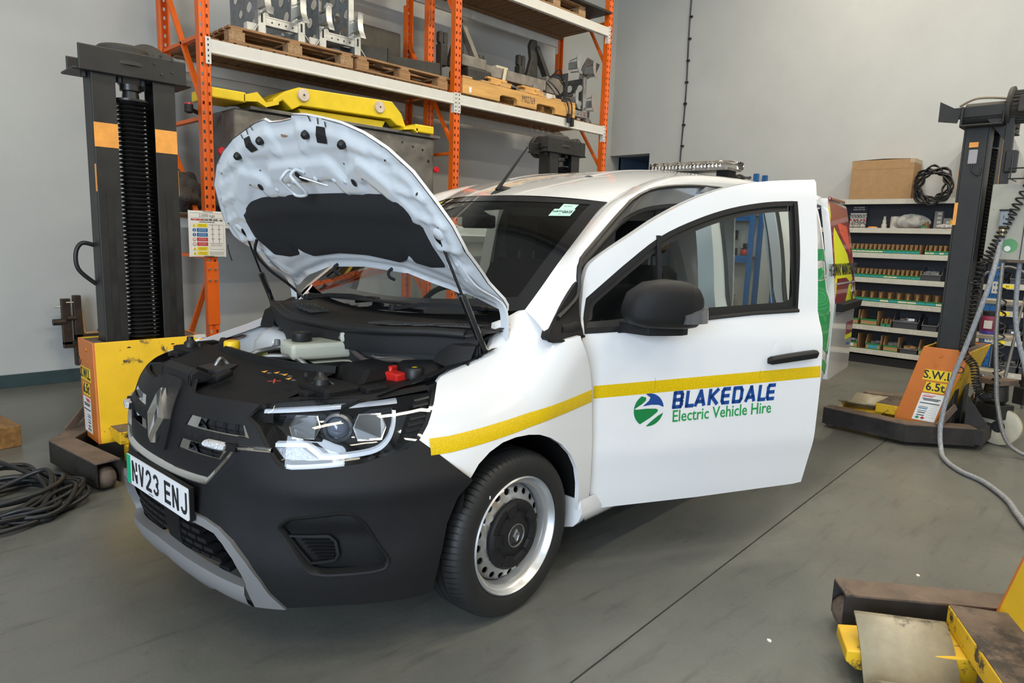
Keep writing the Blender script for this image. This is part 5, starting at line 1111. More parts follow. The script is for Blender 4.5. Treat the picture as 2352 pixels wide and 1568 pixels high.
# skid plate: two raked arms and the lower bar
SKI = [(.25,.466),(.342,.459),(.395,.449),(.43,.42),(.466,.373),(.488,.319),(.496,.280)]
for s in (1, -1):
    A = [(.255,.494)] + SKO[2:-1] + [(.626,.191),(.50,.178),(.49,.262)] + list(reversed(SKI)); A = A if s > 0 else mir(A)
    patch(MB(), A, lambda p, w, o=0.0: sk(p, w, .012 + o), .02, (), .03).obj('skid_arm', m_satin, van, smooth=50)
bt = [(0, .330)] + [(.172,.318),(.314,.300),(.405,.283),(.488,.270)]
rows = []
for k, (dz, oo) in enumerate(((0, -.02), (-.004, .016), (-.03, .026), (-.07, .024), (-.095, .012), (-.105, -.02))):
    rows.append([sk(p, (lerp_tab(bt, abs(p)) + dz*(1 if abs(p) < .3 else 1)) - (.012 if (.05 < abs(p) < .30 and k > 3) else 0), oo) for p in [x*.0244 for x in range(-20, 21)]])
MB().loft(rows, closed=False).obj('skid_bar', m_satin, van, smooth=40)
patch(MB(), [(-.52,.27),(-.25,.47),(.25,.47),(.52,.27),(.3,.26),(0,.30),(-.3,.26)], lambda p, w, o=0.0: sk(p, w, -.075), .05).obj('grille_back', m_black, van)
gr0 = MB().obj
n_gr = 0
for r in range(6):
    w0 = .295 + r*.029
    for k in range(-9, 10):
        p0 = (k + (.5 if r % 2 else 0))*.062; pe = .23 + (.47 - w0)*1.28
        if abs(p0) > min(pe, .47) - .02 or w0 < lerp_tab(bt, abs(p0)) + .0: continue
        ww = .030
        MB().loft([[sk(p0 - ww, w0 - .006, -.065), sk(p0 + ww, w0 - .006, -.065), sk(p0 + ww, w0 + .010, -.065), sk(p0 - ww, w0 + .010, -.065)], [sk(p0 - ww*.86, w0 - .010, -.024), sk(p0 + ww*.86, w0 - .010, -.024), sk(p0 + ww*.86, w0 + .006, -.024), sk(p0 - ww*.86, w0 + .006, -.024)]]).obj('grille_bar', m_plas, van)
patch(MB(), [(.03,.30),(.13,.30),(.15,.46),(.02,.46)], lambda p, w, o=0.0: sk(p, w, -.02 + o), .04, (), .02).obj('radar_cover', m_plas2, van)
# ---- headlamps
def lamp(s):
    f = S_(s); LP = LAMP
    hb = patch(MB(), LP, lambda p, w, o=0.0: f(p, w, -.085 + o), .04, (), 0).obj('headlamp', m_gloss, van, smooth=40)
    wl = MB(); Q = resamp(LP, .03); wl.loft([[f(p, w, -.002) for p, w in Q], [f(p, w, -.087) for p, w in Q]], True, False); wl.obj('lamp_wall', m_gloss, hb, smooth=50)
    inn = grow(LP, -.014); patch(MB(), LP, lambda p, w, o=0.0: f(p, w, .001), .03, (inn,), 0, 0).obj('lamp_frame', m_gloss, hb, smooth=60)
    patch(MB(), grow(LP, -.006), lambda p, w, o=0.0: f(p, w, .003), .03).obj('lamp_lens', m_lens, hb, smooth=180)
    m_drl = mat('drl_lens', (.70, .74, .80), .12, .2, emit=(.75, .85, 1, .25))
    def ribbon(name, P, hw, o, m, d=.02): 
        B = [(q.x, q.y) for q in bez([(a, b, 0) for a, b in P], 4)]; rows = [[], [], [], []]
        for i, q in enumerate(B):
            a, b = Vector(B[max(i-1, 0)]), Vector(B[min(i+1, len(B)-1)]); t = (b-a).normalized(); nn = Vector((-t.y, t.x))
            for r, (k, oo) in enumerate(((-hw, o - d), (-hw*.8, o), (hw*.8, o), (hw, o - d))): rows[r].append(f(q[0] + nn.x*k, q[1] + nn.y*k, oo))
        return MB().loft(rows, closed=False).obj(name, m, hb, smooth=50)
    ribbon('daylight_strip', [(.535,.846),(.689,.857),(.838,.866),(1.02,.873)], .0065, -.018, m_drl)
    ribbon('daylight_strip', [(1.006,.85),(1.0,.81),(.978,.768),(.935,.740),(.85,.727),(.766,.722),(.745,.733),(.715,.752),(.70,.757),(.60,.752)], .0075, -.018, m_drl)
    patch(MB(), [(.60,.742),(.69,.747),(.725,.727),(.75,.715),(.66,.708),(.632,.712)], lambda p, w, o=0.0: f(p, w, -.025 + o), .02, (), .03).obj('indicator_lens', mat('indicator_lens', (.34, .35, .37), .3, .2, noise=.4, nscale=90, bump=.5, bscale=120), hb, smooth=40)
    # two hexagonal reflectors either side of the projector
    for (c, hw, hh) in (((.690, .805), .052, .030), ((.915, .805), .055, .034)):
        hexa = [(c[0] + hw*x, c[1] + hh*z) for x, z in ((-1, 0), (-.72, 1), (.72, 1), (1, 0), (.72, -1), (-.72, -1))]
        mb = MB(); mb.loft([[f(p, w, -.03) for p, w in hexa], [f(c[0] + (p - c[0])*.55, c[1] + (w - c[1])*.6, -.078) for p, w in hexa]]); mb.obj('reflector', mat('lamp_reflector', (.62, .64, .68), .09, 1), hb)
        patch(MB(), grow(hexa, .004), lambda p, w, o=0.0: f(p, w, -.029), .05, (grow(hexa, -.001),), 0, 0).obj('reflector_rim', m_chrome, hb)
    if True:
        for k in range(3):
            for j in range(3): cc = (.882 + .028*k, .785 + .019*j); MB().loft([[f(cc[0] - .012, cc[1] - .008, -.045), f(cc[0] + .012, cc[1] - .008, -.045), f(cc[0] + .012, cc[1] + .008, -.045), f(cc[0] - .012, cc[1] + .008, -.045)], [f(cc[0] - .004, cc[1] - .002, -.062)]*1 + [f(cc[0] + .004, cc[1] - .002, -.062), f(cc[0] + .004, cc[1] + .003, -.062), f(cc[0] - .004, cc[1] + .003, -.062)]]).obj('facet', m_chrome, hb)
    p0 = Vector(f(.80, .80, -.07)); p1 = Vector(f(.80, .80, -.02)); MB().lathe([(.048, -.02), (.048, .02), (.040, .026), (.038, .012)], p0, p1 - p0, 24).obj('projector_ring', m_sat, hb, smooth=40); MB().lathe([(.038, .008), (.030, .026), (.016, .036), (0, .039)], p0, p1 - p0, 24).obj('projector_lens', mat('projector_lens', (.10, .12, .16), .02, .0, coat=1), hb, smooth=180)
    for k in range(7):
        w0 = .765 + k*.017; a = 1.035 + .010*k; MB().loft([[f(a, w0, -.03), f(a + .060, w0 + .010, -.012)], [f(a, w0 + .006, -.026), f(a + .060, w0 + .016, -.008)], [f(a, w0 + .009, -.045), f(a + .060, w0 + .019, -.03)]], closed=False).obj('lamp_louvre', mat('lamp_louvre', (.10, .095, .09), .25, .7), hb)
both(lamp)
# ---- wheels
m_steelw = mat('wheel_silver', (.50, .51, .52), .32, .75)
def wheel(u, s, steer=0.0):
    y = -s*.885; wz = .318; ax = Vector((0, -s, 0))
    w = bpy.data.objects.new('wheel', None); COL.objects.link(w); w.parent = van; w.location = (u, y, wz); w.rotation_euler = (0, 0, 0 if s > 0 else PI); w.empty_display_size = .1
    # wheel frame: outboard = -y
    N = 84; prof = [(.222, .004), (.228, -.004), (.250, -.012), (.285, -.012), (.306, -.002), (.3175, .018), (.3205, .030)]
    gro = [(.3215, .052), (.3215, .066), (.3145, .067), (.3145, .075), (.322, .076), (.322, .100), (.315, .101), (.315, .110), (.322, .111), (.322, .136), (.3145, .137), (.3145, .145), (.3215, .146), (.3215, .165), (.318, .185), (.305, .205), (.27, .215), (.222, .205)]
    full = prof + gro; rings = []
    for r, h in full:
        ring = []
        for k in range(N):
            for j, (fr, dp) in enumerate(((.0, 0), (.78, 0), (.80, 1), (.98, 1))):
                a = 2*PI*(k + fr)/N; a2 = a + (.03*max(0, min(1, (h - .018)/.05)) if h < .07 else (.03 if h < .15 else .03 - .03*min(1, (h-.15)/.04)))
                dd = .0045 if dp and (.0 < h < .060 and r > .305 or .15 < h < .2 and r > .30) else 0
                ring.append(((r - dd)*math.cos(a2), h, (r - dd)*math.sin(a2)))
        rings.append(ring)
    ty = MB().loft(rings, True, False).obj('tyre', m_rub, w, smooth=35)
    for k in range(8): pass
    MB().lathe([(.2275, .002), (.2285, -.006), (.2235, -.011), (.2185, -.006), (.214, .012), (.206, .02), (.197, .024), (.193, .034), (.190, .060)], (0, 0, 0), (0, 1, 0), 72).obj('rim', m_steelw, w, smooth=40)
    # disc with vent holes
    dt = [(.0, .045), (.10, .045), (.120, .030), (.130, .020), (.140, .022), (.150, .032), (.172, .036), (.182, .040), (.192, .062)]
    fdisc = lambda a, b, o=0.0: (a, lerp_tab(dt, math.hypot(a, b)) + .004 - o, b)
    circ = lambda r, n=64: [(r*math.cos(2*PI*k/n), r*math.sin(2*PI*k/n)) for k in range(n)]
    hs = []
    for k in range(20):
        a = 2*PI*(k+.3)/20; c, sn = math.cos(a), math.sin(a)
        hs.append([(.1655*c + x*c - z*sn, .1655*sn + x*sn + z*c) for x, z in [(.0125*math.cos(t*PI/6), .0150*math.sin(t*PI/6)) for t in range(12)]])
    patch(MB(), circ(.1915), fdisc, .018, hs, 0, .006).obj('wheel_disc', m_steelw, w, smooth=50)
    MB().lathe([(.0, .10), (.16, .10), (.16, .115)], (0, 0, 0), (0, 1, 0), 40).obj('brake_disc', mat('brake_disc', (.08, .08, .08), .4, .7), w, smooth=40)
    MB().lathe([(.205, .20), (.195, .10)], (0, 0, 0), (0, 1, 0), 48).obj('rim_barrel', mat('rim_inside', (.05, .05, .052), .5, .5), w, smooth=60)
    hc = MB(); hc.lathe([(.134, .024), (.134, .012), (.128, .004), (.108, .000), (.100, .003), (.090, .010), (.075, .006), (.050, -.002), (.046, -.002), (.045, .004), (0, .004)], (0, 0, 0), (0, 1, 0), 64); hb = hc.obj('hub_cap', m_plas, w, smooth=35)
    for k in range(5):
        a0 = 2*PI*k/5 + .35
        seg = [[((r)*math.cos(a0 + t), h, r*math.sin(a0 + t)) for r, h in ((.080, .006), (.084, -.0045), (.122, -.0005), (.130, .006))] for t in [x*.11 for x in range(5)]]
        MB().loft(seg).obj('cap_panel', m_plas, hb, smooth=30)
    MB().lathe([(.040, .004), (.042, -.0035), (.0455, -.0035), (.047, .002)], (0, 0, 0), (0, 1, 0), 40).obj('cap_ring', m_sat, hb, smooth=60); MB().lathe([(0, -.001), (.040, -.001)], (0, 0, 0), (0, 1, 0), 32).obj('cap_centre', m_gloss, hb)
    lozenge((0, -.001, 0), (1, 0, 0), (0, 0, 1), .026, .018, .006, m_sat, hb, 'cap_emblem')
    MB().tube([(-.158, .03, .085), (-.172, .008, .092)], .005, 8).obj('valve', m_rubd, w, smooth=60); MB().tube([(-.172, .008, .092), (-.178, -.0, .095)], .004, 8).obj('valve_cap', m_chrome, w)
    MB().lathe([(0, -.0005), (.0065, 0), (.0075, .004)], (-.262, -.0115, .04), (0, 1, 0), 12).obj('red_dot', mat('tyre_red_dot', (.45, .04, .04), .5), ty); MB().box(-.166, -.161, -.013, -.010, .19, .202).obj('white_fleck', m_pap, ty) if s > 0 else None
    return w
wheel(0, 1); wheel(0, -1); wheel(2.716, 1); wheel(2.716, -1)
# ---- sills, body sides, rear
def sides(s):
    f = sd(s)
    # sill under the doors
    prof = [(.905, .36), (.915, .30), (.900, .262), (.875, .235), (.83, .22), (.74, .22)]
    MB().loft([[(u, -s*v, w) for v, w in prof] for u in (.385, 1.2, 2.32)], closed=False).obj('sill', m_white, van, smooth=50)
    MB().prism([(v*1.0, w) for v, w in prof] + [(.74, .36)], lambda a, b, d: (d, -s*a, b), .380, .386).obj('sill_end', m_white, van)
    # door post
    patch(MB(), [(1.54, .34), (1.72, .34), (1.72, 1.69), (1.63, 1.69), (1.58, 1.5), (1.55, 1.1)], f, .08, (), .09).obj('centre_post', m_inner, van, smooth=50)
    MB().tube([f(1.70 - .0, w, .004) for w in [.4 + .1*k for k in range(14)]], .012, 6).obj('post_seal', m_rubd, van, smooth=60)
    # rear quarter with a wheel arch
    q = [(2.48, .30)] + [(2.716 - .37*math.cos(t), .34 + .38*math.sin(t)) for t in [PI*k/10 for k in range(11)]] + [(3.10, .30), (3.56, .34), (3.575, .9), (3.55, 1.25), (3.52, 1.55), (3.49, 1.725), (2.48, 1.735), (2.50, 1.4), (2.52, 1.1), (2.50, .7)]
    patch(MB(), q, f, .05, (), .06).obj('rear_quarter', m_white, van, smooth=50)
    if s > 0 or True: MB().tube([f(2.50 + (.02 if w > .7 else 0), w, .004) for w in [.4 + .1*k for k in range(14)]], .014, 6).obj('post_seal', m_rubd, van, smooth=60)
    # inner lining of the quarter
    patch(MB(), [(2.52, .42), (3.5, .42), (3.46, 1.70), (2.54, 1.70)], lambda u, w, o=0.0: f(u, w, -.085), .2).obj('side_lining', m_inner, van)
    MB().box(2.36, 3.08, min(-s*.88, -s*.62), max(-s*.88, -s*.62), .40, .74).obj('arch_box', m_inner, van, bevel=.04)
    MB().loft([[f(u, 1.725, -.005), f(u, 1.70, -.05), f(u, 1.73, -.10)] for u in (1.62, 2.0, 2.5, 3.4)], closed=False).obj('cant_rail', m_inner, van, smooth=50)
both(sides)
fl = MB(); fl.box(.30, 3.5, -.80, .80, .36, .40); fl.obj('cabin_floor', m_dkin, van)
MB().box(1.75, 3.5, -.78, .78, .40, .415).obj('load_floor', mat('ply_floor', (.12, .10, .08), .7), van)
MB().box(-.42, 3.45, -.52, .52, .20, .30).obj('underbody', m_black, van)
# underside headliner
MB().grid(10, 12, lambda a, b: tuple(Vector(roof_f(.06 + .88*a, round(b*40)/40)) + Vector((0.05, 0, -.035)))).obj('headliner', mat('headliner', (.30, .30, .29), .9), van, smooth=180)
for y in (-.55, .0, .55): MB().box(3.42, 3.50, y-.05 if y else -.0, y+.05 if y else .0, .42, 1.74).obj('rear_frame', m_inner, van) if y else None
MB().box(3.44, 3.52, -.72, .72, 1.70, 1.80).obj('rear_header', m_white, van, bevel=.02)
# right rear door, closed, and left rear door swung open
patch(MB(), [(-.80, .42), (.10, .42), (.10, 1.0), (.08, 1.70), (-.70, 1.72), (-.79, 1.1)], lambda v, w, o=0.0: (3.545 - .055*max(0, (w-1.0)/.7) + o, -v, w), .1, (), .03).obj('rear_door', m_white, van, smooth=40)
RH, RA = (3.55, .875), math.radians(-6)
def rd(x, w, o=0.0):
    c, s = math.cos(RA), math.sin(RA); d = -.115*max(0, (w - 1.0)/.75)**1.3 + o
    return (RH[0] + x*c - d*s - .05*max(0, (w - 1.0)/.75), -(RH[1] + x*s + d*c), w)
RD = rnd([(.0, .44), (.82, .44), (.82, 1.15), (.76, 1.76), (.06, 1.79), (.0, 1.2)], .03, 2)
rdo = patch(MB(), RD, rd, .07, (), .05).obj('rear_door', m_white, van, smooth=40)
def rp(name, m, P, off=.002, st=.06, par=None): return patch(MB(), P, lambda x, w, o=0.0: rd(x, w, off + o), st, (), .002).obj(name, m, par or rdo, smooth=40)
m_hv = mat('chevron_yellow', (.75, .80, .0), .4, emit=None); m_hr = mat('chevron_red', (.26, .012, .015), .3, coat=.6); m_ho = mat('reflector_orange', (.75, .10, .04), .3, noise=.3, nscale=90)
rp('chevron_field', m_hr, [(.01, 1.02), (.80, 1.02), (.755, 1.74), (.07, 1.77), (.02, 1.3)])
rp('chevron_stripe', m_hv, [(.10, 1.50), (.16, 1.58), (.56, 1.38), (.70, 1.18), (.60, 1.16), (.30, 1.24), (.05, 1.22)], .003); rp('chevron_stripe', m_hv, [(.05, 1.30), (.60, 1.32), (.60, 1.20), (.05, 1.20)], .0034)
rp('chevron_stripe', m_hv, [(.40, 1.02), (.79, 1.02), (.62, 1.15), (.55, 1.14)], .003); rp('chevron_stripe', m_hv, [(.02, 1.20), (.12, 1.22), (.02, 1.06)], .003); rp('chevron_stripe', m_hv, [(.05, 1.71), (.10, 1.76), (.09, 1.68), (.06, 1.62)], .003)
rp('reflector', m_ho, [(.30, 1.62), (.66, 1.60), (.70, 1.38), (.58, 1.44), (.36, 1.54)], .003); rp('band', m_white, [(.02, 1.155), (.81, 1.155), (.81, 1.168), (.02, 1.168)], .005)
text('lettering', 'HIGHWAY MAINTENANCE', .125, frame3(rd(.38, 1.262, .006), Vector(rd(.5, 1.262)) - Vector(rd(.1, 1.262)), Vector(rd(.2, 1.3)) - Vector(rd(.2, 1.2))), m_ink, rdo, .72, bold=.002)
lozenge(rd(.62, 1.085, .004), Vector(rd(.5, 1.1)) - Vector(rd(.1, 1.1)), Vector(rd(.2, 1.14)) - Vector(rd(.2, 1.04)), .062, .045, .014, m_chrome, rdo, 'rear_emblem')
MB().loft([[rd(x, w, o) for w, o in ((.955, 0), (.955, .05), (1.015, .06), (1.02, 0))] for x in (.06, .80)]).obj('plate_garnish', m_plas, rdo, bevel=.006); MB().loft([[rd(x, w, o) for w, o in ((1.77, 0), (1.775, .02), (1.80, .02), (1.80, 0))] for x in (.10, .62)]).obj('high_brake_lamp', mat('lamp_red', (.20, .006, .008), .12, coat=1), rdo, bevel=.006)
rp('reflector_red', m_hr, [(.55, .74), (.80, .74), (.80, .84), (.55, .84)], .004); rp('hazard_yellow', m_hv, [(.55, .70), (.80, .70), (.80, .735), (.55, .735)], .004); text('lettering', 'www.', .05, frame3(rd(.66, .66, .004), (1, 0, 0), (0, 0, 1)), m_blu, rdo)
# ---- livery on the rear quarter
m_lg = mat('livery_green', (.015, .33, .09), .3, coat=.5)
fL = sd(1); qo = [o for o in bpy.data.objects if o.name.startswith('rear_quarter')][0]
def lv(name, m, P, off=.003, st=.03): return patch(MB(), P, lambda u, w, o=0.0: fL(u, w, off + o), st, (), .001).obj(name, m, qo, smooth=50)
lv('green_decal', m_lg, [(2.95,1.20),(3.208,1.195),(3.494,1.217),(3.555,1.154),(3.562,1.042),(3.565,.879),(3.56,.712),(3.52,.669),(3.451,.653),(3.327,.675),(3.199,.726),(3.05,.80),(2.95,.95)])
lv('green_decal', m_lg, [(3.0,1.42),(3.248,1.415),(3.359,1.416),(3.445,1.386),(3.5,1.33),(3.535,1.24),(3.452,1.274),(3.384,1.33),(3.292,1.339),(3.0,1.331)]); lv('green_decal', m_lg, [(3.15,1.276),(3.303,1.294),(3.301,1.208),(3.15,1.204)])
lv('green_decal', m_lg, [(3.0,.70),(3.255,.639),(3.353,.599),(3.458,.577),(3.558,.597),(3.558,.53),(3.516,.493),(3.401,.512),(3.25,.57),(3.0,.62)])
lv('lightning_bolt', m_pap, [(3.32,1.208),(3.47,1.217),(3.49,1.078),(3.56,1.085),(3.413,.848),(3.301,.697),(3.356,.984),(3.31,.979),(3.36,1.084)], .005)
# ---- passenger door
DO = [(-.048,1.045),(-.050,1.019),(-.028,.966),(-.011,.903),(.0,.813),(.008,.656),(.013,.513),(.030,.347),(.040,.287),(.571,.293),(1.10,.312),(1.145,.318),(1.157,.50),(1.159,.641),(1.161,.868),(1.160,1.008),(1.157,1.095),(1.155,1.138),(1.156,1.363),(1.164,1.561),(1.184,1.725),(1.178,1.738),(.902,1.715),(.71,1.681),(.523,1.621),(.344,1.539),(.194,1.452),(.04,1.359),(-.01,1.314),(-.030,1.252),(-.036,1.19),(-.046,1.10)]
GL = [(-.025,1.194),(.15,1.325),(.328,1.449),(.516,1.531),(.699,1.587),(.888,1.621),(1.066,1.635),(1.058,1.40),(1.043,1.137),(.522,1.1),(.116,1.053),(-.046,1.046),(-.040,1.11)]
# opening for the glass: kept inside the door outline at the front corner
GH = [(-.018,1.190),(.15,1.322),(.328,1.446),(.516,1.528),(.699,1.584),(.888,1.618),(1.060,1.632),(1.054,1.40),(1.040,1.139),(.522,1.103),(.116,1.058),(-.036,1.052),(-.032,1.11)]
def sm(P, i0, i1, n=4): 
    seg = [(q.x, q.y) for q in bez([(a, b, 0) for a, b in P[i0:i1]], n)]; return P[:i0] + seg + P[i1:]
DO = sm(DO, 21, 30); GH = sm(GH, 1, 7)
dm = patch(MB(), DO, dr, .03, (GH,), .035, .03); do = dm.obj('passenger_door', m_white, van, smooth=40)
patch(MB(), [(x*.985 + .008, w) for x, w in DO], lambda x, w, o=0.0: dr(x, w, -.055 + o), .06, (grow(GH, -.006),), .0, .0).obj('door_lining', m_trim, do, smooth=50)
MB().loft([[dr(x, w, -.033) for x, w in resamp(DO, .05)], [dr(x*.985 + .008, w, -.056) for x, w in resamp(DO, .05)]], True, False).obj('door_edge', m_inner, do, smooth=60)
patch(MB(), grow(GH, .001), lambda x, w, o=0.0: dr(x, w, -.014 + o), .06).obj('door_glass', m_dg, do, smooth=180)
# black frame around the glass, waist seal and quarter bar
fp = grow(GH, .002); fi = grow(GH, -.020)
patch(MB(), fp, lambda x, w, o=0.0: dr(x, w, .002 + o), .03, (fi,), .004, .02).obj('window_frame', m_plas, do, smooth=50)
patch(MB(), grow(GH, -.016), lambda x, w, o=0.0: dr(x, w, -.011 + o), .04, (rnd(grow(GH, -.045), .05, 3),), .0, .0).obj('glass_seal', m_rubd, do, smooth=50)
strip('waist_seal', [(.45, 1.098), (.60, 1.1115), (.80, 1.1275), (1.045, 1.139)], dr, .009, 0, .008, m_plas, do)
MB().loft([[dr(.322 + dx, w, o) for dx, o in ((-.010, -.012), (-.010, .006), (.010, .006), (.010, -.012))] for w in (1.455, 1.30, 1.15, 1.075)]).obj('quarter_bar', m_plas, do)
# gold reflective tape
strip('yellow_stripe', [(.006, .811), (.3, .8235), (.58, .836), (.87, .849), (1.156, .862)], dr, .0265, .0004, .0012, m_ytape, do)
for x in (.29, .82): MB().loft([[dr(x + dx, w, .002) for w in (.80 + .04*x, .85 + .04*x)] for dx in (0, .0015)], closed=False).obj('tape_joint', mat('tape_joint', (.42, .28, .0), .5), do)
strip('yellow_stripe', resamp([(1.122, .741), (1.20, .7415), (1.35, .752), (1.50, .764), (1.65, .778), (1.80, .791), (1.92, .804), (1.958, .808)], .02, False), sk, .0255, .0015, .0032, m_ytape, van)
# handle
MB().loft([[dr(x, w + .0, o) for w, o in ((hz - hh, .012), (hz - hh, .038 - c), (hz + hh*.4, .046 - c), (hz + hh, .034 - c), (hz + hh, .012))] for x, hz, hh, c in ((.846, .922, .012, .014), (.862, .924, .017, .004), (.95, .934, .018, .0), (1.05, .944, .018, .0), (1.10, .948, .018, .003), (1.114, .949, .014, .012))]).obj('door_handle', m_plas, do, smooth=50, bevel=.003)
MB().lathe([(.06, 0), (.052, .002), (.02, .001), (0, .001)], dr(.935, .950, .0002), Vector(dr(.935, .95, .1)) - Vector(dr(.935, .95, 0)), 24).obj('handle_recess', m_white, do, smooth=180)
# company lettering
m_navy = mat('livery_blue', (.004, .055, .24), .3); m_lgd = mat('livery_green_dark', (.0, .18, .05), .3)
m_tg = mat('livery_green_text', (.01, .27, .06), .3)
ex = Vector((math.cos(DOOR_A), -math.sin(DOOR_A), 0))
def dm3(x, w): return frame3(dr(x, w, .0012), ex + Vector((0, 0, .031)), (0, 0, 1))
def blk(ch, x0, cw, ht, base, par):
    # squarish italic capitals with cut corners
    t = .0165; mb = MB(); M = dm3(x0, base); sh = .09
    def st(P):
        Q = [Vector((x*cw, z*ht)) for x, z in P]
        for a, b in zip(Q, Q[1:]):
            d = (b - a).normalized(); nn = Vector((-d.y, d.x))*t/2; e = d*t*.35
            vs = [a + nn - e, b + nn + e, b - nn + e, a - nn - e]; mb.add([M @ Vector((v.x + v.y*sh, v.y, 0)) for v in vs], [(0, 1, 2, 3)])
    a, b = t/2/cw, 1 - t/2/cw; l, h = t/2/ht, 1 - t/2/ht; m = .5
    if ch == 'B': st([(a, l), (a, h)]); st([(a, h), (b-.08, h), (b, h-.12), (b, m+.1), (b-.1, m)]); st([(a, m), (b-.1, m), (b, m-.1), (b, l+.12), (b-.08, l), (a, l)])
    if ch == 'L': st([(a, h), (a, l), (b, l)])
    if ch == 'A': st([(a, l), (.5, h), (b, l)]); st([(.25, .30), (.75, .30)])
    if ch == 'K': st([(a, l), (a, h)]); st([(b, h), (a+.1, m)]); st([(a+.2, m), (b, l)])
    if ch == 'E': st([(b, h), (a+.1, h), (a, h-.12), (a, l+.12), (a+.1, l), (b, l)]); st([(a, m), (b-.05, m)])
    if ch == 'D': st([(a, l), (a, h), (b-.12, h), (b, h-.16), (b, l+.16), (b-.12, l), (a, l)])
    return mb.obj('lettering', m_navy, par)
x = .379; 
for ch, cw in zip('BLAKEDALE', (.053, .046, .058, .055, .049, .056, .058, .046, .049)):
    blk(ch, x, cw, .078, .7225 + (x - .379)*.031, do); x += cw + .0105 - (.012 if ch == 'L' else 0)
text('lettering', 'Electric Vehicle Hire', .074, dm3(.640, .696), m_tg, do, .835, bold=.0006)
LC = (.268, .7245); LR = .0715
def dlogo(name, m, P): return patch(MB(), P, lambda x, w, o=0.0: dr(x, w, .0012), .012).obj(name, m, do)
def cpt(a, k=1.0): return (LC[0] + LR*1.0*k*math.cos(math.radians(a)), LC[1] + LR*k*math.sin(math.radians(a)))
R = lambda a, b, n=12: [cpt(a + (b-a)*i/n) for i in range(n+1)]
dlogo('logo_blue', m_navy, R(105, 8) + [(LC[0]+.045, LC[1]+.020), (LC[0]+.012, LC[1]+.022), (LC[0]-.030, LC[1]+.017), (LC[0]-.002, LC[1]+.040), (LC[0]+.004, LC[1]+.054)])
dlogo('logo_green', m_lgd, R(122, 180, 8) + [(LC[0]-.066, LC[1]+.008), (LC[0]-.035, LC[1]+.026), (LC[0]-.016, LC[1]+.042), (LC[0]-.016, LC[1]+.054)])
dlogo('logo_green', m_lgd, R(176, 238, 10) + [(LC[0]+.010, LC[1]-.034), (LC[0]+.040, LC[1]-.012), (LC[0]+.045, LC[1]-.002), (LC[0]+.035, LC[1]+.004), (LC[0]-.01, LC[1]+.006), (LC[0]-.05, LC[1]+.004)])
dlogo('logo_green', m_lgd, R(262, 348, 10) + [(LC[0]+.045, LC[1]-.028), (LC[0]+.01, LC[1]-.054)])
# door mirror
def mring(t):
    # sections from the inboard end outwards
    return t
def MR(x, w, o): return Vector(dr(x, w, o))
sec = []
for x, wc, hw_, z0, z1, o0, o1 in ((.205, 1.165, 0, 1.135, 1.185, .10, .17), (.23, 1.17, 0, 1.105, 1.235, .075, .20), (.29, 1.17, 0, 1.090, 1.272, .062, .222), (.37, 1.17, 0, 1.086, 1.283, .058, .232), (.45, 1.165, 0, 1.084, 1.276, .058, .228), (.505, 1.16, 0, 1.088, 1.255, .062, .208), (.535, 1.155, 0, 1.105, 1.225, .08, .18), (.543, 1.15, 0, 1.13, 1.19, .11, .155)):
    ring = []
    for k in range(20):
        a = 2*PI*k/20; ca, sa = math.cos(a), math.sin(a); e = .62
        oo = (o0+o1)/2 + (o1-o0)/2*math.copysign(abs(ca)**e, ca); ww = (z0+z1)/2 + (z1-z0)/2*math.copysign(abs(sa)**e, sa)
        ring.append(tuple(Vector(dr(x - .125, 1.10, oo)) + Vector((0, 0, ww - 1.10))))
    sec.append(ring)
# mirror head is carried outside the door on a stalk
mh = MB().loft(sec).obj('door_mirror', m_plas, do, smooth=70)
sg = MB().loft([[tuple(Vector(dr(x - .105, 1.1, o)) + Vector((0, 0, w - 1.1))) for w, o in ((1.112, a), (1.150 + (x-.42)*.25, b), (1.155 + (x-.42)*.25, b-.03), (1.108, a-.03))] for x, a, b in ((.40, .236, .238), (.45, .236, .238), (.50, .222, .220), (.522, .205, .200))]).obj('mirror_indicator', mat('smoked_lens', (.10, .10, .105), .1, coat=1), mh, smooth=50)
MB().loft([[tuple(Vector(dr(x, 1.07, o)) + Vector((0, 0, dz))) for dz, o in ((-.010, 0), (-.016 + .0, q), (.030, q), (.03, 0))] for x, q in ((.12, .004), (.15, .05), (.19, .12), (.26, .13), (.34, .13), (.38, .11))]).obj('mirror_stalk', m_plas, mh, smooth=50, bevel=.006)
MB().loft([[dr(x, w, o) for x, w in ((.11, 1.052), (.28, 1.062), (.255, 1.165), (.215, 1.135))] for o in (-.01, .012)]).obj('mirror_foot', m_plas, mh, bevel=.006)
MB().loft([[tuple(Vector(dr(x, 1.1, .075)) + Vector((0, 0, w - 1.1))) for w in (1.10, 1.25)] for x in (.23, .50)], closed=False).obj('mirror_glass', m_chrome, mh) if False else None
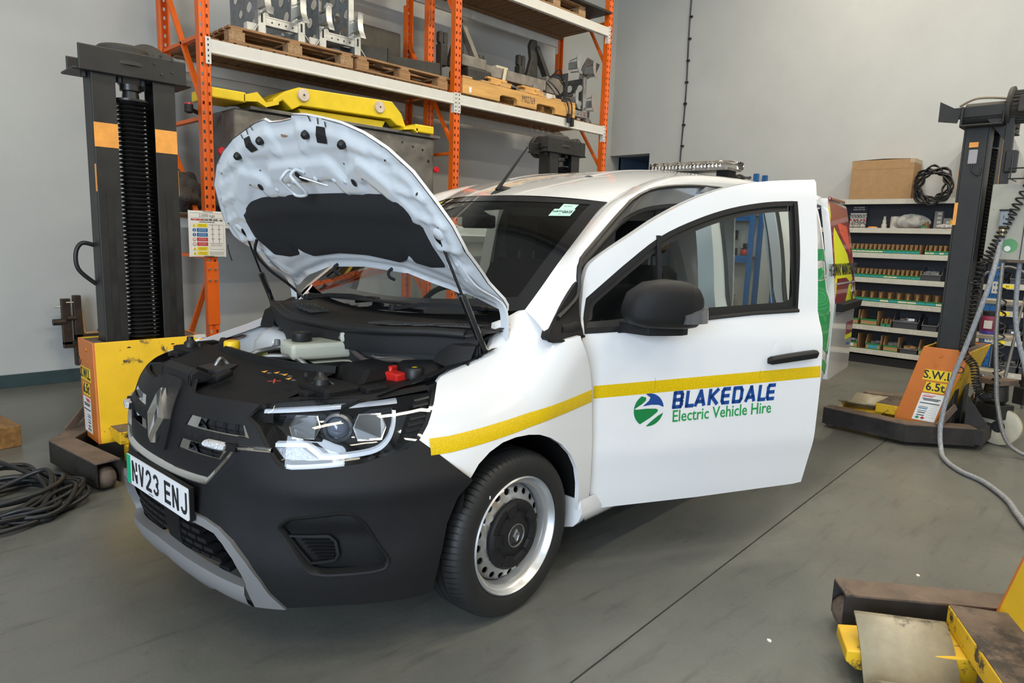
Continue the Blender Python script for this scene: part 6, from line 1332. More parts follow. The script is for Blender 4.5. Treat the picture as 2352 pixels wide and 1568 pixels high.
# ---- cabin
def seat(y, lab='seat'):
    st = bpy.data.objects.new('seat', None); COL.objects.link(st); st.parent = van; st.location = (1.22, y, .42); st.empty_display_size = .1
    MB().loft([[(u, a*.25, z + (.03 if abs(a) > .9 else 0)) for a in (-1, -.8, 0, .8, 1)] for u, z in ((-.34, .20), (-.30, .29), (-.1, .28), (.15, .26))], closed=False).obj('cushion', m_seat, st, smooth=60)
    MB().box(-.32, .18, -.25, .25, .02, .22).obj('seat_base', m_dkin, st, bevel=.03)
    rings = []
    for z, w_, d0, d1 in ((.22, .24, .06, .22), (.40, .26, .08, .26), (.65, .25, .16, .32), (.84, .21, .24, .36), (.88, .17, .27, .35)):
        rings.append([(d0 + (.03 if abs(a) > .8 else 0)*-1, a*w_, z) for a in (-1, -.75, 0, .75, 1)] + [(d1, a*w_, z) for a in (1, 0, -1)])
    MB().loft(rings).obj('backrest', m_seat, st, smooth=50)
    rings = [[(d0, a*w_, z) for a in (-1, -.5, .5, 1)] + [(d1, a*w_, z) for a in (1, -1)] for z, w_, d0, d1 in ((.93, .09, .25, .36), (.96, .13, .245, .37), (1.06, .135, .26, .38), (1.12, .10, .28, .37))]
    MB().loft(rings).obj('headrest', m_seat, st, smooth=50); MB().tube([(.31, -.06, .84), (.315, -.06, .95)], .006, 6).obj('headrest_post', m_sat, st); MB().tube([(.31, .06, .84), (.315, .06, .95)], .006, 6).obj('headrest_post', m_sat, st)
seat(-.42); seat(.42)
da = MB(); da.loft([[(u, y, z) for u, z in ((.08, 1.045), (.30, 1.075), (.50, 1.06), (.62, 1.00), (.60, .85), (.50, .62), (.3, .6))] for y in (-.74, -.4, 0, .4, .74)], closed=False); da.obj('dashboard', m_trim, van, smooth=40)
sw = bpy.data.objects.new('steering_wheel', None); COL.objects.link(sw); sw.parent = van; sw.location = (.74, .38, .98); sw.rotation_euler = (0, math.radians(-62), 0); sw.empty_display_size = .1
MB().tube([(.18*math.cos(a), .18*math.sin(a), 0) for a in [2*PI*k/32 for k in range(32)]], .016, 8, True).obj('rim', m_plas2, sw, smooth=60); MB().cyl((0, 0, -.03), (0, 0, .02), .07, n=20).obj('hub', m_plas2, sw, smooth=40)
for a in (0, 2.2, -2.2): MB().bar((0, 0, 0), (-.17*math.cos(a), .17*math.sin(a), 0), .03, .015).obj('spoke', m_plas2, sw)
bm_ = MB(); 
for s0, s1 in ((-.72, .72),): bm_.box(1.66, 1.68, -.70, .70, .42, 1.0)
bm_.obj('bulkhead', m_dkin, van); MB().box(1.655, 1.675, -.02, .70, 1.0, 1.72).obj('bulkhead_panel', m_dkin, van)
for s in (-1, 1): MB().loft([[tuple(Vector(ws_f(.5 + s*x, .94, -.03)) + Vector((dx, 0, dz))) for x in (.06, .40)] for dx, dz in ((.02, -.0), (.10, -.035), (.12, -.04))], closed=False).obj('sun_visor', mat('visor', (.20, .20, .195), .9), van)
im = MB(); im.cbox((.66, 0, 1.50), (.03, .22, .065)); im.obj('rear_view_mirror', m_plas2, van, bevel=.012)
# ---- scuttle, wipers, bulkhead behind the engine
BC = [(-1, .13, 1.10), (-.75, .06, 1.10), (-.4, -.03, 1.085), (0, -.06, 1.08), (.4, -.03, 1.085), (.75, .06, 1.10), (1, .13, 1.10)]
cu = bez([(a, -t*.74, b) for t, a, b in BC], 5)
cow = []
for du, dz in ((.10, .012), (.02, -.012), (-.10, -.030), (-.17, -.030), (-.20, -.040), (-.215, -.065), (-.21, -.12)): cow.append([(q.x + du, q.y, q.z + dz) for q in cu])
MB().loft(cow, closed=False).obj('scuttle', m_plas, van, smooth=50)
MB().tube([(q.x - .20, q.y, q.z - .035) for q in cu[2:-2]], .018, 8).obj('scuttle_seal', m_rubd, van, smooth=60)
MB().loft([[(q.x - .20, q.y, q.z - .07) for q in cu], [(q.x - .15, q.y, .60) for q in cu]], closed=False).obj('engine_bulkhead', m_dkin, van, smooth=60)
gv = MB()
for v0, v1 in ((.20, .64), (-.46, -.24)):
    n = int((v1 - v0)/.018); pts = lambda t, d: None
    def cp(v, d):
        i = min(range(len(cu)), key=lambda k: abs(-cu[k].y - v)); q = cu[i]; return (q.x + d, -v, q.z - .012 - .013*(-d/.10) + .012 if False else q.z + (-.0205 + (.02 if d > -.02 else 0)*0) + .004)
    for k in range(n+1):
        v = v0 + (v1-v0)*k/n; gv.bar(cp(v, -.02), cp(v, -.12), .004, .005)
    for d in (-.02, -.045, -.07, -.095, -.12): gv.tube([cp(v0 + (v1-v0)*k/12, d) for k in range(13)], .0028, 4)
gv.obj('scuttle_mesh', mat('mesh_grey', (.05, .05, .05), .5), van)['kind'] = 'stuff'
gv2 = MB()
for k in range(7):
    gv2.bar((-.10 + .0*k, -.70 + k*.012, 1.062 - .0*k), (.02, -.74 + k*.012, 1.075), .003, .004) ; gv2.bar((-.10 + k*.02, -.70, 1.062), (-.10 + k*.02, -.62, 1.062), .003, .004)
gv2.obj('scuttle_mesh', mat('mesh_grey', (0, 0, 0)), van)
for (piv, tip, bl) in (((-.075, .40, 1.105), (.02, .02, 1.125), ((-.03, .46, 1.125), (.035, -.28, 1.135))), ((-.06, -.22, 1.11), (.08, -.58, 1.135), ((.03, .18, 1.125), (.12, -.66, 1.145)))):
    wv = bpy.data.objects.new('wiper', None); COL.objects.link(wv); wv.parent = van; wv.empty_display_size = .05
    MB().loft([[tuple(Vector(piv).lerp(Vector(tip), t) + Vector((a, 0, b + .02*math.sin(PI*t)))) for a, b in ((-r, 0), (-r*.6, .016), (r*.6, .016), (r, 0))] for t, r in ((0, .020), (.1, .022), (.35, .014), (.7, .009), (1, .007))]).obj('wiper_arm', m_plas2, wv, smooth=50)
    MB().lathe([(0, .028), (.016, .026), (.02, 0)], piv, (0, 0, 1), 12).obj('wiper_cap', m_plas2, wv, smooth=40); MB().bar(bl[0], bl[1], .016, .014).obj('wiper_blade', m_rubd, wv, bevel=.004); MB().cbox((Vector(tip) + Vector((0, 0, .012))), (.03, .07, .02)).obj('blade_clip', m_plas2, wv, bevel=.005)
for s in (1, -1): MB().loft([[(u, -s*v, w) for u, v, w in ((.0, .60, 1.06), (.03, .70, 1.075), (.09, .745, 1.10))], [(-.12, -s*.60, 1.03), (-.13, -s*.70, 1.03), (-.10, -s*.745, 1.03)], [(-.16, -s*.58, .96), (-.17, -s*.68, .95), (-.14, -s*.74, .94)]], closed=False).obj('scuttle_corner', m_plas, van, smooth=40)
# ---- engine bay
MB().box(-.60, -.14, -.52, .52, .42, .52).obj('bay_floor', m_dkin, van)
sl = MB(); 
rowA = [Vector(sk(p, .866, -.012)) for p in [-.56 + .04*k for k in range(29)]]
rows = [[(q.x + du, q.y*sc, q.z + dz) for q in rowA] for du, sc, dz in ((.004, 1, -.06), (.006, 1, -.012), (.014, .99, -.002), (.06, .97, .010), (.11, .955, .020), (.17, .94, .046), (.22, .92, .056), (.27, .91, .066), (.275, .91, .090), (.295, .91, .088), (.31, .91, -.02))]
sp = MB().loft(rows, closed=False).obj('slam_panel', m_plas2, van, smooth=30)
MB().prism([(-.045, -.02), (.045, -.02), (.075, .10), (-.02, .14), (-.085, .05)], lambda a, b, d: (-.76 + b*.8, a - .02, d), .90, .9235).obj('latch_opening', m_black, sp); MB().tube(bez([(-.72, -.0, .915), (-.70, -.0, .945), (-.68, .01, .935), (-.66, .0, .91)], 4), .008, 8).obj('bonnet_latch', m_gal, sp, smooth=50); MB().prism([(-.05, 0), (.04, 0), (.05, .03), (-.04, .03)], lambda a, b, d: (-.80 + b, a - .0, d), .88, .8935).obj('air_slot', m_black, sp)
hd = MB(); hd.loft([[(-.868, -.13, .885), (-.868, .13, .885)], [(-.862, -.115, .925), (-.862, .115, .925)], [(-.835, -.105, .940), (-.835, .105, .940)], [(-.78, -.10, .905), (-.78, .10, .905)]], closed=False); hd.obj('badge_hood', m_plas, sp, smooth=40)
for s in (-1, 1): MB().prism([(-.868, .885), (-.862, .925), (-.835, .940), (-.76, .895)], lambda a, b, d: (a, s*(.108 + d), b), -.01, .012).obj('hood_cheek', m_plas, sp, bevel=.006)
MB().bar((-.80, -.16, .905), (-.735, -.15, .925), .04, .025).obj('release_lever', m_plas2, sp, bevel=.008)
for k, (u, v) in enumerate([(-.555, -.42), (-.55, -.15), (-.55, .12), (-.555, .40)]): MB().lathe([(0, .014), (.006, .012), (.008, 0)], (u - .03, -v, .928), (0, 0, 1), 8).obj('push_pin', m_black, sp, smooth=40)
# caution marks printed on the panel
MM = frame3((-.665, -.33, .9235), (.0, -1, 0), (.985, 0, .17))
for i, (x, y) in enumerate(((-.085, .012), (-.03, .028), (.02, .030), (.075, .012))):
    MB().add([MM @ Vector((x + a, y + b, .004)) for a, b in ((-.012, -.008), (.012, -.008), (0, .012))], [(0, 1, 2)]).obj('caution_mark', mat('caution_amber', (.75, .36, .03), .5), sp)
    for k in range(2): MB().add([MM @ Vector((x + .02 + a, y + b - k*.006, .004)) for a, b in ((0, 0), (.022, 0), (.022, .002), (0, .002))], [(0, 1, 2, 3)]).obj('caution_line', m_gry, sp)
for r in (.6, -.6): MB().add([MM @ (Matrix.Rotation(r, 3, 'Z') @ Vector((a, b, 0)) + Vector((.05, -.03, .004))) for a, b in ((-.024, -.0022), (.024, -.0022), (.024, .0022), (-.024, .0022))], [(0, 1, 2, 3)]).obj('caution_cross', mat('caution_red', (.55, .06, .03), .5), sp)
# inner wings and suspension towers (white body metal)
for s in (1, -1):
    iw = MB(); iw.loft([[(-.62, -s*.66, .88), (-.62, -s*.60, .70), (-.62, -s*.58, .45)], [(-.38, -s*.68, .905), (-.38, -s*.60, .78), (-.38, -s*.56, .45)], [(-.18, -s*.71, .955), (-.18, -s*.62, .86), (-.18, -s*.5, .5)], [(.02, -s*.74, 1.02), (.02, -s*.62, .90), (.02, -s*.5, .5)]], closed=False); iw.obj('inner_wing', m_inner if s < 0 else m_dkin, van, smooth=50)
    tw = MB(); tw.lathe([(.17, -.25), (.15, -.05), (.12, .0), (.09, .018), (.05, .02), (.045, .005), (0, .005)], (-.12, -s*.50, .93), (.1, s*.12, 1), 28); tw.obj('strut_tower', m_inner if s < 0 else m_plas2, van, smooth=50)
    MB().loft([[(-.50, -s*.70, .90), (-.50, -s*.63, .885)], [(-.2, -s*.74, .965), (-.2, -s*.67, .95)], [(.0, -s*.765, 1.02), (.0, -s*.69, 1.0)]], closed=False).obj('wing_rail', m_inner if s < 0 else m_plas2, van, smooth=50)
    MB().loft([[(-.70, -s*.50, .865), (-.655, -s*.58, .868), (-.53, -s*.69, .885), (-.33, -s*.755, .905)], [(-.69, -s*.49, .885), (-.645, -s*.565, .888), (-.52, -s*.67, .90), (-.33, -s*.735, .918)], [(-.52, -s*.48, .885), (-.50, -s*.56, .885), (-.40, -s*.63, .895), (-.28, -s*.68, .915)]], closed=False).obj('lamp_carrier', m_plas2, van, smooth=40)
    MB().cbox((-.56, -s*.50, .892), (.14, .18, .05)).obj('carrier_block', m_plas2, van, bevel=.012); MB().lathe([(.028, 0), (.026, .02), (.015, .03), (.013, .045), (0, .046)], (-.59, -s*.50, .915), (0, 0, 1), 14).obj('buffer_stop', m_rubd, van, smooth=40)
    for k in range(3): MB().cbox((-.62 + .08*k, -s*(.50 + .06*k), .888 + .006*k), (.09, .05, .03), Matrix.Rotation(0, 4, 'Z')).obj('lamp_bracket', m_plas2, van, bevel=.008)
st = MB().prism([(0, 0), (.11, 0), (.11, .05), (0, .05), (-.02, .025)], lambda a, b, d: (-.56 + b*1.0 + a*.3, .52 + a*.8, d), .948, .950).obj('lamp_label', m_pap, van)
MB().lathe([(0, .045), (.028, .043), (.032, .036), (.032, 0)], (-.545, .215, .93), (0, 0, 1), 18).obj('washer_cap', mat('cap_yellow', (.80, .52, .01), .4), van, smooth=40)
m_milk = mat('milky_tank', (.62, .63, .52), .4, trans=.25); m_lime = mat('lime_tank', (.50, .58, .10), .35, trans=.2)
rs = bpy.data.objects.new('brake_reservoir', None); COL.objects.link(rs); rs.parent = van; rs.location = (-.33, -.06, .955); rs.rotation_euler = (0, 0, -.25); rs.empty_display_size = .05
MB().box(-.12, .17, -.085, .085, -.03, .035).obj('tank', m_milk, rs, bevel=.016, seg=3); MB().box(.08, .16, -.09, .06, .03, .075).obj('tank_neck', m_milk, rs, bevel=.016); MB().lathe([(.036, .035), (.040, .04), (.040, .068), (.036, .072), (0, .072)], (-.055, .0, 0), (0, 0, 1), 24).obj('tank_cap', m_rubd, rs, smooth=40); text('lettering', 'DOT 4', .014, frame3((-.055, 0, .0725), (0, -1, 0), (1, 0, 0)), mat('caution_amber', (0, 0, 0)), rs, extrude=.0)
for y in (-.06, .05): MB().lathe([(0, .006), (.010, .006), (.016, 0)], (.085, y, .055), (-1, 0, .2), 12).obj('tank_stud', m_gal, rs, smooth=40)
MB().box(-.05, .22, -.10, .10, -.10, -.04).obj('master_cylinder', m_milk, rs, bevel=.02)
MB().box(-.50, -.28, -.16, .10, .70, .885).obj('coolant_tank', m_lime, van, bevel=.03, seg=3)
MB().box(-.48, -.38, -.02, .05, .88, .892).obj('tank_tag', mat('lime_bright', (.62, .75, .02), .5), van)
MB().tube(bez([(-.56, .12, .90), (-.50, .10, .935), (-.40, .10, .945), (-.33, .05, .955), (-.27, .10, .95)], 5), .011, 10).obj('alloy_pipe', m_gal, van, smooth=60); MB().tube(bez([(-.53, .04, .86), (-.52, .02, .925), (-.46, -.05, .935), (-.44, -.12, .93), (-.40, -.20, .86)], 5), .011, 10).obj('alloy_pipe', m_gal, van, smooth=60)
MB().lathe([(.02, 0), (.022, .05), (.014, .055), (.012, .075), (0, .075)], (-.39, .13, .90), (0, 0, 1), 12).obj('valve_stem', mat('valve_grey', (.14, .15, .16), .4), van, smooth=40); MB().cbox((-.40, .10, .905), (.07, .08, .05)).obj('sensor_block', m_plas2, van, bevel=.01); MB().lathe([(.018, 0), (.02, .02), (0, .025)], (-.46, .13, .905), (0, 0, 1), 12).obj('green_cap', mat('lime_bright', (0, 0, 0)), van, smooth=40)
# motor cover, battery and its fittings
MB().loft([[(u, y, z) for y, z in ((-.15, .80), (-.13, .905), (-.05, .925), (.04, .925), (.06, .80))] for u in (-.46, -.42, -.20, -.12)]).obj('motor_cover', m_plas2, van, smooth=40, bevel=.01) if False else MB().box(-.46, -.16, -.20, .07, .74, .912).obj('motor_cover', m_plas2, van, bevel=.035, seg=4)
MB().cbox((-.47, -.02, .87), (.06, .12, .10)).obj('connector', m_plas2, van, bevel=.008); MB().cbox((-.505, -.10, .885), (.012, .02, .016)).obj('yellow_tab', m_yel, van)
MB().tube(bez([(-.52, .0, .86), (-.51, -.08, .87), (-.5, -.16, .85)], 4), .008, 6).obj('orange_lead', m_tape, van, smooth=60)
cv = MB(); cv.loft([[(-.62, -.28, .885), (-.62, -.60, .89), (-.30, -.66, .905), (-.20, -.48, .895), (-.28, -.28, .885)], [(-.62, -.28, .70), (-.62, -.60, .70), (-.30, -.66, .70), (-.20, -.48, .70), (-.28, -.28, .70)]]); cv.obj('side_cover', m_plas2, van, bevel=.006)
cv = MB(); cv.loft([[(-.47, -.34, .885), (-.45, -.52, .888), (-.24, -.50, .895), (-.22, -.30, .888)], [(-.40, -.345, .945), (-.385, -.49, .948), (-.25, -.475, .948), (-.235, -.315, .945)]]); cv.obj('battery_cover', m_plas2, van, bevel=.012)
MB().box(-.30, -.02, -.46, -.12, .70, .895).obj('battery', m_plas2, van, bevel=.01); MB().loft([[(-.27, -.10, .90), (-.10, -.02, .90)], [(-.265, -.12, .945), (-.10, -.04, .945)], [(-.25, -.17, .95), (-.07, -.12, .95)], [(-.24, -.33, .945), (-.14, -.33, .945)], [(-.245, -.35, .90), (-.15, -.35, .90)]], closed=False).obj('alloy_cover', m_gal, van, smooth=30)
MB().add([(-.20, -.16, .9515), (-.17, -.27, .9495), (-.14, -.26, .9495), (-.17, -.15, .9515)], [(0, 1, 2, 3)]).obj('alloy_label', mat('label_pale', (.4, .43, .46), .5), van)
rc = MB(); rc.loft([[(-.30, -.44, .90), (-.24, -.44, .90), (-.24, -.48, .90), (-.30, -.50, .90)], [(-.295, -.445, .945), (-.245, -.445, .945), (-.25, -.49, .94), (-.29, -.50, .94)]]); rc.box(-.315, -.26, -.56, -.48, .885, .925); rc.obj('terminal_cover', mat('terminal_red', (.55, .02, .015), .35), van, bevel=.006)
MB().lathe([(.034, 0), (.036, .03), (.030, .04), (0, .041)], (-.245, -.575, .905), (0, 0, 1), 18).obj('filler_cap', m_rubd, van, smooth=40); MB().add([(-.255, -.57, .9465), (-.255, -.585, .9465), (-.235, -.585, .9465), (-.235, -.57, .9465)], [(0, 1, 2, 3)]).obj('cap_mark', m_yel, van)
MB().tube(bez([(-.19, -.05, .985), (-.23, -.16, .965), (-.25, -.30, .93), (-.20, -.42, .945), (-.12, -.56, .94)], 6), .012, 8).obj('corrugated_hose', mat('hose_brown', (.06, .05, .045), .7), van, smooth=60); MB().tube(bez([(-.17, -.05, .99), (-.20, -.20, .96), (-.22, -.33, .945), (-.17, -.45, .955), (-.10, -.58, .94)], 6), .005, 6).obj('alloy_line', m_gal, van, smooth=60)
for k, pts in enumerate(([(-.62, -.45, .90), (-.58, -.50, .93), (-.55, -.54, .90), (-.58, -.58, .88)], [(-.15, -.40, .92), (-.12, -.46, .94), (-.10, -.52, .90)], [(-.28, .0, .93), (-.2, .03, .92), (-.14, .1, .9)])): MB().tube(bez(pts, 5), .006, 6).obj('harness', m_cab, van, smooth=60)
# ================================================================ PARTS SHELVING ALONG THE RIGHT WALL
m_shl = mat('shelf_lip', (.50, .485, .43), .45, noise=.08, nscale=6); m_shw = mat('shelf_chipboard', (.26, .15, .075), .8, noise=.25, nscale=30)
m_bp = mat('shelf_blue', (.012, .10, .30), .42, noise=.12, nscale=8); m_bk = mat('shelf_back', (.045, .05, .06), .7)
m_card = mat('brown_card', (.34, .205, .095), .75, noise=.1, nscale=14); m_grn = mat('bin_green', (.015, .17, .045), .45); m_gbin = mat('grey_bin', (.045, .05, .058), .4); m_teal = mat('label_teal', (.03, .30, .42), .45); m_lab = mat('label_white', (.62, .60, .55), .55)
m_plastic = mat('clear_wrap', (.75, .76, .76), .12, trans=.75, ior=1.3); m_metal = mat('small_hardware', (.45, .45, .44), .3, .9, noise=.3, nscale=60)
SX = 9.35; LEV = [.168, .468, .765, 1.061, 1.365, 1.670, 2.019]
sh = thing('parts_shelving', 'cream-lipped parts shelving full of small bins along the right wall', 'shelving', (9.48, 3.05, 0))
def SL(x, y, z): return (x - 9.48, y - 3.05, z)
YA, YB, YC = 4.10, 1.62, -.9
for z in LEV:
    MB().box(SX-9.48, SX-9.48+.012, YB-3.05, YA-3.05, z-.045, z+.017).obj('shelf_lip', m_shl, sh, bevel=.002)
    MB().box(SX-9.48+.012, .165, YB-3.05, YA-3.05, z-.018, z+.012).obj('shelf_board', m_shw, sh)
MB().box(.155, .166, YB-3.05, YA-3.05, .05, 2.0).obj('back_panel', m_bk, sh)
MB().box(SX-9.48+.03, .16, YB-3.05, YA-3.05, .0, .10).obj('plinth', m_black, sh)
def post(y, h, par, o): 
    mb = MB(); mb.box(-.03, .03, -.028, .028, 0, h) ; p = mb.obj('upright', m_bp, par, loc=o(SX+.005, y, 0), bevel=.003)
    for k in range(int(h/.10)):
        for s in (-.012, .012): MB().box(-.0312, -.0292, s-.004, s+.004, -.014, .014).obj('slot', m_black, p, loc=(0, 0, .06 + k*.1)) if h < 2.2 else None
    return p
for y in (YA, YB): post(y, 2.05, sh, SL)
# tiny shelf labels
lb = MB()
for z in LEV[:5]:
    n = {4: 26, 3: 26, 2: 13, 1: 7, 0: 6}[LEV.index(z)]
    for k in range(n):
        y = YA - .25 - k*(YA-.25-YB-.1)/n; MB
        w = .017 if n > 20 else .03
        lb.box(SX-9.48-.001, SX-9.48+.0005, y-3.05-w, y-3.05+w, z-.032, z-.008)
t = lb.obj('shelf_label', m_lab, sh); t['kind'] = 'stuff'
def code(k): return 'A%d' % k
for zi, k0, n in ((4, 308, 26), (3, 407, 26), (2, 505, 13), (1, 603, 7), (0, 703, 6)):
    z = LEV[zi]
    for k in range(n):
        y = YA - .25 - k*(YA-.25-YB-.1)/n
        text('lettering', code(k0+k), .013, frame3((SX-9.48-.0016, y-3.05, z-.020), (0, -1, 0), (0, 0, 1)), m_ink, sh, extrude=.0)
# right-hand bay with blue posts, lower levels only partly seen
sh2 = thing('parts_shelving', 'second run of parts shelving with blue posts at the right edge', 'shelving', (9.48, .4, 0))
def SL2(x, y, z): return (x - 9.48, y - .4, z)
LEV2 = [.10, .46, .78, 1.08, 1.40, 1.67, 2.02]
for z in LEV2:
    MB().box(SX-9.48, SX-9.48+.012, YC-.4, YB-.06-.4, z-.045, z+.017).obj('shelf_lip', m_shl, sh2, bevel=.002); MB().box(SX-9.48+.012, .165, YC-.4, YB-.06-.4, z-.018, z+.012).obj('shelf_board', m_shw, sh2)
MB().box(.155, .166, YC-.4, YB-.06-.4, .05, 2.0).obj('back_panel', m_bk, sh2)
p = post(YB-.058, 2.06, sh2, SL2)
for z in (.08, .50, 1.05): 
    q = MB().box(-.034, -.03, -.035, .035, -.065, .065).obj('beam_clip', m_shl, p, loc=(0, 0, z))
    for a in (-.014, .014):
        for b in (-.03, .03): MB().box(-.0352, -.0338, a-.006, a+.006, b-.012, b+.012).obj('clip_hole', m_bp, q)
for i, z in enumerate(LEV2[:4]):
    ty = MB().box(-.0008, .0, -.05, .05, -.022, .018).obj('bay_label', m_yel, sh2, loc=SL2(SX-.001, YB-.16, z-.012)); text('lettering', 'B%d' % (6-i), .03, frame3((-.0016, 0, -.002), (0, -1, 0), (0, 0, 1)), m_ink, ty)
    for k in range(5): MB().box(-.0008, 0, -.022, .022, -.012, .012).obj('shelf_label', m_lab, sh2, loc=SL2(SX-.001, YB-.32-k*.17, z-.014))
# ---- bins
def card_bin(w, d, h, lab, tile, name='picking_bin'):
    t = thing(name, lab, 'bin', group=None)
    e = .006; g = h*.42
    MB().box(-d/2, d/2, -w/2, -w/2+e, 0, h).obj('side', m_card, t); 
    mb = MB(); mb.prism([(-d/2, 0), (d/2, 0), (d/2, h), (-d/2+.05, h), (-d/2, g)], lambda a, b, dd: (a, dd, b), w/2-e, w/2); mb.obj('side', m_card, t)
    MB().box(-d/2+e, d/2, -w/2+e, w/2-e, 0, .006).obj('bottom', m_card, t); MB().box(d/2-e, d/2, -w/2+e, w/2-e, 0, h).obj('back', m_card, t)
    MB().box(-d/2, -d/2+e, -w/2, w/2, 0, g).obj('front', m_card, t)
    MB().box(-d/2-.0012, -d/2+.001, -w/2, w/2, g-.018, g+.002).obj('top_band', m_grn, t); MB().box(-d/2-.0012, -d/2+.001, -w/2, w/2, 0, .016).obj('bottom_band', m_grn, t)
    if tile: MB().box(-d/2-.0016, -d/2, -w/2+.001, w/2-.001, .016, g-.018).obj('front_label', tile, t)
    return t
def side_fix(t): return t
protos = {}
def put_bin(kind, w, d, h, y, z, lab, tile, group, x=None):
    key = (kind, w, d, h, tile.name if tile else None)
    loc = ((SX + .018 + d/2) if x is None else x, y, z + .0125)
    if key not in protos: t = card_bin(w, d, h, lab, tile); protos[key] = t; t.location = loc; t['label'] = lab
    else: t = dup(protos[key], loc, 0, lab)
    t['group'] = group; return t
rn = random.Random(11)
_N = ['first', 'second', 'third', 'fourth', 'fifth', 'sixth', 'seventh', 'eighth', 'ninth', 'tenth', 'eleventh', 'twelfth', 'thirteenth', 'fourteenth', 'fifteenth', 'sixteenth', 'seventeenth', 'eighteenth', 'nineteenth', 'twentieth', 'twenty-first', 'twenty-second', 'twenty-third', 'twenty-fourth', 'twenty-fifth', 'twenty-sixth', 'twenty-seventh', 'twenty-eighth', 'twenty-ninth', 'thirtieth', 'thirty-first', 'thirty-second', 'thirty-third', 'thirty-fourth']
def nth(n): return _N[n]
ROWS = {4: 'ttttwwwwwwwwttttttttgwwtwttwtww', 3: 'ttwttttttttttwwwtttttgwwttww', 2: 'tbtbtbtwtwwwbtwt'}
def row(zi, y0, pitch, pat, w, d, h, where):
    y = y0
    for k, c in enumerate(pat):
        if y < YB + .06: break
        if c != 'g': put_bin('n', w, d, h, y, LEV[zi], '%s slim card bin from the left on %s, %s label' % (nth(k), where, 'blue' if c in 'tb' else 'white'), m_teal if c in 'tb' else m_lab, 'slim card bins on ' + where)
        y -= pitch
row(4, 3.30, .0505, 'tttwwwwwwwwttttttttgwwtwtwwttwt', .049, .26, .115, 'the third shelf down')
row(3, 3.21, .0505, 'ttttttttttwwwttttt', .049, .26, .115, 'the fourth shelf down')
row(2, 3.20, .1015, 'tttttwtwwttwwt', .099, .26, .125, 'the fifth shelf down')
def grey_bin(w, d, h, lab, y, z, filled=False):
    t = thing('grey_bin', lab, 'bin', (SX + .02 + d/2, y, z + .0125))
    e = .006
    for s in (-1, 1): MB().prism([(-d/2, 0), (d/2, 0), (d/2, h), (-d/2+.08, h), (-d/2+.02, h*.5), (-d/2, h*.5)], lambda a, b, dd: (a, dd, b), min(s*w/2, s*(w/2-e)), max(s*w/2, s*(w/2-e))).obj('side', m_gbin, t)
    MB().box(-d/2, d/2, -w/2+e, w/2-e, 0, e).obj('bottom', m_gbin, t); MB().box(d/2-e, d/2, -w/2+e, w/2-e, e, h).obj('back', m_gbin, t)
    MB().box(-d/2, -d/2+e, -w/2, w/2, 0, h*.5).obj('front', m_gbin, t); MB().box(-d/2-.006, -d/2, -w/2, w/2, h*.42, h*.5).obj('rim', mat('grey_bin_rim', (.12, .125, .13), .4), t, bevel=.002)
    if filled: 
        k = MB()
        for i in range(14): k.cbox((rn.uniform(-d/2+.05, d/2-.06), rn.uniform(-w/2+.05, w/2-.05), h*.4 + rn.uniform(0, .04)), (.05, .06, .03), Matrix.Rotation(rn.uniform(-.5, .5), 4, 'Z'))
        o = k.obj('bagged_parts', filled, t); o['kind'] = 'stuff'
    return t
grey_bin(.22, .26, .16, 'wide grey bin holding a clear bag on the fourth shelf down', 2.22, LEV[3], m_plastic)
grey_bin(.28, .27, .19, 'widest grey bin on the second shelf from the bottom', 2.43, LEV[1], m_metal); grey_bin(.17, .26, .15, 'smaller grey bin with pale label on the second shelf from the bottom', 2.17, LEV[1])
grey_bin(.20, .26, .13, 'low grey bin of brown cartons on the bottom shelf', 2.36, LEV[0], m_card)
def big_bin(y, z, w, lab, tile=None, fill=None):
    t = card_bin(w, .28, .19, lab, None, 'card_bin'); t.location = (SX + .158, y, z + .0125); t['label'] = lab
    if tile: MB().box(-.1425, -.141, -.05, .05, .022, .06).obj('front_label', tile, t)
    if fill:
        k = MB()
        for i in range(10): k.cbox((rn.uniform(-.05, .08), rn.uniform(-w/2+.04, w/2-.04), .07 + rn.uniform(0, .03)), (.06, .05, .03), Matrix.Rotation(rn.uniform(-.6, .6), 4, 'Z'))
        k.obj('contents', fill, t)['kind'] = 'stuff'
    return t
big_bin(3.06, LEV[1], .20, 'leftmost big card bin on the second shelf from the bottom'); big_bin(2.84, LEV[1], .20, 'big card bin with pencilled note, second from left, one shelf above the bottom')
for y, l in ((2.675, 'left'), (2.615, 'right')): put_bin('n', .05, .26, .10, y, LEV[1], 'tiny blue-labelled bin, %s of the pair between the big card and grey bins' % l, m_teal, 'tiny bins one shelf above the bottom')
big_bin(3.04, LEV[0], .20, 'big card bin with white label on the bottom shelf', m_lab, m_metal); big_bin(2.76, LEV[0], .18, 'big card bin with blue label on the bottom shelf', m_teal, m_plastic); big_bin(2.56, LEV[0], .17, 'unlabelled big card bin of clear bags on the bottom shelf', None, m_plastic); big_bin(2.17, LEV[0], .17, 'big card bin on the bottom shelf beside the lift mast')
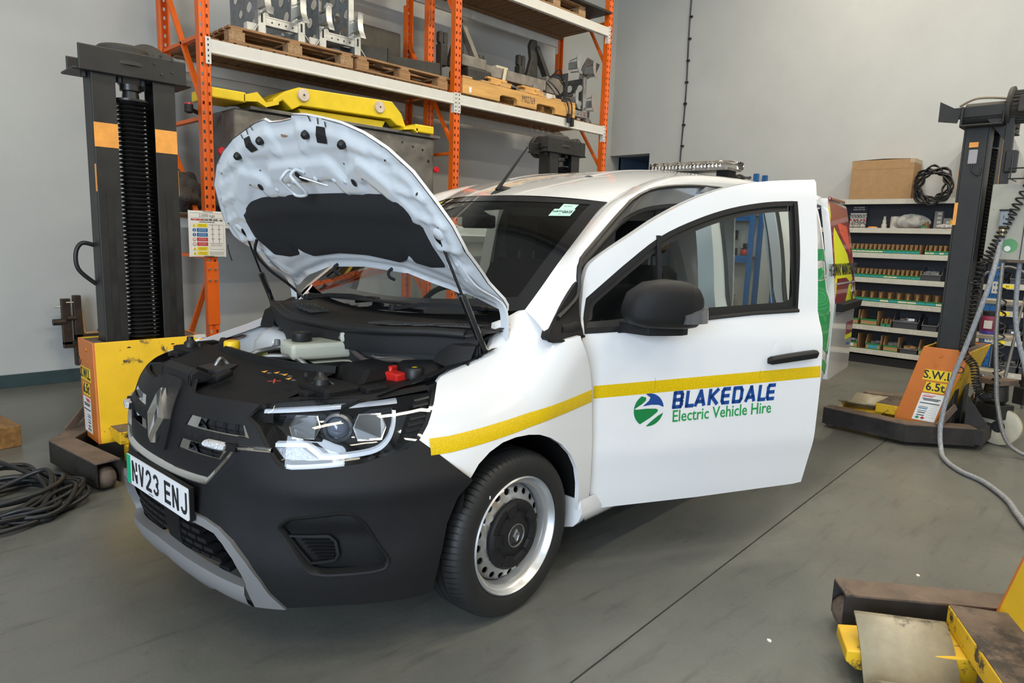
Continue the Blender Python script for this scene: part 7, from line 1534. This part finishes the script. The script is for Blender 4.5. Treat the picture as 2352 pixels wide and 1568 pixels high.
# things on the two upper shelves
Z6, Z7 = LEV[5] + .0125, LEV[6] + .0125
hc = thing('hose_clip_display', 'dark display board of hose clips on the second shelf down', 'display', (SX + .16, 3.14, Z6))
MB().box(-.01, .01, -.105, .105, 0, .28).obj('board', mat('display_navy', (.012, .016, .03), .4), hc); MB().box(-.0115, -.009, -.095, .095, .02, .19).obj('product_panel', m_lab, hc)
for w, z in (('MULTI-PURPOSE', .258), ('HOSE & PIPE CLIPS', .232)): text('lettering', w, .024, frame3((-.0112, 0, z), (0, -1, 0), (0, 0, 1)), m_pap, hc, .72)
for k in range(11):
    a = rn.uniform(0, 6); MB().lathe([(r2, 0) for r2 in (.018, .021)] + [(.021, .012), (.018, .012), (.018, 0)], (-.03, -.09 + (k % 6)*.035, .15 if k < 6 else .07 + .02*(k % 2)), (1, .5*math.sin(a), .4), 14).obj('hose_clip', m_metal, hc, smooth=40)
for k in range(5): MB().box(-.0125, -.0115, -.085 + k*.04, -.063 + k*.04, .095, .115).obj('price_tag', m_red, hc)
for k, (y, r2) in enumerate(((3.20, .03), (3.13, .026), (3.05, .034))): tag(MB().lathe([(r2*.8, 0), (r2, 0), (r2, .014), (r2*.8, .014), (r2*.8, 0)], (0, 0, r2*.95), (1, .2, .25), 18).obj('loose_hose_clip', m_metal, loc=(SX+.06, y, Z6), smooth=40), ('first', 'second', 'third')[k] + ' loose steel hose clip from the left in front of the clip display', 'clip', 'loose hose clips')
tag(MB().lathe([(0, .022), (.05, .02), (.055, .008), (.04, 0), (0, 0)], (0, 0, 0), (0, 0, 1), 16).obj('orange_pad', m_tape, loc=(SX+.06, 2.93, Z6), smooth=40), 'flat orange disc on the second shelf down', 'disc')
tag(MB().lathe([(.03, 0), (.032, .05), (.022, .06), (.022, .10), (.016, .11), (.014, .15), (0, .15)], (0, 0, 0), (0, 0, 1), 16).obj('spray_bottle', m_lab, loc=(SX+.15, 2.83, Z6), smooth=40), 'small white nozzle bottle on the second shelf down', 'bottle')
tag(MB().lathe([(.0, .15), (.025, .15), (.055, .148), (.055, 0), (0, 0)], (0, 0, 0), (0, 0, 1), 20).obj('paper_roll', m_lab, loc=(SX+.16, 2.71, Z6), smooth=40), 'white paper roll standing on the second shelf down', 'roll')
def crumple(lab, y, s, seed, m=m_plastic, x=.12):
    r0 = random.Random(seed); mb = MB(); ph = [r0.uniform(0, 6) for _ in range(6)]
    mb.grid(22, 12, lambda a, b: (s[0]*math.sin(b*PI)*math.cos(a*2*PI)*(1+.2*math.sin(7*a*2*PI+ph[0])), s[1]*math.sin(b*PI)*math.sin(a*2*PI)*(1+.2*math.sin(5*a*2*PI+9*b+ph[1])), max(0, s[2]*(.5-.5*math.cos(b*PI))*(1+.25*math.sin(8*b+5*a*2*PI+ph[2])))))
    return tag(mb.obj('plastic_bag', m, loc=(SX+x, y, Z6)), lab, 'bag')
m_bag = mat('crumpled_film', (.60, .60, .58), .22, alpha=.62)
crumple('big crumpled clear plastic bag on the second shelf down', 2.53, (.10, .19, .145), 3, m_bag); crumple('small flattened clear bag beside the yellow card, second shelf down', 2.13, (.08, .11, .05), 5, m_bag, .07)
put_bin('g', .052, .16, .085, 2.36, LEV[5], 'small green-banded bin standing alone on the second shelf down', m_lab, 'lone bins', SX+.10)
for y, h, lab in ((2.245, .21, 'tall narrow grey carton on the second shelf down'), (2.15, .13, 'short grey carton right of the tall one, second shelf down')):
    t = MB().box(-.04, .04, -.042, .042, 0, h).obj('grey_carton', mat('grey_carton', (.25, .25, .25), .6), loc=(SX+.17, y, Z6), bevel=.002); tag(t, lab, 'carton')
    for k in range(int(h/.05)): MB().box(-.0412, -.04, -.03, .01, .02+k*.05, .045+k*.05).obj('carton_print', m_lab, t)
tag(MB().box(-.003, .003, -.047, .047, 0, .11).obj('yellow_card', mat('yellow_card', (.70, .45, .02), .5), loc=(SX+.08, 2.06, Z6)), 'yellow card standing on the second shelf down', 'card')
for z, lab in ((Z6, 'lower of the two stacked black bins at the right of the second shelf down'), (Z6+.155, 'upper of the two stacked black bins, holding grey clips')):
    g = grey_bin(.24, .24, .14, lab, 1.86, z - .0125)
    MB().box(-.1275, -.126, -.04, .04, .03, .05).obj('front_label', m_lab, g)
    if z > Z6 + .1:
        for k in range(3): MB().lathe([(.018, 0), (.028, 0), (.028, .02), (.018, .02), (.018, 0)], (-.08, -.06+.06*k, .115), (1, .3*k-.3, .2), 14).obj('pipe_clip', mat('clip_grey', (.4, .4, .4), .4), g, smooth=40)
# on top
def carton(lab, y, w, h, d, rz, x=9.50, open_top=False):
    t = thing('cardboard_box', lab, 'box', (x, y, Z7), rz)
    mb = MB(); mb.box(-d/2, d/2, -w/2, w/2, 0, h); mb.obj('body', m_card, t, bevel=.004)
    MB().box(-d/2-.0015, d/2+.0015, -.0, .003, h*.0, h).obj('seam', m_card, t) if False else None
    fl = MB(); fl.loft([[(-d/2, -w/2, h), (-d/2, 0, h+.012), (-d/2, w/2, h)], [(d/2, -w/2, h), (d/2, 0, h+.006), (d/2, w/2, h)]], closed=False); fl.obj('top_flap', m_card, t)
    MB().box(-d/2-.001, -d/2+.001, -w/2, w/2, h*.765, h*.77).obj('crease', mat('card_crease', (.26, .15, .065), .8), t)
    MB().box(-d/2-.0012, d/2, -w/2-.0012, -w/2+.05, h*.9, h+.001).obj('tape', mat('parcel_tape', (.42, .32, .22), .3), t)
    return t
carton('wide plain cardboard box on top of the shelving', 2.88, .70, .47, .30, .0)
bx = carton('tall cardboard box on top of the shelving behind the mast', 1.85, .42, .66, .28, .0)
MB().box(-.1425, -.1395, .02, .06, .06, .34).obj('paper_strip', m_pap, bx); MB().box(-.143, -.1395, .03, .055, .33, .36).obj('paper_clip', m_red, bx)
cl = []
for i in range(150):
    a = i*2*PI/13.3; r = .165 + .035*math.sin(i*1.7) + .02*math.sin(i*.37); w = .05*math.sin(i*.61)
    cl.append((-.01 + w*.8, r*math.cos(a)*(1 + .08*math.sin(i*.2)), .225 + r*1.05*math.sin(a)))
tag(MB().tube(bez(cl, 3), .0095, 6).obj('cable_coil', m_cab, loc=(9.30, 2.30, Z7 - .08), smooth=60), 'fat coil of black cable hung over the edge of the top shelf', 'cable')
cl = [(.02*math.sin(i*.7), (.13+.02*math.sin(i*1.3))*math.cos(i*.9), .22 + (.16+.02*math.sin(i))*math.sin(i*.9)) for i in range(30)]
tag(MB().tube(bez(cl, 4), .012, 6).obj('cable_coil', m_cab, loc=(9.45, 1.32, Z7 + .02), smooth=60), 'black cable loops beside the tall box at the right edge', 'cable')
# goods in the right-hand bay
for k in range(6):
    grey_bin(.15, .24, .13, '%s grey bin from the left in the right-hand bay, below the control box' % nth(k), 1.38 - k*.165, LEV2[3]); grey_bin(.15, .24, .13, '%s grey bin from the left in the right-hand bay at ladder height' % nth(k), 1.38 - k*.165, LEV2[2], m_metal)
for k in range(5): grey_bin(.17, .26, .16, '%s bin of bright bolts from the left, behind the step ladder' % nth(k), 1.36 - k*.185, LEV2[1], m_metal)
for k in range(5): grey_bin(.17, .26, .16, '%s bin of bolts from the left on the lowest right-hand shelf' % nth(k), 1.36 - k*.185, LEV2[0], m_metal)
big_bin(1.42, LEV2[4], .20, 'big card bin of crumpled bags beside the control box', m_lab, m_plastic)
put_bin('n', .09, .26, .12, 1.69, LEV[4], 'blue and white labelled bin between the mast and the control box', m_teal, 'lone bins')
tb = thing('tub', 'maroon and purple tub of cleaner seen between the lift hoses', 'tub', (7.2, 1.27, .52))
# ---- step ladder in front of the shelves
st = thing('step_ladder', 'grey tubular step ladder with worn treads before the right-hand shelves', 'ladder', (7.55, 1.2, 0), -.12)
m_lad = mat('ladder_grey', (.17, .165, .16), .45, .5); m_tread = mat('ladder_tread', (.30, .27, .21), .7, noise=.25, nscale=9)
for y in (-.17, .17):
    MB().tube([(-.08, y + .0, 1.0), (-.42, y - .02, .012)], .0135, 8).obj('front_leg', m_lad, st, smooth=50); MB().tube([(.0, y, 1.0), (.36, y, .012)], .0135, 8).obj('rear_leg', m_lad, st, smooth=50)
for x, z in ((-.29, .40), (-.18, .70), (-.05, 1.0)): MB().box(x-.11, x+.11, -.17, .17, z-.02, z+.018).obj('tread', m_tread, st, bevel=.006)
MB().tube(bez([(-.05, .17, 1.0), (-.02, .17, 1.22), (.02, .05, 1.3), (.02, -.05, 1.3), (-.02, -.17, 1.22), (-.05, -.17, 1.0)], 5), .012, 8).obj('hoop', m_lad, st, smooth=50)
bpy.data.objects.remove(tb)
tb = thing('cleaner_tub', 'maroon and purple tub standing on the ladder tread between the hoses', 'tub', (7.35, 1.24, .72))
MB().lathe([(0, 0), (.06, 0), (.065, .01), (.065, .15), (.058, .16)], (0, 0, 0), (0, 0, 1), 20).obj('body', mat('tub_maroon', (.20, .015, .05), .4), tb, smooth=40); MB().lathe([(.06, .16), (.062, .20), (0, .20)], (0, 0, 0), (0, 0, 1), 20).obj('lid', m_black, tb, smooth=40); MB().lathe([(.066, .0), (.067, .03)], (0, 0, 0), (0, 0, 1), 20).obj('band', mat('tub_purple', (.06, .04, .25), .4), tb, smooth=40); MB().box(-.068, -.055, -.03, .03, .05, .12).obj('tub_label', m_lab, tb)
tl = tag(MB().tube([(0, .0, .18), (.0, -.10, -.04)], .025, 10).obj('teal_tube', mat('teal_tube', (.02, .24, .32), .4), loc=(7.3, 1.44, 1.0), smooth=50), 'teal tube leaning against the step ladder', 'tube')
# ---- blue racking with wire reels, seen through the van
m_reel = mat('reel_black', (.012, .012, .013), .25); m_rred = mat('reel_red', (.45, .04, .03), .4)
br = thing('blue_rack', 'blue open shelving with reels of wire, seen through the van windows', 'shelving', (9.42, 4.8, 0))
YL = [(.55, 'low'), (1.28, 'mid'), (1.86, 'top')]
for y in (4.47-4.8, .95): 
    for x in (-.07, .2): MB().box(x-.03, x+.03, y-.03, y+.03, 0, 2.4).obj('upright', m_bp, br, bevel=.003)
for z, _ in YL:
    MB().box(-.09, -.06, -.33, .95, z-.10, z).obj('beam', m_bp, br, bevel=.004); MB().box(-.095, -.085, -.33, .95, z-.055, z-.045).obj('beam_step', m_bp, br); MB().box(-.06, .22, -.31, .93, z-.02, z).obj('shelf_board', m_shw, br)
def reel(lab, y, z, r, h, m=m_reel, x=9.47):
    t = thing('wire_reel', lab, 'reel', (x, y, z + .0005)); f = MB()
    f.lathe([(0, 0), (r, 0), (r, .006), (r*.8, .008), (r*.8, h-.008), (r, h-.006), (r, h), (0, h)], (0, 0, 0), (0, 0, 1), 20); f.obj('spool', m_reel, t, smooth=40)
    MB().lathe([(r*.81, .01), (r*.88, .02), (r*.88, h-.02), (r*.81, h-.01)], (0, 0, 0), (0, 0, 1), 20).obj('winding', m, t, smooth=40); return t
reel('shiny black wire reel, first from the left on the upper blue shelf', 5.14, 1.28, .075, .10); reel('shiny black wire reel, second from the left on the upper blue shelf', 4.96, 1.28, .075, .10); reel('wire reel stacked on the left row of the upper blue shelf', 5.08, 1.3805, .075, .11); reel('black wire reel stacked in the middle of the upper blue shelf', 4.86, 1.3805, .08, .12)
reel('tallest wire reel, topmost of the stack on the upper blue shelf', 4.80, 1.502, .08, .13); reel('black wire reel under the tallest stack on the upper blue shelf', 4.79, 1.28, .075, .10); reel('red wire reel on the upper blue shelf by its post', 4.60, 1.28, .07, .10, m_rred); reel('small black reel standing on the red one', 4.58, 1.3805, .06, .07)
reel('fat black reel on the lower blue shelf', 4.80, .55, .10, .16); reel('orange-wound reel on the lower blue shelf', 5.03, .55, .07, .08, m_tape)
ob = thing('open_carton', 'open brown carton on the floor below the blue shelving', 'box', (9.1, 4.72, 0))
MB().box(-.16, .16, -.22, .22, 0, .36).obj('body', m_card, ob, bevel=.004)
for s in (-1, 1): MB().bar((-.16, s*.22, .36), (.16, s*.22, .36), .16, .005, (0, s*.8, .5)).obj('flap', m_card, ob)
wb = tag(MB().box(-.10, .10, -.16, .16, 0, .08).obj('white_carton', m_lab, loc=(9.45, 4.95, 1.86), bevel=.003), 'white carton on the highest blue shelf', 'box'); tag(MB().box(-.09, .09, -.13, .13, 0, .12).obj('brown_carton', m_card, loc=(9.45, 4.62, 1.86), bevel=.003), 'brown carton on the highest blue shelf', 'box')
